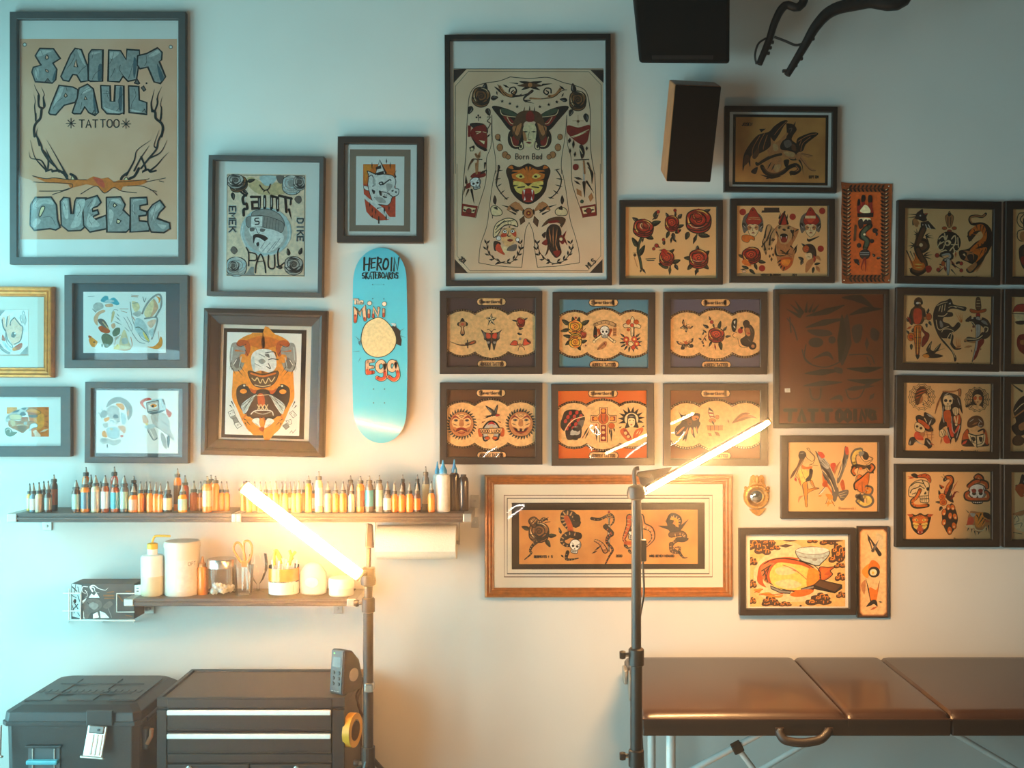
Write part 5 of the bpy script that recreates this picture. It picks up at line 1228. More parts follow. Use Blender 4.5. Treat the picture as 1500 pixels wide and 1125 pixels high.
# ---------------------------------------------------------------- the tall poster
draw('poster', 20, 50, 6, '''d g 4 97 92 14;e W 97 92 9;d g 4 1381 113 14;e W 1381 113 9
O U 13 190 190 230 125 350 128 410 215 345 255 380 310 370 400 340 430 190 418 160 335 172 292 240 272;o q 8 278 205 292 183 306 208 290 222;o q 7 280 310 300 318 306 335 285 330
O U 13 415 372 500 180 540 125 595 135 650 280 660 410 590 420 555 360 520 355 485 415 435 405;O q 8 530 285 548 222 562 290
O U 13 660 175 685 138 785 137 780 415 672 415 655 400;O U 13 835 140 940 145 990 225 995 135 1105 142 1108 200 1095 300 1080 400 1005 415 962 370 930 420 830 415
O U 13 1090 190 1170 170 1265 120 1305 160 1300 228 1280 240 1335 375 1290 435 1235 420 1180 290 1110 305 1085 270;O N 9 1060 430 1085 395 1108 435 1095 440;O N 7 1120 470 1142 455 1162 490 1145 503;e K 1168 432 8;O N 7 275 420 300 390 330 428
O U 13 308 690 330 620 400 450 520 465 565 488 560 560 540 600 445 625 405 670 370 710 320 705;O q 7 443 545 458 518 472 545 457 556;O U 13 515 690 560 560 575 475 650 440 700 480 745 690 715 715 660 690 625 640 590 700 530 700;O q 7 620 575 630 545 645 574
O U 13 765 452 848 455 852 590 885 592 892 450 968 455 970 690 930 705 820 700 775 650;O U 13 1010 455 1100 460 1105 580 1170 602 1170 705 1015 690;O G 7 690 705 708 668 722 700;O G 7 1125 690 1150 660 1172 705;e K 968 698 9
f u 205 195 235 145 340 145 300 165 250 190;f u 185 330 220 300 210 400;f u 560 145 590 150 630 270 600 240;f u 690 160 770 155 700 180;f u 850 160 930 165 860 220;f u 1190 190 1265 140 1285 165 1210 200;f u 350 620 410 480 440 480 380 610;f u 600 520 650 465 680 490 620 520;f u 790 640 840 690 940 690 840 660;f u 1030 660 1150 690 1040 680;f b 340 400 370 310 360 400;f b 745 280 775 270 770 400 740 400;f b 1060 200 1085 260 1060 390 1050 300;f b 1260 260 1320 375 1290 410;f b 930 480 955 480 950 660 925 650;f b 700 520 730 680 705 650
l K 3 240 145 255 180;l K 3 195 300 210 350 200 400;l K 3 530 170 535 200 510 250 470 300;l K 3 640 280 600 310 570 350;l K 3 700 170 690 215;l K 3 770 310 720 345 690 400;l K 3 880 160 870 210 845 260;l K 3 890 300 870 350 850 380;l K 3 940 270 930 310 960 360;l K 3 1050 260 1030 330 1010 390;l K 3 1165 190 1170 240 1150 280;l K 3 1060 480 1075 540 1040 610 1030 680;l K 3 460 460 470 500;l K 3 430 560 380 600 345 660;l K 3 680 470 620 500 590 540;l K 3 600 600 590 660;l K 3 790 520 840 520 815 500 835 570;l K 3 960 530 920 580 930 640 900 680
z K 20 245 660 275 630 262 560 270 530 245 470;l K 13 262 560 266 640;z K 16 220 600 225 540 200 490 180 440;l K 18 250 650 222 630 218 540;z K 14 195 740 185 640 190 590 178 530;l K 22 245 670 235 740 200 780 180 830 185 900;l K 16 195 700 195 760
z K 20 1218 680 1210 610 1220 560 1238 485;l K 15 1240 680 1265 610 1262 570;z K 16 1265 600 1268 540 1304 460;z K 18 1295 740 1300 650 1290 620 1308 550;l K 22 1218 670 1245 690 1250 740 1300 785 1312 830 1300 900;l K 16 1300 700 1290 760
L K 7 505 740 505 826;L K 7 462 785 545 785;L K 7 478 757 532 812;L K 7 532 757 478 812;L K 7 988 745 988 830;L K 7 945 790 1030 790;L K 7 960 762 1016 818;L K 7 1016 762 960 818
t TAT 578 755 66 59 9 K;t TOO 762 753 66 60 9 K''')
draw('poster', 20, 180, 6, '''l K 16 185 20 180 80 215 140 245 210 250 240 300 320 360 380;z K 14 225 200 200 100 215 40;z K 16 290 420 230 360 180 290 145 150;z K 16 290 410 240 330 150 310 135 250;l K 15 255 240 300 300 300 400 280 425 330 410 340 430;z K 18 400 430 330 330 300 270 280 225;z K 18 470 470 420 380 370 290 290 150
l K 20 430 430 470 490 480 520;l K 20 340 425 400 420 430 440;l K 22 500 450 545 480 560 540;o j 7 505 500 515 465 538 505 520 515
l K 16 1300 0 1315 60 1270 160 1255 230 1190 310 1120 400;z K 14 1250 220 1235 190 1280 60;z K 18 1190 310 1290 260 1350 150;z K 18 1200 420 1260 370 1310 310 1360 260;l K 17 1120 300 1160 400 1130 430 1180 410 1200 430 1250 420;z K 18 1060 420 1110 320 1150 260 1190 200;z K 18 990 460 1060 330 1085 240 1210 150
l K 22 1100 400 1060 470 1020 490 1000 545;l K 22 1000 440 950 480 940 540;o j 7 965 515 990 475 1010 520 980 540
F O 165 470 280 495 360 485 480 500 640 500 700 470 770 490 830 480 880 520 920 505 1160 500 1180 520 1120 545 960 560 940 600 880 570 800 615 740 560 640 540 500 575 480 540 280 520;l K 6 165 465 280 490 360 483 480 498 640 500;l K 6 175 520 280 525 480 532 520 550 490 580 340 630;l K 6 225 600 400 598 490 575;l K 6 590 625 690 565 740 560 800 618 880 568 950 600 1080 615;l K 6 875 520 1000 515 1160 498 1190 490;l K 6 1160 520 1335 485;l K 6 1280 510 1320 520;l K 6 1000 555 1120 555 1210 590 1260 635;l K 6 1200 590 1255 602;f r 700 480 780 500 800 570 740 540
O U 13 150 720 190 655 330 652 375 720 385 850 408 920 370 942 320 930 180 945 145 900;o j 8 222 805 245 738 275 745 235 825;O U 13 410 690 440 655 490 660 505 800 525 800 538 690 550 662 640 660 660 760 640 900 590 945 480 950 420 900;O U 13 605 700 640 668 735 640 768 700 735 735 690 748 695 778 738 764 748 800 702 822 706 852 812 812 822 930 670 960 615 900
O U 13 815 655 940 650 980 720 962 765 1025 825 1020 930 990 960 820 960;O j 8 875 732 885 705 908 725 888 742;O j 8 905 880 910 845 945 860 925 886;O U 13 1025 660 1170 655 1175 715 1110 728 1110 762 1170 780 1165 812 1100 820 1105 860 1195 870 1190 950 1025 960;O U 13 1180 775 1220 720 1285 680 1330 740 1280 790 1260 840 1370 880 1375 930 1320 965 1210 960 1180 880
f u 170 730 200 680 320 672 350 720 260 710 200 760;f u 165 890 200 840 240 860 190 920;f u 430 700 470 680 480 830 450 830;f u 560 690 630 680 600 800 580 900 500 920 540 820;f u 640 900 700 680 730 670 700 740 660 790 760 900;f u 840 680 920 670 950 720 880 690;f u 840 760 880 800 850 900;f u 1050 680 1150 675 1060 700 1060 840;f u 1200 790 1280 710 1290 740 1240 800 1250 880 1340 900 1300 930
l K 3 210 680 180 730 220 750;l K 3 260 830 330 830 370 900;l K 3 440 700 460 760;l K 3 570 700 590 760 560 820;l K 3 690 680 650 740;l K 3 700 800 660 840 690 900;l K 3 850 680 830 740;l K 3 960 790 930 820;l K 3 1060 690 1040 760 1070 800;l K 3 1250 720 1230 800 1210 860''', 'lower_drawing', d=FR['poster']['d'] + .0016)
# ---------------------------------------------------------------- bearded face in a beanie
draw('beanie', 325, 250, 7.03, '''F K 52 40 855 50 850 1085 45 1080;F x 58 46 849 56 844 1079 51 1074
f c 300 60 420 120 620 130 640 240 380 240 250 120;f a 390 60 560 60 520 140 440 150;f N 560 50 640 55 620 130 580 120;m rosed 170 140 1.9 1.6 -20;m roseg 140 110 1.7 1.5;m leaf 270 110 1.3 1.6 75;m kleaf 110 230 1.5 1.6 170;m kleaf 220 200 1.2 1.4 130
m roseu 720 150 2 2;m roseg 800 130 1.3 1.5;o N 3 750 300 770 265 810 265 820 310 790 340;l K 4 770 220 770 250
m roseu 150 990 2.1 2;m roseg 120 990 1.1 1.2;o N 3 90 820 120 780 160 820 130 860;F U 52 1060 250 1060 300 990 330 990 330 1060 350 1078 52 1078
m roseg 740 980 1.9 1.9;m kleaf 690 870 1.4 1.5 -10;m kleaf 800 860 1.4 1.5 20;m kleaf 620 1000 1.3 1.3 -80
e a 455 630 265 250;e u 455 640 225 210;l W 10 220 560 205 680 250 790;l W 10 690 560 700 680 660 780;l W 9 300 830 420 880 560 850
o U 5 310 470 330 420 460 395 580 440 640 520 630 580 500 490 400 460;o G 5 260 480 420 465 560 500 640 550 610 640 480 600 380 575 270 585;F W 305 475 420 470 415 575 300 580;l K 12 380 490 345 495 345 520 380 525 380 550 345 555;L K 3 440 480 430 585;L K 3 470 482 460 590;L K 3 500 490 490 595;L K 3 530 498 520 600;L K 3 560 505 550 615;L K 3 590 520 580 625
f W 280 590 460 595 600 640 600 700 520 760 430 780 350 770 320 700;f N 290 590 340 590 330 620 295 625;f N 400 595 450 605 430 630 395 625;l K 6 350 590 370 640 390 640;f D 320 700 330 660 400 655 470 690 465 740 400 700 350 690 330 750;f D 355 750 380 735 385 770 365 780;f W 380 800 480 700 600 640 640 700 560 800 440 850;l U 6 420 830 500 740;l U 6 470 840 560 730;l U 6 520 810 600 700;l U 6 400 800 440 740
l K 12 390 150 430 200 480 190 500 140;l K 8 430 220 460 200 490 235''')
draw('beanie', 325, 250, 7.03, '''l K 26 250 250 215 280 225 340 250 340 260 390 225 400 225 460;l K 18 195 220 250 260;l W 6 240 270 240 330;L K 26 300 270 385 270 385 390;L K 26 385 320 310 325 315 390 385 385;L K 28 440 265 440 385;L K 28 510 260 510 390;L K 28 515 265 570 275 575 410;L K 24 590 258 718 288;L K 26 652 270 664 425;L K 18 712 285 706 350;z K 24 690 400 715 500;L W 5 385 285 385 375;L W 5 510 280 510 370;L W 5 575 300 575 390;L W 5 440 285 440 370
l K 13 250 790 275 850 275 980;l K 13 275 840 350 860 350 920 280 925;l K 14 345 1050 355 960 400 860 440 960 450 1050;l K 9 370 940 430 930;l K 14 480 870 480 990 540 1000 540 870;l K 14 590 800 575 850 585 980 640 950
t EMEK 142 370 66 70 12 D a 8 90;t DIKE 838 495 62 62 12 D a 8 90''', 'lettering', d=FR['beanie']['d'] + .0016)
# ---------------------------------------------------------------- skull in a pointed hat
draw('gnome', 510, 215, 8.65, '''F O 190 220 600 220 600 500 190 480;F r 190 470 600 470 600 890 530 890 200 600;F r 205 655 520 925 380 935 290 890 230 820;F o 200 230 330 230 260 330 210 460;o W 6 195 505 225 495 330 540 330 570 220 545
o W 8 250 310 340 340 480 350 570 370 605 440 590 520 640 540 630 610 560 640 540 700 500 740 440 735 330 720 290 640 270 580 250 480 260 380;O W 7 345 350 400 165 490 340;F K 350 260 415 232 420 275 350 290;F K 345 335 450 305 455 350 370 362;F K 400 165 490 340 470 345 410 200
z K 14 350 350 240 305 270 360;z K 20 600 380 590 340 612 300;f K 385 460 430 440 450 470 410 490;e W 415 465 14 9;l K 14 440 480 520 420 540 425;l K 10 260 380 300 360 330 420 340 480 310 500;f g 320 390 345 430 335 500 310 450;f K 300 540 340 560 330 600 310 580;f K 390 555 420 570 425 620 400 610;l K 9 420 570 480 580 560 630;f K 440 620 490 640 480 650 445 640;L K 5 460 600 460 650;L K 5 480 605 480 650;f K 545 560 575 545 570 570;f K 590 570 615 565 610 590;l K 8 310 690 350 730 420 740;l K 6 500 500 520 540 500 570 530 600;f g 480 470 560 480 540 540 500 560;l K 6 330 640 400 690;f g 340 650 420 640 480 700 400 710;F W 205 640 240 640 440 770 540 920 500 920 420 830 230 680;z K 14 370 780 430 770
b K 14 302 195 302 280;b K 16 485 150 485 215;b K 15 533 195 533 285;b K 15 275 700 275 765;b K 13 305 770 305 840;b K 13 350 790 350 870;b K 18 458 760 458 850;b K 14 518 740 518 815;b K 14 305 860 305 905;F K 382 880 395 880 398 975 378 975;b K 18 482 850 482 940''')
# ---------------------------------------------------------------- mirrored birds, bowl and bell
_half = '''f o 430 55 300 65 200 110 150 170 120 400 110 560 105 720 150 820 220 980 300 1080 430 1100;f O 430 90 300 110 230 160 310 190 430 215
f U 150 150 95 180 80 340 110 440 190 440 230 370 250 250 220 180;f N 120 360 180 300 200 380 150 420;f o 190 280 250 280 230 360 190 340;f E 150 160 200 125 270 140 295 210 270 290 240 280 245 220 230 180 170 195;l K 5 150 165 190 195 250 170;l K 5 240 230 270 285;z O 16 140 235 240 245;z K 9 95 360 80 430;z K 9 110 420 140 480;z K 9 170 440 220 500;z K 8 190 400 240 470;z K 8 100 400 95 450;l W 8 150 330 120 380;l a 8 200 300 180 400;l a 10 110 200 100 330
f D 150 640 190 590 250 580 290 640 320 670 420 690 420 930 330 940 280 910 220 870 160 760;d o 0 222 655 36 24;e W 230 597 11 10;f a 370 690 260 740 200 800 210 850 240 880;l D 5 350 700 220 830;l D 5 320 710 205 800;l D 5 300 730 225 850;l W 7 370 690 245 875;f E 280 620 330 640 370 640 360 670 320 675;z o 12 250 590 300 620
z K 12 100 760 130 820;z K 12 85 800 110 830;z K 9 230 940 265 960;z K 9 240 980 260 1020;z K 9 260 970 300 1010;f W 310 960 380 930 410 1030;b U 8 340 980 390 1020;b O 16 270 870 200 960'''
_pt = lambda s_: s_
draw('raven', 325, 480, 7.03, _half)
_ink = Ink(); _f = FR['raven']
_ink.run(_half, lambda p: (325 + (850 - p[0]) / 7.03, 480 + (p[1] + 4) / 7.03), 1 / 7.03)
def _r3(x, y, z):
    a, b = _f['loc'](x, y, _f['d'] + .0002); return (a, -_f['d'] - .0002 - z, b)
_ink.build('mirrored_drawing', _f['paper'], _r3)
draw('raven', 325, 480, 7.03, '''f W 300 340 320 260 400 220 500 230 550 290 560 400 500 460 400 440 330 450;f a 300 340 330 300 340 420 320 440;f U 375 340 420 320 450 350 410 375;l U 8 380 270 440 300;l K 8 450 260 540 250 560 300;l K 8 480 330 520 320 580 330;l K 8 460 400 500 420 480 370;f N 440 280 480 270 490 310;l U 7 340 370 400 400
o M 6 275 445 420 480 575 445 560 540 500 600 420 615 340 600 295 540;l O 16 300 470 420 500 550 470;l C 9 310 520 340 545 365 515 395 570 420 530 450 575 480 520 510 555 545 510;l C 8 340 590 420 605 500 590;f D 370 640 470 640 490 690 360 690;f B 360 690 480 690 570 850 600 910 300 920 260 870;f E 370 690 430 690 440 800 380 800;l C 7 360 700 480 690;t XXX 368 795 50 38 10 C;f M 300 890 340 850 420 850 500 850 530 900 420 920;l W 10 300 890 350 855 500 855 530 900;l g 8 340 870 420 890 500 870;F o 390 930 440 930 440 1000 415 1070 390 1000;f E 380 1040 415 1020 440 1040 415 1070;z E 12 395 930 385 1000;z E 12 435 930 445 1000
O W 4 65 870 120 845 140 900 85 920;f U 85 920 140 905 150 940 110 945;O W 4 125 990 170 965 205 1010 160 1040;O G 4 110 935 150 925 175 970 130 985;e K 88 885 5;e K 115 870 5;e K 165 1002 6;O W 4 695 880 730 855 770 900 735 930;O W 4 660 960 710 945 720 990 690 1000;O G 4 625 1010 665 985 695 1020 660 1050;e K 715 882 5;e K 745 900 5;e K 690 970 5
l N 4 700 1085 720 1060 730 1085 760 1050''', 'front_drawing', d=FR['raven']['d'] + .0012)
# ---------------------------------------------------------------- skateboard graphic
def deck_draw(code, ox, oy, sc, name):
    fr = FR['deck']; k = Ink(); k.run(code, lambda p: (ox + p[0] / sc, oy + p[1] / sc), 1 / sc)
    def to3(x, y, z):
        a, b = fr['loc'](x, y, 0); return (a, -fr['depth'](a, b) - .0006 - z, b)
    return k.build(name, fr['paper'], to3)
deck_draw('''L K 22 203 160 206 300;L K 20 262 165 258 305;L K 16 200 240 270 232;L K 16 285 170 285 280;L K 14 285 172 330 165;L K 14 285 220 322 215;L K 14 285 278 325 270;L K 20 352 155 350 300;L K 16 352 165 390 175 388 215 352 228;L K 16 355 225 400 300;o K 0 405 235 430 165 470 180 478 250 450 300 415 290;o l 0 425 238 440 190 458 200 460 250 445 275 428 268;L K 18 505 160 505 310;L K 18 535 310 535 160 575 305 585 160
L K 12 210 330 190 340 188 360 215 370 212 390 190 390;L K 13 228 325 228 400;L K 11 250 325 230 362 255 400;L K 11 262 400 275 330 292 400;L K 9 268 372 288 372;L K 13 285 325 330 322;L K 13 310 325 312 400;L K 11 355 325 332 325 334 395 358 392;L K 9 332 358 352 356;L K 11 370 325 370 395 392 385 388 362 370 358 388 345 385 328 370 325;L K 11 402 345 412 328 430 345 430 380 415 392 402 375 402 345;L K 11 438 395 455 325 470 400;L K 9 444 370 466 370;L K 11 482 405 482 325 505 335 500 355 482 362 508 400;L K 11 518 325 518 400 545 385 545 345 518 325;L K 12 582 335 562 330 558 352 580 366 578 392 556 390
e K 303 463 5;e K 427 463 5;L b 2 310 464 420 464;e K 305 618 6;e K 427 620 6
t The 100 625 50 36 18 p K 6;L K 40 112 870 118 715 165 790 205 705 220 850;L K 34 262 745 262 820;L K 34 310 820 315 720 365 810 370 720;L K 34 425 735 425 810
L P 28 112 870 118 715 165 790 205 705 220 850;L P 22 262 745 262 820;L P 22 310 820 315 720 365 810 370 720;L P 22 425 735 425 810;L r 26 112 870 114 800;L r 24 216 830 220 850;L r 20 262 790 262 820;L r 20 310 820 312 790;L r 20 425 780 425 810;d p 5 270 668 22;d p 5 432 675 22''', 505, 355, 7.5, 'graphic_print')
deck_draw('''F D 385 0 430 20 465 -10 470 25 510 60 505 100 520 140 515 200 470 180 430 110 330 20;z b 8 470 25 460 -20;z b 7 505 60 545 35;z b 7 510 105 555 122;z b 6 130 140 85 105;z b 6 130 170 105 110;z b 6 130 245 60 250;z b 6 140 310 120 350;F b 150 130 120 170 140 200;f u 420 -10 465 -5 455 20
f K 300 -65 380 -30 450 60 476 150 440 240 360 296 270 302 190 262 150 180 148 90 190 -10;f c 300 -60 376 -26 444 62 468 150 434 236 356 290 270 296 196 256 156 178 156 92 196 -6
L K 44 205 345 205 445;L K 38 205 340 260 335;L K 36 205 395 255 392;L K 38 205 445 258 440;L P 32 205 345 205 445;L P 27 205 340 260 335;L P 25 205 395 255 392;L P 27 205 445 258 440;L r 28 205 420 205 445 255 440
l K 42 365 370 335 340 300 365 300 410 330 430 362 400 365 360 368 480 330 505 295 490;l P 30 365 370 335 340 300 365 300 410 330 430 362 400 365 360 368 480 330 505 295 490;l r 26 364 430 366 480 330 504 297 490
l K 42 465 360 430 340 405 365 410 410 440 420 462 385 465 360 488 470 450 510 400 480;l P 30 465 360 430 340 405 365 410 410 440 420 462 385 465 360 488 470 450 510 400 480;l r 26 480 430 487 470 450 509 402 481
e b 262 593 7;e b 362 593 7;e b 262 720 7;e b 362 720 7''', 505, 475, 6.25, 'graphic_print')
# ---------------------------------------------------------------- left-hand pictures
draw('hand', 0, 440, 11.25, '''F W -320 140 480 140 480 905 -320 905;F U -320 160 90 160 0 260 -320 500;F U 320 895 460 740 460 895;L h 8 -320 150 470 150 470 900 -320 900
f p 30 300 80 280 100 440 120 280 160 240 160 400 240 280 350 400 375 450 350 600 300 700 220 740 160 660 110 560 60 440;l N 18 35 320 50 430 90 500;l N 15 120 270 105 430;l N 14 240 280 180 340 170 410;l N 14 250 300 330 400 375 440 365 560 330 670 240 720;l N 10 100 520 130 650 200 740 210 780
f N 185 600 200 530 240 520 260 560 240 610;e W 245 545 14 14;f U 90 520 110 600 130 720 200 770 180 780 110 700 80 600;f E 210 800 260 750 350 700 370 740 330 810 220 830;f o 220 780 280 790 250 830 200 820;f E 40 560 70 600 90 660 50 670 30 640;f U 0 710 60 790 130 840 175 860 140 890 60 850 0 790;f a 60 660 130 760 200 830 160 840 80 760 40 700
o W 5 365 215 385 180 410 215 390 240;l U 12 350 240 335 300 360 370;l U 12 410 240 430 330 410 400;f u 360 250 400 260 420 350 400 390 360 340;m rosed -150 600 2.6 2.6''')
draw('fairy', 115, 420, 10.71, '''l G 5 150 155 250 150
f l 345 220 400 150 460 150 480 200 560 170 640 260 600 290 520 260 420 250;f u 230 300 280 250 370 260 390 330 300 380 260 400;f P 420 280 520 265 540 310 440 320;f P 240 480 300 400 390 360 420 390 330 440 300 520 300 610 250 560;f E 310 640 380 610 490 680 470 730 360 710;f P 510 600 560 570 580 620 540 660;f N 300 520 360 500 420 540 470 640 430 650 340 590;l c 14 380 550 470 660;f v 360 780 430 730 540 800 520 900 430 960 380 880;f v 530 720 580 650 650 650 640 740 560 780;l U 6 520 420 560 360 620 370;f c 530 400 570 400 540 520 510 560;b U 14 580 460 660 540;b U 14 560 540 680 600;b U 12 600 420 640 470;l N 7 220 350 270 400;e v 370 920 14 26;f u 560 820 590 780 640 790 600 830
f o 160 830 200 790 260 830 300 870 260 940 200 930;F E 150 790 160 760 210 780 180 810;e D 245 870 12 12
f a 400 250 470 200 560 220 520 250;l h 6 650 350 780 350;l h 6 670 380 760 405;f C 640 880 700 690 740 700 790 860 830 960 770 1000 660 990;f u 680 820 750 800 780 880 700 900;l h 6 560 960 590 820 660 760;f y 550 970 620 900 640 980;l O 7 820 790 840 920 780 990 640 990;l N 5 710 480 760 560 820 690;l N 5 760 470 840 620 830 700;l N 5 730 640 790 700
l U 9 810 240 830 420 860 560 980 800 1100 870;f j 840 230 930 250 960 330 900 400 850 330;l U 7 850 260 930 250;f u 850 420 960 380 980 440 920 470;l O 7 850 470 900 540 1000 560;f a 900 500 1000 520 1080 640 1110 800 1100 860 940 740 880 640;l v 10 900 640 960 640 1060 740 1110 860;l U 8 840 720 940 860 1040 890;f y 1010 700 1100 820 1100 860 1040 800;f o 1080 940 1180 935 1260 860 1290 780 1320 850 1300 940 1220 980;l h 5 1250 700 1270 860;l h 7 830 130 940 140;l h 7 830 155 930 160
l U 22 1000 420 1060 290 1160 170 1260 120 1300 180 1290 320 1210 470;f j 1030 420 1080 300 1180 190 1190 290 1170 420 1080 490;b P 60 1180 190 1215 330 1120 500;b o 26 1220 150 1270 190 1260 260;f W 1250 290 1280 300 1270 350;l U 18 1040 500 1210 480 1235 540 1200 680 1150 820;f p 1080 560 1200 510 1210 560 1140 650;f a 1100 700 1180 660 1160 800;l N 7 1010 160 1030 230;l N 7 1060 180 1035 240''')
draw('lion', 0, 585, 16.67, '''F o 165 190 420 190 420 360 165 350;F O 640 190 1195 185 1195 910 770 910 760 700;f o 900 380 1060 360 1080 560 1040 680 900 740 820 500;b E 40 1090 200 1190 260;b E 30 1080 420 1190 400;b E 30 1110 540 1190 560;b E 30 1080 650 1190 690;b p 40 980 800 1190 720;F p 800 780 880 740 1000 880 980 910 860 910
f u 130 500 170 400 260 330 400 260 560 200 690 200 640 300 560 380 400 380 260 460 180 560;f b 300 320 380 270 480 260 420 320;f b 480 360 560 300 640 370 560 400;f b 520 220 640 205 600 260;o o 8 640 290 720 230 820 220 940 270 1000 320 920 370 760 350;f E 640 300 760 350 900 370 920 350 780 320;f N 700 380 920 390 880 440 740 440
o C 7 230 400 330 360 500 380 540 430 500 490 380 500 260 490;f h 220 520 300 500 460 530 560 460 680 430 700 520 760 540 840 600 780 680 680 720 560 820 420 760 260 690 200 620;f c 250 520 340 510 380 620 300 660;f m 430 640 540 640 640 660 620 760 520 800 440 740;l C 12 400 640 520 620 680 640;l D 7 420 560 540 560 600 530;l D 8 700 560 780 530 860 570;f E 530 440 640 440 620 490 540 490;o W 7 740 620 840 580 920 620 900 680 800 700 720 760;f g 580 560 660 550 650 620 600 620
f v 120 740 180 690 260 720 320 790 420 800 340 880 240 910 150 860;l W 12 150 760 200 720 260 760 240 820;f U 150 450 190 400 250 370 180 480''')
draw('parrot', 135, 565, 10.71, '''f U 220 340 260 240 350 185 450 180 560 240 630 350 620 460 560 540 540 380 500 300 440 260 350 270 260 320;f o 370 290 470 280 510 350 470 380;f u 230 370 300 310 400 330 430 420 440 540 360 600 260 500;f U 130 430 200 380 240 440 200 500 150 490;l N 7 100 420 160 520;l N 5 145 340 160 400;f o 180 520 260 490 270 530 210 570;f P 540 430 580 370 570 480
f a 450 430 520 460 530 580 470 600;f b 330 470 380 450 410 500 350 510;f W 260 540 320 520 380 560 360 620 290 630;l b 7 280 550 330 550 330 580;l b 7 390 560 440 560;f u 170 600 240 580 250 640 190 660;f a 230 680 280 650 400 660 430 760 400 820 300 830 240 780;l U 5 230 680 250 780 330 830 410 800 430 690;f U 280 665 330 670 300 690;f o 150 740 190 700 230 760 230 810 170 800;f P 400 640 500 630 530 690 500 750 470 720;e r 465 790 26 18;f u 120 860 160 820 250 830 330 860 440 840 440 890 340 940 240 900 170 920;f U 150 830 220 830 230 870 170 880;l D 12 238 920 238 970;e C 300 680 26 14
f r 750 260 820 200 900 190 930 220 840 240 800 280 840 360 800 340;f r 1160 360 1210 390 1250 440 1210 500 1170 440;f P 790 480 830 460 880 540 870 590 800 580;f y 830 590 880 600 860 630
F a 850 270 960 210 1090 200 1150 290 1160 390 880 430;O u 8 850 270 1040 230 1050 380 870 410;F W 880 300 1020 270 1030 350 890 370;f o 910 310 960 285 1020 310 960 345;e D 950 320 20 18;F b 870 425 1150 375 1090 420 960 460;F N 1090 205 1120 210 1150 290 1130 300;l W 8 1060 220 1090 360
f u 920 470 1000 440 1120 430 1190 500 1220 600 1220 680 1300 860 1200 780 1080 680 980 640 940 560;l a 7 960 500 1040 600 1200 680;l a 7 1010 470 1100 590 1220 640;l a 7 1060 450 1140 530 1200 570;l b 6 1000 640 1120 720 1280 850;l b 6 1100 560 1200 640;f U 1080 740 1120 760 1160 850 1170 990 1110 930 1080 820;f b 1170 820 1210 790 1220 880 1190 980;f u 860 680 960 640 1030 820 960 850 920 800;l b 9 870 700 960 850 1020 820;l W 8 900 680 970 820;f a 820 640 940 600 1000 640 880 680''')
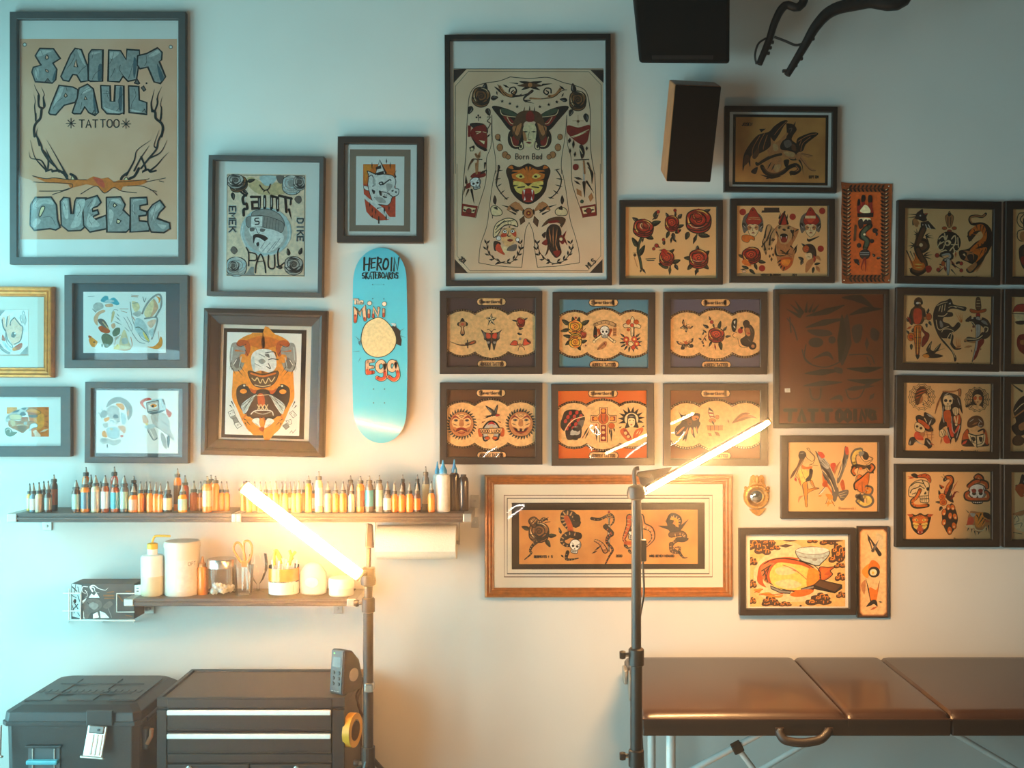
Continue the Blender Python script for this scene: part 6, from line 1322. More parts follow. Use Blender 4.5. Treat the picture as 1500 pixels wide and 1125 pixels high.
# ---------------------------------------------------------------- torso flash
_arm = 'l K 5 %s'
draw('body', 660, 95, 6.522, '''F D 28 45 155 38 28 175;F D 1335 48 1462 48 1462 175;L K 4 28 38 1462 40;L K 3 48 200 170 62 1320 65 1438 190 1445 1040;L K 3 48 200 50 1040;L D 2 28 175 30 1040
l K 5 570 115 460 155 330 175 230 215 180 300 165 450 155 600 150 800 130 1040;l K 5 570 115 750 130 930 120 1080 170 1180 195 1290 250 1330 400 1335 560 1340 820 1375 1040;l K 4 395 480 390 640 385 780 345 890 342 1040;l K 4 395 480 400 700 430 900 432 1040;l K 4 1110 480 1095 680 1060 900 1060 1040;l K 4 1110 480 1115 740 1150 880 1155 1040
m kleaf 320 260 2 1.9 10;m kleaf 200 400 1.9 1.6 200;m kleaf 350 420 1.8 1.5 160;m kleaf 390 320 1.6 1.4 80;m rosed 290 310 1.7 1.9 10;m kleaf 1180 260 1.8 1.8 -10;m kleaf 1110 340 1.4 1.4 -80;m kleaf 1160 430 1.6 1.4 200;m kleaf 1290 470 1.8 1.7 170;m rosed 1215 345 1.6 1.9
e K 265 483 9;e K 248 502 9;e K 282 502 9;L K 4 265 490 265 535;e M 1218 540 14;l h 3 1218 480 1218 580;l h 3 1165 535 1270 535;e K 1218 540 6
b D 30 420 210 520 280 600 300;l h 22 470 210 520 280 580 295 620 260;l K 5 450 190 530 290 600 310 680 280;l K 9 560 260 570 225 610 215 630 250 610 285 580 265 600 245;z D 18 600 300 700 290 780 250;z D 22 780 250 700 320 720 360;l K 8 700 340 760 340;z K 10 720 350 800 370;z K 10 640 180 560 170;z h 14 760 320 880 325 950 300;l K 9 960 270 955 230 910 225 890 260 920 285 935 262 915 248;l h 20 940 300 1000 290 1050 230;l K 5 870 325 980 310 1060 250 1110 240
b K 40 660 160 760 190 680 240;b K 40 870 160 760 190 850 240;b M 36 640 200 760 195 880 200;d h 4 760 192 22 22;z K 14 880 190 970 180;b K 14 500 190 560 220;b K 14 1040 200 1090 240;b K 10 440 250 445 290;b K 10 1060 310 1080 270
m star 493 348 .36;m star 567 370 .36;m star 636 398 .36;m star 853 400 .36;m star 938 380 .36;m star 1015 355 .36
f K 395 405 470 400 640 470 700 600 640 640 560 620 480 520;f K 1130 405 1030 400 870 470 800 600 870 640 950 620 1040 520;f V 480 420 560 430 650 490 600 490 500 460;f V 1020 420 940 430 860 490 910 490 1000 460;f S 500 490 560 500 610 560 570 580;f S 1010 490 960 500 900 560 940 580;l j 5 475 430 500 480 630 500;l j 5 1030 430 1000 480 870 500;l j 5 540 500 580 560 640 560;l j 5 970 500 930 560 870 560
f K 560 640 640 600 700 640 680 780 600 800 550 740;f K 950 640 870 600 810 640 830 780 910 800 960 740;f S 590 690 640 680 650 760 600 770;f S 920 690 870 680 860 760 910 770;l j 5 575 690 600 770 650 780;l j 5 935 690 910 770 860 780
f M 640 470 700 440 800 440 860 470 900 560 920 660 860 720 820 560 760 540 700 560 660 720 590 660 600 560;z K 8 700 440 710 400;z K 8 755 430 755 390;z K 8 800 440 800 400;f S 720 480 760 440 800 480 790 540 730 540;f h 590 600 640 580 680 560 640 680;f h 920 600 870 580 830 560 880 680;b K 8 640 560 600 680;b K 8 880 560 920 680
f j 690 620 720 570 760 555 800 570 820 620 810 720 780 780 750 790 710 760;f h 690 640 710 640 730 720 700 720;b K 12 690 640 740 640;b K 12 770 640 820 640;f S 720 740 750 735 775 745 750 755;l K 4 752 640 740 710 765 715;o j 6 650 800 680 730 695 790 670 812;o j 6 850 800 815 730 805 790 830 812;e K 672 780 9 18;e K 830 780 9 18
b D 30 425 680 475 730;d h 4 450 690 22 26;d h 4 470 790 26 32;d h 4 520 860 26 30;d h 4 550 880 20 22;d h 4 1045 690 22 26;d h 4 1025 790 26 32;d h 4 975 860 26 30;d h 4 940 880 20 22
t Born_Bad 622 850 52 34 5 K
F S 165 580 195 580 190 690 165 690;f D 190 560 300 560 350 610 340 660 210 600;f S 200 620 280 580 340 600 340 820 260 770 200 700;f K 200 690 260 760 340 800 335 825 250 780;l j 5 240 640 290 640 250 660;l j 5 310 640 340 650;F j 270 720 330 730 320 760;b K 10 340 700 380 660;l K 5 350 500 380 500 350 540 380 560 355 610;F K 178 790 225 770 230 800 190 830;d j 4 205 808 14
z h 26 265 880 285 825;l h 16 240 855 250 880;l K 6 215 900 300 905;l h 12 260 910 250 1040;z M 18 210 910 180 960 165 1010;z K 16 330 940 320 1000
f S 1120 580 1220 600 1325 575 1325 640 1300 740 1240 760 1120 660;l j 6 1150 690 1210 670 1320 620;b j 10 1160 700 1300 640;b K 24 1140 700 1130 750;b K 20 1175 720 1170 800;f K 1230 780 1260 770 1280 850 1250 900;l j 6 1235 800 1260 850;b K 18 1300 780 1300 820;b K 18 1140 800 1140 850;b K 18 1190 830 1185 880
l K 7 1180 910 1320 905;l h 12 1270 920 1280 1040;e S 1195 975 28;z K 16 1310 940 1350 1020''')
draw('body', 660, 240, 6.522, '''F D 40 910 165 1042 40 1042;F D 1452 910 1452 1042 1328 1042;L K 3 62 0 62 880 185 1022 1310 1022 1435 880 1430 0;L D 2 40 1042 1452 1042
l K 5 130 90 115 300 105 490;l K 4 345 60 330 200 270 400 240 515;l K 5 1378 90 1385 250 1395 490;l K 4 1155 60 1165 200 1240 430 1265 515;l K 4 430 60 400 200 370 420 345 600 285 780 270 945;L K 4 270 945 400 970 560 985 680 988;l K 4 680 988 700 800 715 640 750 560;l K 4 750 560 790 660 805 820 830 988;L K 4 830 988 1000 980 1230 945;l K 4 1065 60 1100 240 1140 520 1190 690 1225 830 1230 945
m tigero 742 170 3.55 3.5
z D 16 460 20 450 120 440 200;l K 8 470 30 440 130 440 210 490 290 540 340;b K 9 430 70 500 60;b K 9 420 150 480 140;b K 9 440 220 490 190;b K 9 470 290 520 250;b K 9 510 340 560 320;l K 8 1010 60 1055 130 1050 210 1010 280 950 330;b K 9 990 60 1050 50;b K 9 1010 140 1080 150;b K 9 1000 200 1070 220;b K 9 980 250 1030 290;b K 9 930 320 990 330
f D 405 360 420 300 440 340 430 390;o j 5 385 420 430 400 490 450 480 490 400 490;f K 410 420 440 410 450 440;l K 5 400 490 400 520;f D 1050 350 1065 300 1085 350 1065 390;o j 5 1000 450 1050 410 1110 440 1105 490 1020 490;f K 1030 430 1060 400 1070 440
z D 24 640 440 490 395;b h 60 540 440 620 400 700 450;b D 20 560 400 640 470;b h 50 600 380 680 420;z K 14 620 480 540 440;z D 24 860 440 1010 390;b h 60 800 450 880 400 950 440;b D 20 850 470 930 400;b h 50 820 420 900 380;z K 14 880 480 960 440;b M 46 700 500 670 580;b M 46 800 500 830 600;d h 5 745 472 44 46;e S 745 472 24 24;e Y 745 472 9 9;b D 16 690 490 700 430;b D 16 800 490 790 430
F S 110 380 260 405 235 515 105 495;F j 125 405 240 425 225 470 118 455;d S 4 175 450 24 22;b K 16 120 430 150 455;b K 16 205 455 235 440;F S 1232 410 1385 385 1395 495 1262 515;F j 1255 425 1375 405 1380 460 1270 480;d S 4 1320 448 26 24;b K 16 1270 450 1300 450;b K 16 1340 440 1375 440
f S 190 120 240 80 320 80 330 120 230 140;b K 20 280 100 340 60;m skull 240 190 1.25 1.2 -15;b S 40 150 240 190 180;z K 18 200 250 225 380;z M 16 170 250 140 320;z M 14 140 220 120 300;z D 20 150 180 145 110;l h 18 245 0 250 90
e S 1195 35 28;l g 14 1270 0 1275 200;z D 26 1275 180 1280 320;b D 20 1180 130 1260 150;b D 16 1180 160 1240 200;b h 40 1205 240 1250 310;b h 40 1345 280 1335 360;z K 16 1300 170 1370 280;b K 22 1310 30 1350 90 1350 190;l j 5 1320 50 1340 130;e V 1255 360 18
o j 6 410 700 415 620 450 560 540 520 620 540 640 600 560 580 500 600 450 680;l K 6 430 630 500 560 600 540;l K 6 430 660 520 590 620 590;l K 5 440 600 520 540;d j 4 563 565 14;e K 563 604 8;f i 480 660 520 620 570 610 620 630 630 720 590 770 540 790 490 740;f r 480 680 520 650 540 690 490 700;f r 580 660 625 650 620 700;d W 4 518 648 18 14;d W 4 592 645 18 14;e K 518 648 8;e K 592 645 8;b K 7 490 625 540 618;b K 7 575 618 625 622;l K 5 560 640 545 690 575 690;f S 540 730 565 718 600 728 570 745;d W 4 460 712 20;d W 4 640 725 16;f D 415 740 480 760 440 830 415 820;f r 430 820 460 760 520 870;f j 480 780 540 800 560 830 520 860;f N 540 830 560 790 630 770 620 830
f M 870 600 930 530 1030 505 1100 530 1060 610 1040 570 960 560 900 590;f S 930 555 1010 535 1040 555 950 570;f D 915 640 960 580 1030 590 1060 660 1040 760 1060 850 1010 900 960 850 920 760;b h 8 940 620 960 760;b h 8 980 600 980 800;b h 8 1020 620 1000 780;b h 8 1000 760 1030 860;f S 980 840 1050 830 1020 890;f S 1030 720 1060 680 1095 720 1070 770;d j 5 1055 720 16;z S 18 1080 690 1105 640;z S 16 1090 730 1115 780;f S 870 760 920 720 920 780;f D 870 680 910 650 900 710;z M 20 940 780 920 850 900 880;b D 10 1040 600 1080 560''')
_w = ''
for cx_ in (505, 985):
    for k_ in range(10):
        a_ = R(190 - k_ * 22.2); left = a_ > math.pi / 2
        x_, y_ = cx_ + 165 * math.cos(a_), 790 + 150 * math.sin(a_)
        tx_, ty_ = (-math.sin(a_), math.cos(a_)) if left else (math.sin(a_), -math.cos(a_))
        for tw in (-.6, .6):
            dx_, dy_ = tx_ * math.cos(tw) - ty_ * math.sin(tw), tx_ * math.sin(tw) + ty_ * math.cos(tw)
            _w += 'b D 15 %g %g %g %g\n' % (x_, y_, x_ + dx_ * 46, y_ + dy_ * 46)
draw('body', 660, 240, 6.522, _w + 'l D 5 345 760 370 860 480 940 580 940 650 860 680 770;l D 5 830 760 860 860 960 945 1060 940 1140 860 1170 770;L D 7 430 960 520 935;L D 7 970 960 1050 940\nt 2017 105 885 42 22 7 D K 0 38;t MLS 1290 965 46 34 8 D K 0 -42', 'laurel_drawing', d=FR['body']['d'] + .001)
# ---------------------------------------------------------------- winged demon
draw('demon', 1070, 165, 10, '''t JOSEN 170 150 40 31 9 K;t SEPT_2019 1150 925 36 19 8 K
f K 180 860 190 640 270 480 400 330 560 280 640 200 760 120 840 120 780 200 700 340 560 520 420 600 300 640 290 800 240 680;l h 6 430 340 330 520 320 640;l h 6 500 300 420 460 400 600;l h 6 540 330 490 480 480 540;l h 5 820 130 720 230 640 330;f M 200 780 210 640 260 620 280 700;f M 320 640 400 520 420 600 360 680;F K 420 240 520 235 450 290
f K 970 400 1050 340 1200 290 1290 310 1180 400 1100 470 1060 560 980 560;l h 6 990 420 1130 340 1260 310;l h 6 1030 560 1060 450 1170 360;l h 5 1010 480 1040 400
f K 820 180 850 160 930 180 970 250 920 330 900 400 980 470 1000 580 1000 680 900 700 820 640 720 520 740 430 820 360;z K 22 850 180 800 160;z K 22 930 190 955 130;l N 7 860 240 900 230 880 290;f N 780 430 860 400 900 470 820 520;f M 900 460 950 480 960 560 900 540
f h 590 360 640 380 650 440 720 400 820 300 840 320 740 450 740 540 860 560 950 600 940 680 820 660 740 620 640 600 580 640 540 560 590 480;f K 560 310 610 280 650 340 640 420 590 360;f T 620 460 680 470 700 540 640 560;f T 780 570 930 590 920 650 820 630;f h 980 590 1080 590 1210 630 1140 660 1040 620 1100 700 1160 800 1250 840 1230 860 1150 840 1050 740 960 680;l K 5 1040 600 1200 630;l K 5 1020 660 1160 830 1250 850
l h 34 580 640 480 690 410 740 360 830;l K 6 560 640 460 700 400 750;l K 30 740 610 620 640 480 710 400 760 380 740;l K 46 460 790 520 880 640 910 760 880 860 800 960 770 1010 830 950 880 890 880;l M 16 480 800 560 880 680 890 800 830;l h 8 960 780 1000 830 960 860;f h 520 820 580 700 700 640 760 700 720 860 600 880;f T 640 780 740 760 700 860 650 860;b K 16 540 830 600 720;b K 16 600 850 650 750;b K 30 440 910 600 950 740 930;b K 36 520 970 600 940 700 930;z K 20 1010 700 1050 780 1065 910;b K 20 870 870 890 930;f D 300 870 340 820 400 800 370 900;f K 780 700 860 690 840 780 800 790''')
# ---------------------------------------------------------------- leather strip
_b = ''
for k_ in range(23):
    y_ = 115 + k_ * 40
    for x_ in (110, 505): _b += 'b K 19 %g %g %g %g\nb K 19 %g %g %g %g\nb C 7 %g %g %g %g\n' % (x_, y_ + 18, x_ - 46, y_ - 12, x_, y_ + 18, x_ + 46, y_ - 12, x_ + 5, y_ + 4, x_ + 30, y_ - 12)
for k_ in range(9):
    x_ = 135 + k_ * 42
    for y_ in (100, 1040): _b += 'b K 19 %g %g %g %g\nb K 19 %g %g %g %g\n' % (x_, y_, x_ + 30, y_ - 40, x_, y_, x_ + 30, y_ + 38)
draw('leather', 1225, 262, 7.12, 'F E 140 140 470 140 475 1000 140 1000\nl K 5 110 110 105 1040;l K 5 505 110 505 1040;l K 5 110 100 500 100;l K 5 110 1040 500 1040\n' + _b + '''f S 220 360 220 230 245 220 260 290 265 180 295 180 300 280 330 290 335 180 370 185 375 300 385 370 300 400;f K 220 280 225 215 245 215 245 270;f K 260 240 265 175 300 175 300 230;f K 330 240 335 175 370 180 372 240;f j 245 340 270 300 300 270 340 300 355 350 300 360;F K 215 360 385 355 385 400 220 400;f j 240 410 350 410 340 450 260 450;f D 225 440 270 420 280 500 240 520;f D 330 430 365 440 360 510 320 520;l M 20 200 490 195 560 190 640;f D 310 420 330 470 270 470
l K 44 350 490 290 540 260 600 320 640 300 720;l V 26 340 500 285 550 275 600 320 650 300 720;d j 4 292 580 12;f D 240 770 300 730 350 770 330 830 260 830;l G 6 250 770 340 770;l G 6 250 790 340 790;z S 16 290 830 260 920 275 960;z S 16 300 830 305 920 300 970;m kleaf 400 550 1 .8 60;m kleaf 420 560 .9 .8 180;d D 2 370 650 20;d D 2 235 695 22;m kleaf 400 810 1 .8 -40;m kleaf 420 830 .9 .9 80;m kleaf 210 860 1 .8 -60;m kleaf 220 870 1 .8 150;e D 400 540 26;e D 210 860 24''')
# ---------------------------------------------------------------- right-hand flash sheets
draw('roses', 910, 297, 9.78, '''m kleaf 240 260 2 2 -60;m leaf 440 310 2.4 2.8 72;m leaf 360 470 2.4 2.4 115;m kleaf 480 230 1.4 1.8 40;m leaf 470 200 1.6 2 25;d R 4 530 130 22;b K 16 440 250 500 200;m rose 315 370 2.9 2.6 8;e C 335 330 70 50;m rose 340 330 1.1 1 30;l K 30 290 500 250 600 240 700 270 820 290 940;l V 16 290 510 252 600 243 700 272 820 290 930;m leaf 230 620 2.2 3 -32;m leaf 260 750 2.1 3.4 28;b K 20 320 500 300 570;b K 26 290 930 350 1010;b K 22 290 950 270 1000;l h 8 185 780 230 920;d M 4 195 750 18;l K 4 165 720 230 720;l D 8 350 805 490 798;l D 7 370 828 470 826
m kleaf 670 200 1.5 1.4 -30;m kleaf 820 220 2 1.6 40;m leaf 810 350 1.6 2 70;m kleaf 775 190 1.2 1.6 0;d R 4 770 110 20;m rose 725 300 2 2.3 0;m leaf 680 420 1.6 2 200;m kleaf 740 440 2 2.4 170;m leaf 780 430 1.6 1.9 60;b R 24 820 440 815 380;b K 30 720 490 710 580;b K 22 760 520 790 570
m kleaf 1190 130 1.8 2 70;m leaf 960 430 2.2 2.2 200;m leaf 1120 460 2.2 3.2 98;b K 40 1080 450 1030 590;l V 14 1085 450 1070 530;m rose 1105 270 3.6 3.4 0;m rose 1090 200 1.4 1.2 10;b p 10 950 300 1060 360 1180 340
m kleaf 610 600 1.5 1.8 0;d R 4 605 530 20;b K 20 560 640 470 620;d R 4 505 615 26;d R 4 465 660 20;b K 16 640 680 540 680;m leaf 660 740 1.8 2.6 55;m leaf 740 860 1.9 2.4 70;m kleaf 770 890 1.8 1.8 150;m leaf 660 930 2 3 -65;b K 36 700 900 690 1030;l V 16 700 910 700 1000;m rose 650 800 2.1 2.2 0;f R 570 700 610 660 660 700 640 760 600 770;l K 5 600 700 650 760
m kleaf 1090 690 1.8 1.6 0;m leaf 1180 770 2 2.4 45;m leaf 1000 800 1.9 2.2 -85;m leaf 1010 890 2 2 220;m leaf 1180 890 2 2 130;b K 40 1090 930 1060 1040;l V 14 1100 930 1100 990;m rose 1105 810 2.7 2.7 0;b p 8 1000 810 1080 840 1200 830''')
_face = '''f N -150 -60 -110 -150 0 -200 110 -150 150 -60 145 40 120 100 60 60 -60 60 -120 110 -148 40;f K -148 -40 -100 -20 -110 20 -150 20;f K 148 -30 100 -10 110 30 148 40;b g 10 -140 -10 -100 40;b g 10 140 0 100 50;o R 5 -80 -120 0 -260 90 -140 130 -60 60 0 0 -20 -60 0 -100 -60;e K 0 -220 10;f j -80 20 -40 -20 0 -10 40 -20 85 20 70 110 10 165 -50 110;f h -75 20 -40 0 -20 40 -60 70;f h 80 20 45 0 25 40 60 70;b K 9 -55 30 -10 34;b K 9 20 34 65 30;l K 4 4 30 -2 75 14 78;b S 16 -20 110 5 104 35 110;l K 4 -80 30 -50 120 8 166 70 110 86 30'''
MOT['hoodface'] = _face
draw('masks', 1072, 295, 9.78, '''e R 157 152 48;e R 872 220 46;e R 1295 137 46;e R 1273 678 46;e R 433 958 46;F D 462 90 680 90 680 125 690 160 425 162 430 132 462 130
m hoodface 300 345 1 1;l T 7 240 240 300 228 400 238;l T 7 240 262 300 252 400 262;o O 4 150 490 230 480 320 510 320 560 270 540 230 590 150 560;m hoodface 1125 345 1 1;F j 1050 205 1200 205 1200 245 1050 245;f r 1065 250 1190 250 1125 310;b K 30 1080 530 1110 560 1250 500
f T 430 620 460 480 530 330 590 380 640 420 600 560 560 640 480 740 450 700;z K 20 470 520 500 360 540 330;z K 20 500 560 560 400 570 350;z K 20 460 620 440 580 490 480;z K 22 540 620 560 480 640 360;z K 22 480 690 470 600 540 520;b M 40 560 560 620 540;z K 16 430 650 480 560;b K 20 470 650 470 720;b M 22 488 710 488 770;b M 24 535 660 535 700;b M 24 545 760 540 810;b M 24 590 740 592 790;b M 26 568 800 568 860;b M 22 570 650 570 700
f h 620 400 680 330 780 330 900 380 960 410 920 520 860 640 900 720 880 860 840 940 740 1000 700 960 660 900 640 800 600 720 650 560;o R 6 670 310 740 160 800 300 740 340;z K 24 690 330 760 140 740 240;z K 22 800 320 750 150;z K 20 680 240 700 160;z K 16 790 240 800 180;f T 650 360 740 340 860 370 880 460 800 600 700 600 660 480;f K 720 400 750 390 775 410 750 425;e K 680 380 18 12;e K 810 385 18 12;b K 14 660 350 720 370;b K 14 780 370 850 360;f S 700 480 750 470 800 490 780 580 710 580;f K 690 480 740 460 800 480 780 510 710 510;F W 700 500 715 500 708 540;F W 790 500 775 500 782 540;f h 690 620 800 620 820 680 760 700 690 680;z K 20 880 420 860 560;z K 22 850 420 900 520;z K 18 640 440 680 520;f K 930 400 960 405 900 440;b K 26 620 620 640 760 760 780;b T 14 630 640 660 760 750 760;b K 22 830 680 760 780;b K 20 940 620 880 720;b K 20 930 660 900 760;z K 14 700 700 860 800;z K 14 720 740 880 760;z K 14 840 640 900 690
f E 690 830 780 800 870 820 850 920 760 990 700 930;f o 710 850 800 830 840 850 800 920 730 910;z K 20 690 850 645 885;z K 20 690 900 660 930;z K 20 710 930 690 970;z K 20 750 950 735 1000
m leaf 160 800 1.4 1.6 -60;m leaf 390 860 1.6 2 100;m leaf 330 900 1.4 1.8 160;m leaf 230 960 1.3 2 -70;m leaf 260 980 1.4 2 130;m rose 280 780 2.6 2.4 -15;f O 140 860 200 830 280 930 180 910;b K 16 120 980 200 970;d p 4 175 1005 26 16
f D 1040 640 1120 610 1190 660 1210 780 1180 880 1140 800 1080 760;d E 5 1060 680 46 50;d r 4 1080 690 18;m kleaf 1040 640 1 1.2 -50;f j 1050 760 1130 740 1150 800 1110 840 1070 820;b D 8 1080 790 1130 800;f h 1070 870 1180 800 1240 780 1270 850 1200 820 1160 900 1080 1010 1050 1000;f R 1170 770 1200 820 1170 870;m kleaf 1020 840 1.7 1.7 -60;m kleaf 1010 850 1.6 1.4 200;m leaf 1190 900 1.1 1.6 80;m leaf 1170 950 1.2 1.7 190;f h 1200 930 1250 950 1255 1010 1210 980
t MEGAN_BLOSSOM 420 1040 24 22 7 D;t 2019 865 1040 24 24 7 D''')
draw('dragon', 1318, 297, 9.78, '''z D 14 240 170 110 165;z D 14 240 200 110 215;f D 240 150 290 110 330 90 340 150 400 150 380 210 390 250 330 270 250 240 190 330 180 250 220 210;f h 190 240 230 230 280 290 250 350 200 310;e W 295 185 12;b r 12 350 170 400 150;F D 300 280 410 260 520 380 440 370 380 350 300 340;l j 10 270 320 300 360;l W 9 330 310 345 370;l W 9 370 310 390 370;l W 9 410 315 440 375;l K 74 340 370 300 460 270 540 250 640 310 680 380 630 350 560 290 560;l M 40 340 380 305 460 280 540 262 630 310 660 365 625 340 575 295 575;l K 74 250 660 290 760 350 860 340 950 260 1000 190 970;l M 44 260 670 300 770 350 870 330 940 260 975 200 960;e C 305 605 26
z K 16 250 450 200 400;z K 16 250 450 240 370;z K 16 240 460 200 450;z K 16 250 460 220 500;z K 16 370 470 430 430;z K 16 380 480 470 470;z K 16 390 490 480 510;z K 16 380 500 420 570;z K 16 210 600 140 560;z K 16 210 610 110 620;z K 16 200 620 140 660;z K 16 350 760 400 700;z K 16 360 760 470 740;z K 16 370 780 460 810;z K 16 360 740 440 700
f O 95 680 180 840 220 760 200 700 300 850 340 860 360 920 300 970 200 950 160 880;z D 14 100 690 170 850 200 940;z D 12 150 700 220 850;z D 12 200 720 240 830;b y 16 210 880 330 890;b y 14 220 930 320 930;f R 370 920 430 900 460 940 440 990 390 1000;z D 18 170 960 130 940
o h 5 650 200 690 160 710 120 735 160 770 200 755 300 730 350 690 350 670 300;l K 8 690 210 690 330;l K 8 730 210 730 330;d D 5 710 170 20;d E 5 640 365 32 22;d E 5 780 365 32 22;o R 5 680 400 740 400 725 500 690 500
e K 705 570 170 160;l j 12 560 520 620 480 660 560;l j 12 560 600 640 560 620 660 560 680;l j 14 640 440 660 530 680 470;o j 5 640 560 700 530 740 570 700 620 650 610;l j 14 740 520 790 470 800 560 760 640;l j 12 830 500 840 640;l j 12 740 600 840 600;l j 14 600 700 660 680 690 720 760 640 780 720 720 780;l j 10 580 560 540 640;f K 660 570 690 560 700 590 670 600;l j 10 780 680 830 700;l K 46 600 740 700 720 740 780 640 830;l g 20 610 750 700 735 720 780 650 820;b E 20 800 700 800 780
o g 5 670 820 720 820 705 1000 690 1040 675 1000;d R 4 535 755 30;z K 16 570 760 640 800;b K 20 560 880 640 900;d E 4 620 870 24 36;d R 4 550 960 26;z K 16 560 990 640 920;b S 30 730 820 800 940;b S 30 640 900 660 990;d D 4 830 860 30 14 -30;z K 18 750 880 880 960;d R 4 880 870 24;d R 4 880 970 24;z K 16 740 960 810 1040;b E 22 590 950 570 900
l K 30 1230 160 1180 200 1100 190 1020 200 1000 250 1030 300 1090 310;l h 14 1220 170 1180 198 1100 190 1025 205 1012 250 1035 290;f K 1050 300 1160 280 1260 320 1320 430 1325 580 1260 720 1230 760 1180 860 1100 960 1000 1010 950 950 1080 850 1040 880 950 840 870 800 850 690 980 660 1080 570 1180 510 1210 430 1130 420 1000 560 970 450 990 400 1080 330;f O 1080 330 1180 310 1240 400 1240 520 1180 600 1080 660 1240 640 1220 720 1130 820 1080 860 1120 760 1000 690 1120 560 1190 480 1150 400 1060 420 1000 480 1000 420
z K 12 1160 320 1150 420;z K 12 1200 340 1180 440;z K 12 1240 390 1200 480;z K 12 1100 330 1110 390;z K 12 1060 380 1080 430;z K 12 1120 600 1140 690;z K 12 1170 590 1180 680;z K 12 1210 560 1230 640;z K 12 1180 680 1130 780;z K 12 1230 660 1190 780;f h 880 700 960 690 1050 720 1050 830 960 830 900 800;f K 870 690 960 720 920 820 880 800;f j 900 740 930 730 940 770;f D 960 760 1040 740 1050 840 1000 850;b K 10 990 720 1050 700;z K 16 970 480 1040 560;f h 960 940 1080 860 1100 900 1010 990;z K 9 960 950 1000 1000;z O 8 1100 980 1220 830;z O 8 1060 990 1180 850;z O 8 1020 440 1150 470
t Romanowski 890 1052 26 26 7 M''')
draw('panther', 1316, 425, 9.78, '''f M 225 150 270 105 320 110 350 170 330 230 380 280 390 380 340 480 280 490 200 470 165 360 180 280 230 230;f D 220 190 260 150 300 220 260 240;e W 275 185 22 16;f K 320 160 350 170 345 205 325 195;f j 290 170 320 180 310 200;l K 6 225 240 180 320 200 460;l K 6 370 260 385 360 340 480;f r 225 280 280 260 330 290 335 400 300 480 240 480 215 390;o D 4 170 330 210 450 190 500 150 440;b D 40 360 300 380 400;d E 5 435 380 40 50;b K 26 430 320 430 260;m kleaf 440 450 1.4 1.4 150;m kleaf 400 480 1.2 1.2 170;m kleaf 410 330 1.2 1.4 20;d h 4 385 400 20;b S 40 130 380 180 480;b E 26 190 520 120 560;m kleaf 140 450 1.1 1.2 -30
o O 5 225 520 330 510 320 620 325 700 310 830 290 950 275 985 255 950 240 830 225 700;l K 7 260 530 255 930;l K 7 295 530 290 920;l K 5 230 600 320 600;l K 5 230 680 320 680;l K 5 235 760 315 760;l K 5 245 830 310 830;l y 8 278 560 275 900;f D 245 930 305 930 275 995;o S 5 340 520 370 580 440 630 420 720 350 810 330 780 350 680 380 640 340 580;m kleaf 150 620 1.2 1.2 -40;m kleaf 200 600 1.2 1.2 10;d O 5 180 670 50 56;d r 4 180 670 24;e D 200 700 10;m leaf 185 780 1.3 1.6 180
f D 340 940 400 900 450 880 500 900 640 940 560 970 440 970;f D 400 870 420 800 480 730 460 840 500 870 540 820 610 760 570 860 480 920;f o 350 930 420 920 440 960 370 965;z D 10 480 900 670 830;b j 6 430 840 470 750;b j 6 510 880 590 780
f D 740 120 770 160 800 210 960 240 970 280 940 300 830 270 750 270 700 310 770 320 780 370 720 385 650 390 640 450 720 480 780 530 850 460 890 490 870 540 800 600 760 600 790 660 780 760 840 830 900 830 880 850 800 850 740 770 740 700 640 690 620 690 750 830 820 940 830 1000 800 1020 770 900 640 750 570 650 510 500 495 360 530 240 600 170 680 150
l j 7 560 220 620 190 700 170;l j 8 600 230 580 300;l j 8 630 220 620 310;l j 8 670 200 660 290;l j 7 720 250 770 230 830 250;l j 6 800 230 930 260;l j 8 540 430 560 540 600 570 660 540 720 520;l j 7 620 600 650 560 740 560 790 590;l j 8 570 370 650 370 700 330;l j 8 700 690 740 620 770 640;l j 7 740 760 750 700 760 640;l j 6 630 690 760 850 810 960;f G 590 440 620 450 640 520 600 530;b W 10 720 200 750 180;e W 740 195 8
z O 8 890 460 810 320;z O 8 900 460 850 310;z O 8 905 460 880 310;z O 8 910 450 910 320;z O 8 840 800 820 660;z O 8 860 810 850 660;z O 8 880 810 880 680;z O 8 820 830 920 830;b h 20 820 820 900 800
o M 5 1110 130 1140 100 1170 130 1180 270 1110 270;l j 5 1125 150 1165 150;l j 5 1120 190 1170 190;l j 5 1120 230 1170 230;o E 5 1030 270 1140 290 1250 270 1240 310 1140 330 1040 320;d R 4 1140 360 30;o g 5 1105 400 1170 400 1170 600 1150 830 1070 1000 1055 1010 1100 800 1110 600;l K 4 1138 400 1135 800
f D 960 430 1000 390 1040 365 1050 400 1100 380 1120 420 1180 430 1200 390 1280 430 1330 540 1310 650 1240 700 1180 680 1230 580 1170 500 1100 500 1090 540 1040 460 1000 460;l j 8 1010 450 1060 460 1090 500;l j 9 1220 580 1230 530 1280 540 1270 590 1250 600;f G 1180 440 1240 440 1280 500 1220 480;b W 8 1040 410 1080 400;e D 975 440 16
b S 26 1060 510 1080 540;b S 16 1045 560 1050 600;f D 990 670 1120 680 1200 600 1230 640 1160 710 1000 740 940 740;l j 9 970 700 1120 700 1200 650;f h 940 730 960 700 1000 740 1100 730 1080 760;f S 1140 730 1220 700 1220 760 1170 830 1120 960 1070 1000 1110 850;l g 12 1130 740 1110 860;b h 26 940 820 1060 800;b S 12 1045 850 1050 890;b S 14 1180 830 1175 860
t Romanowski 840 1045 30 25 7 M''')
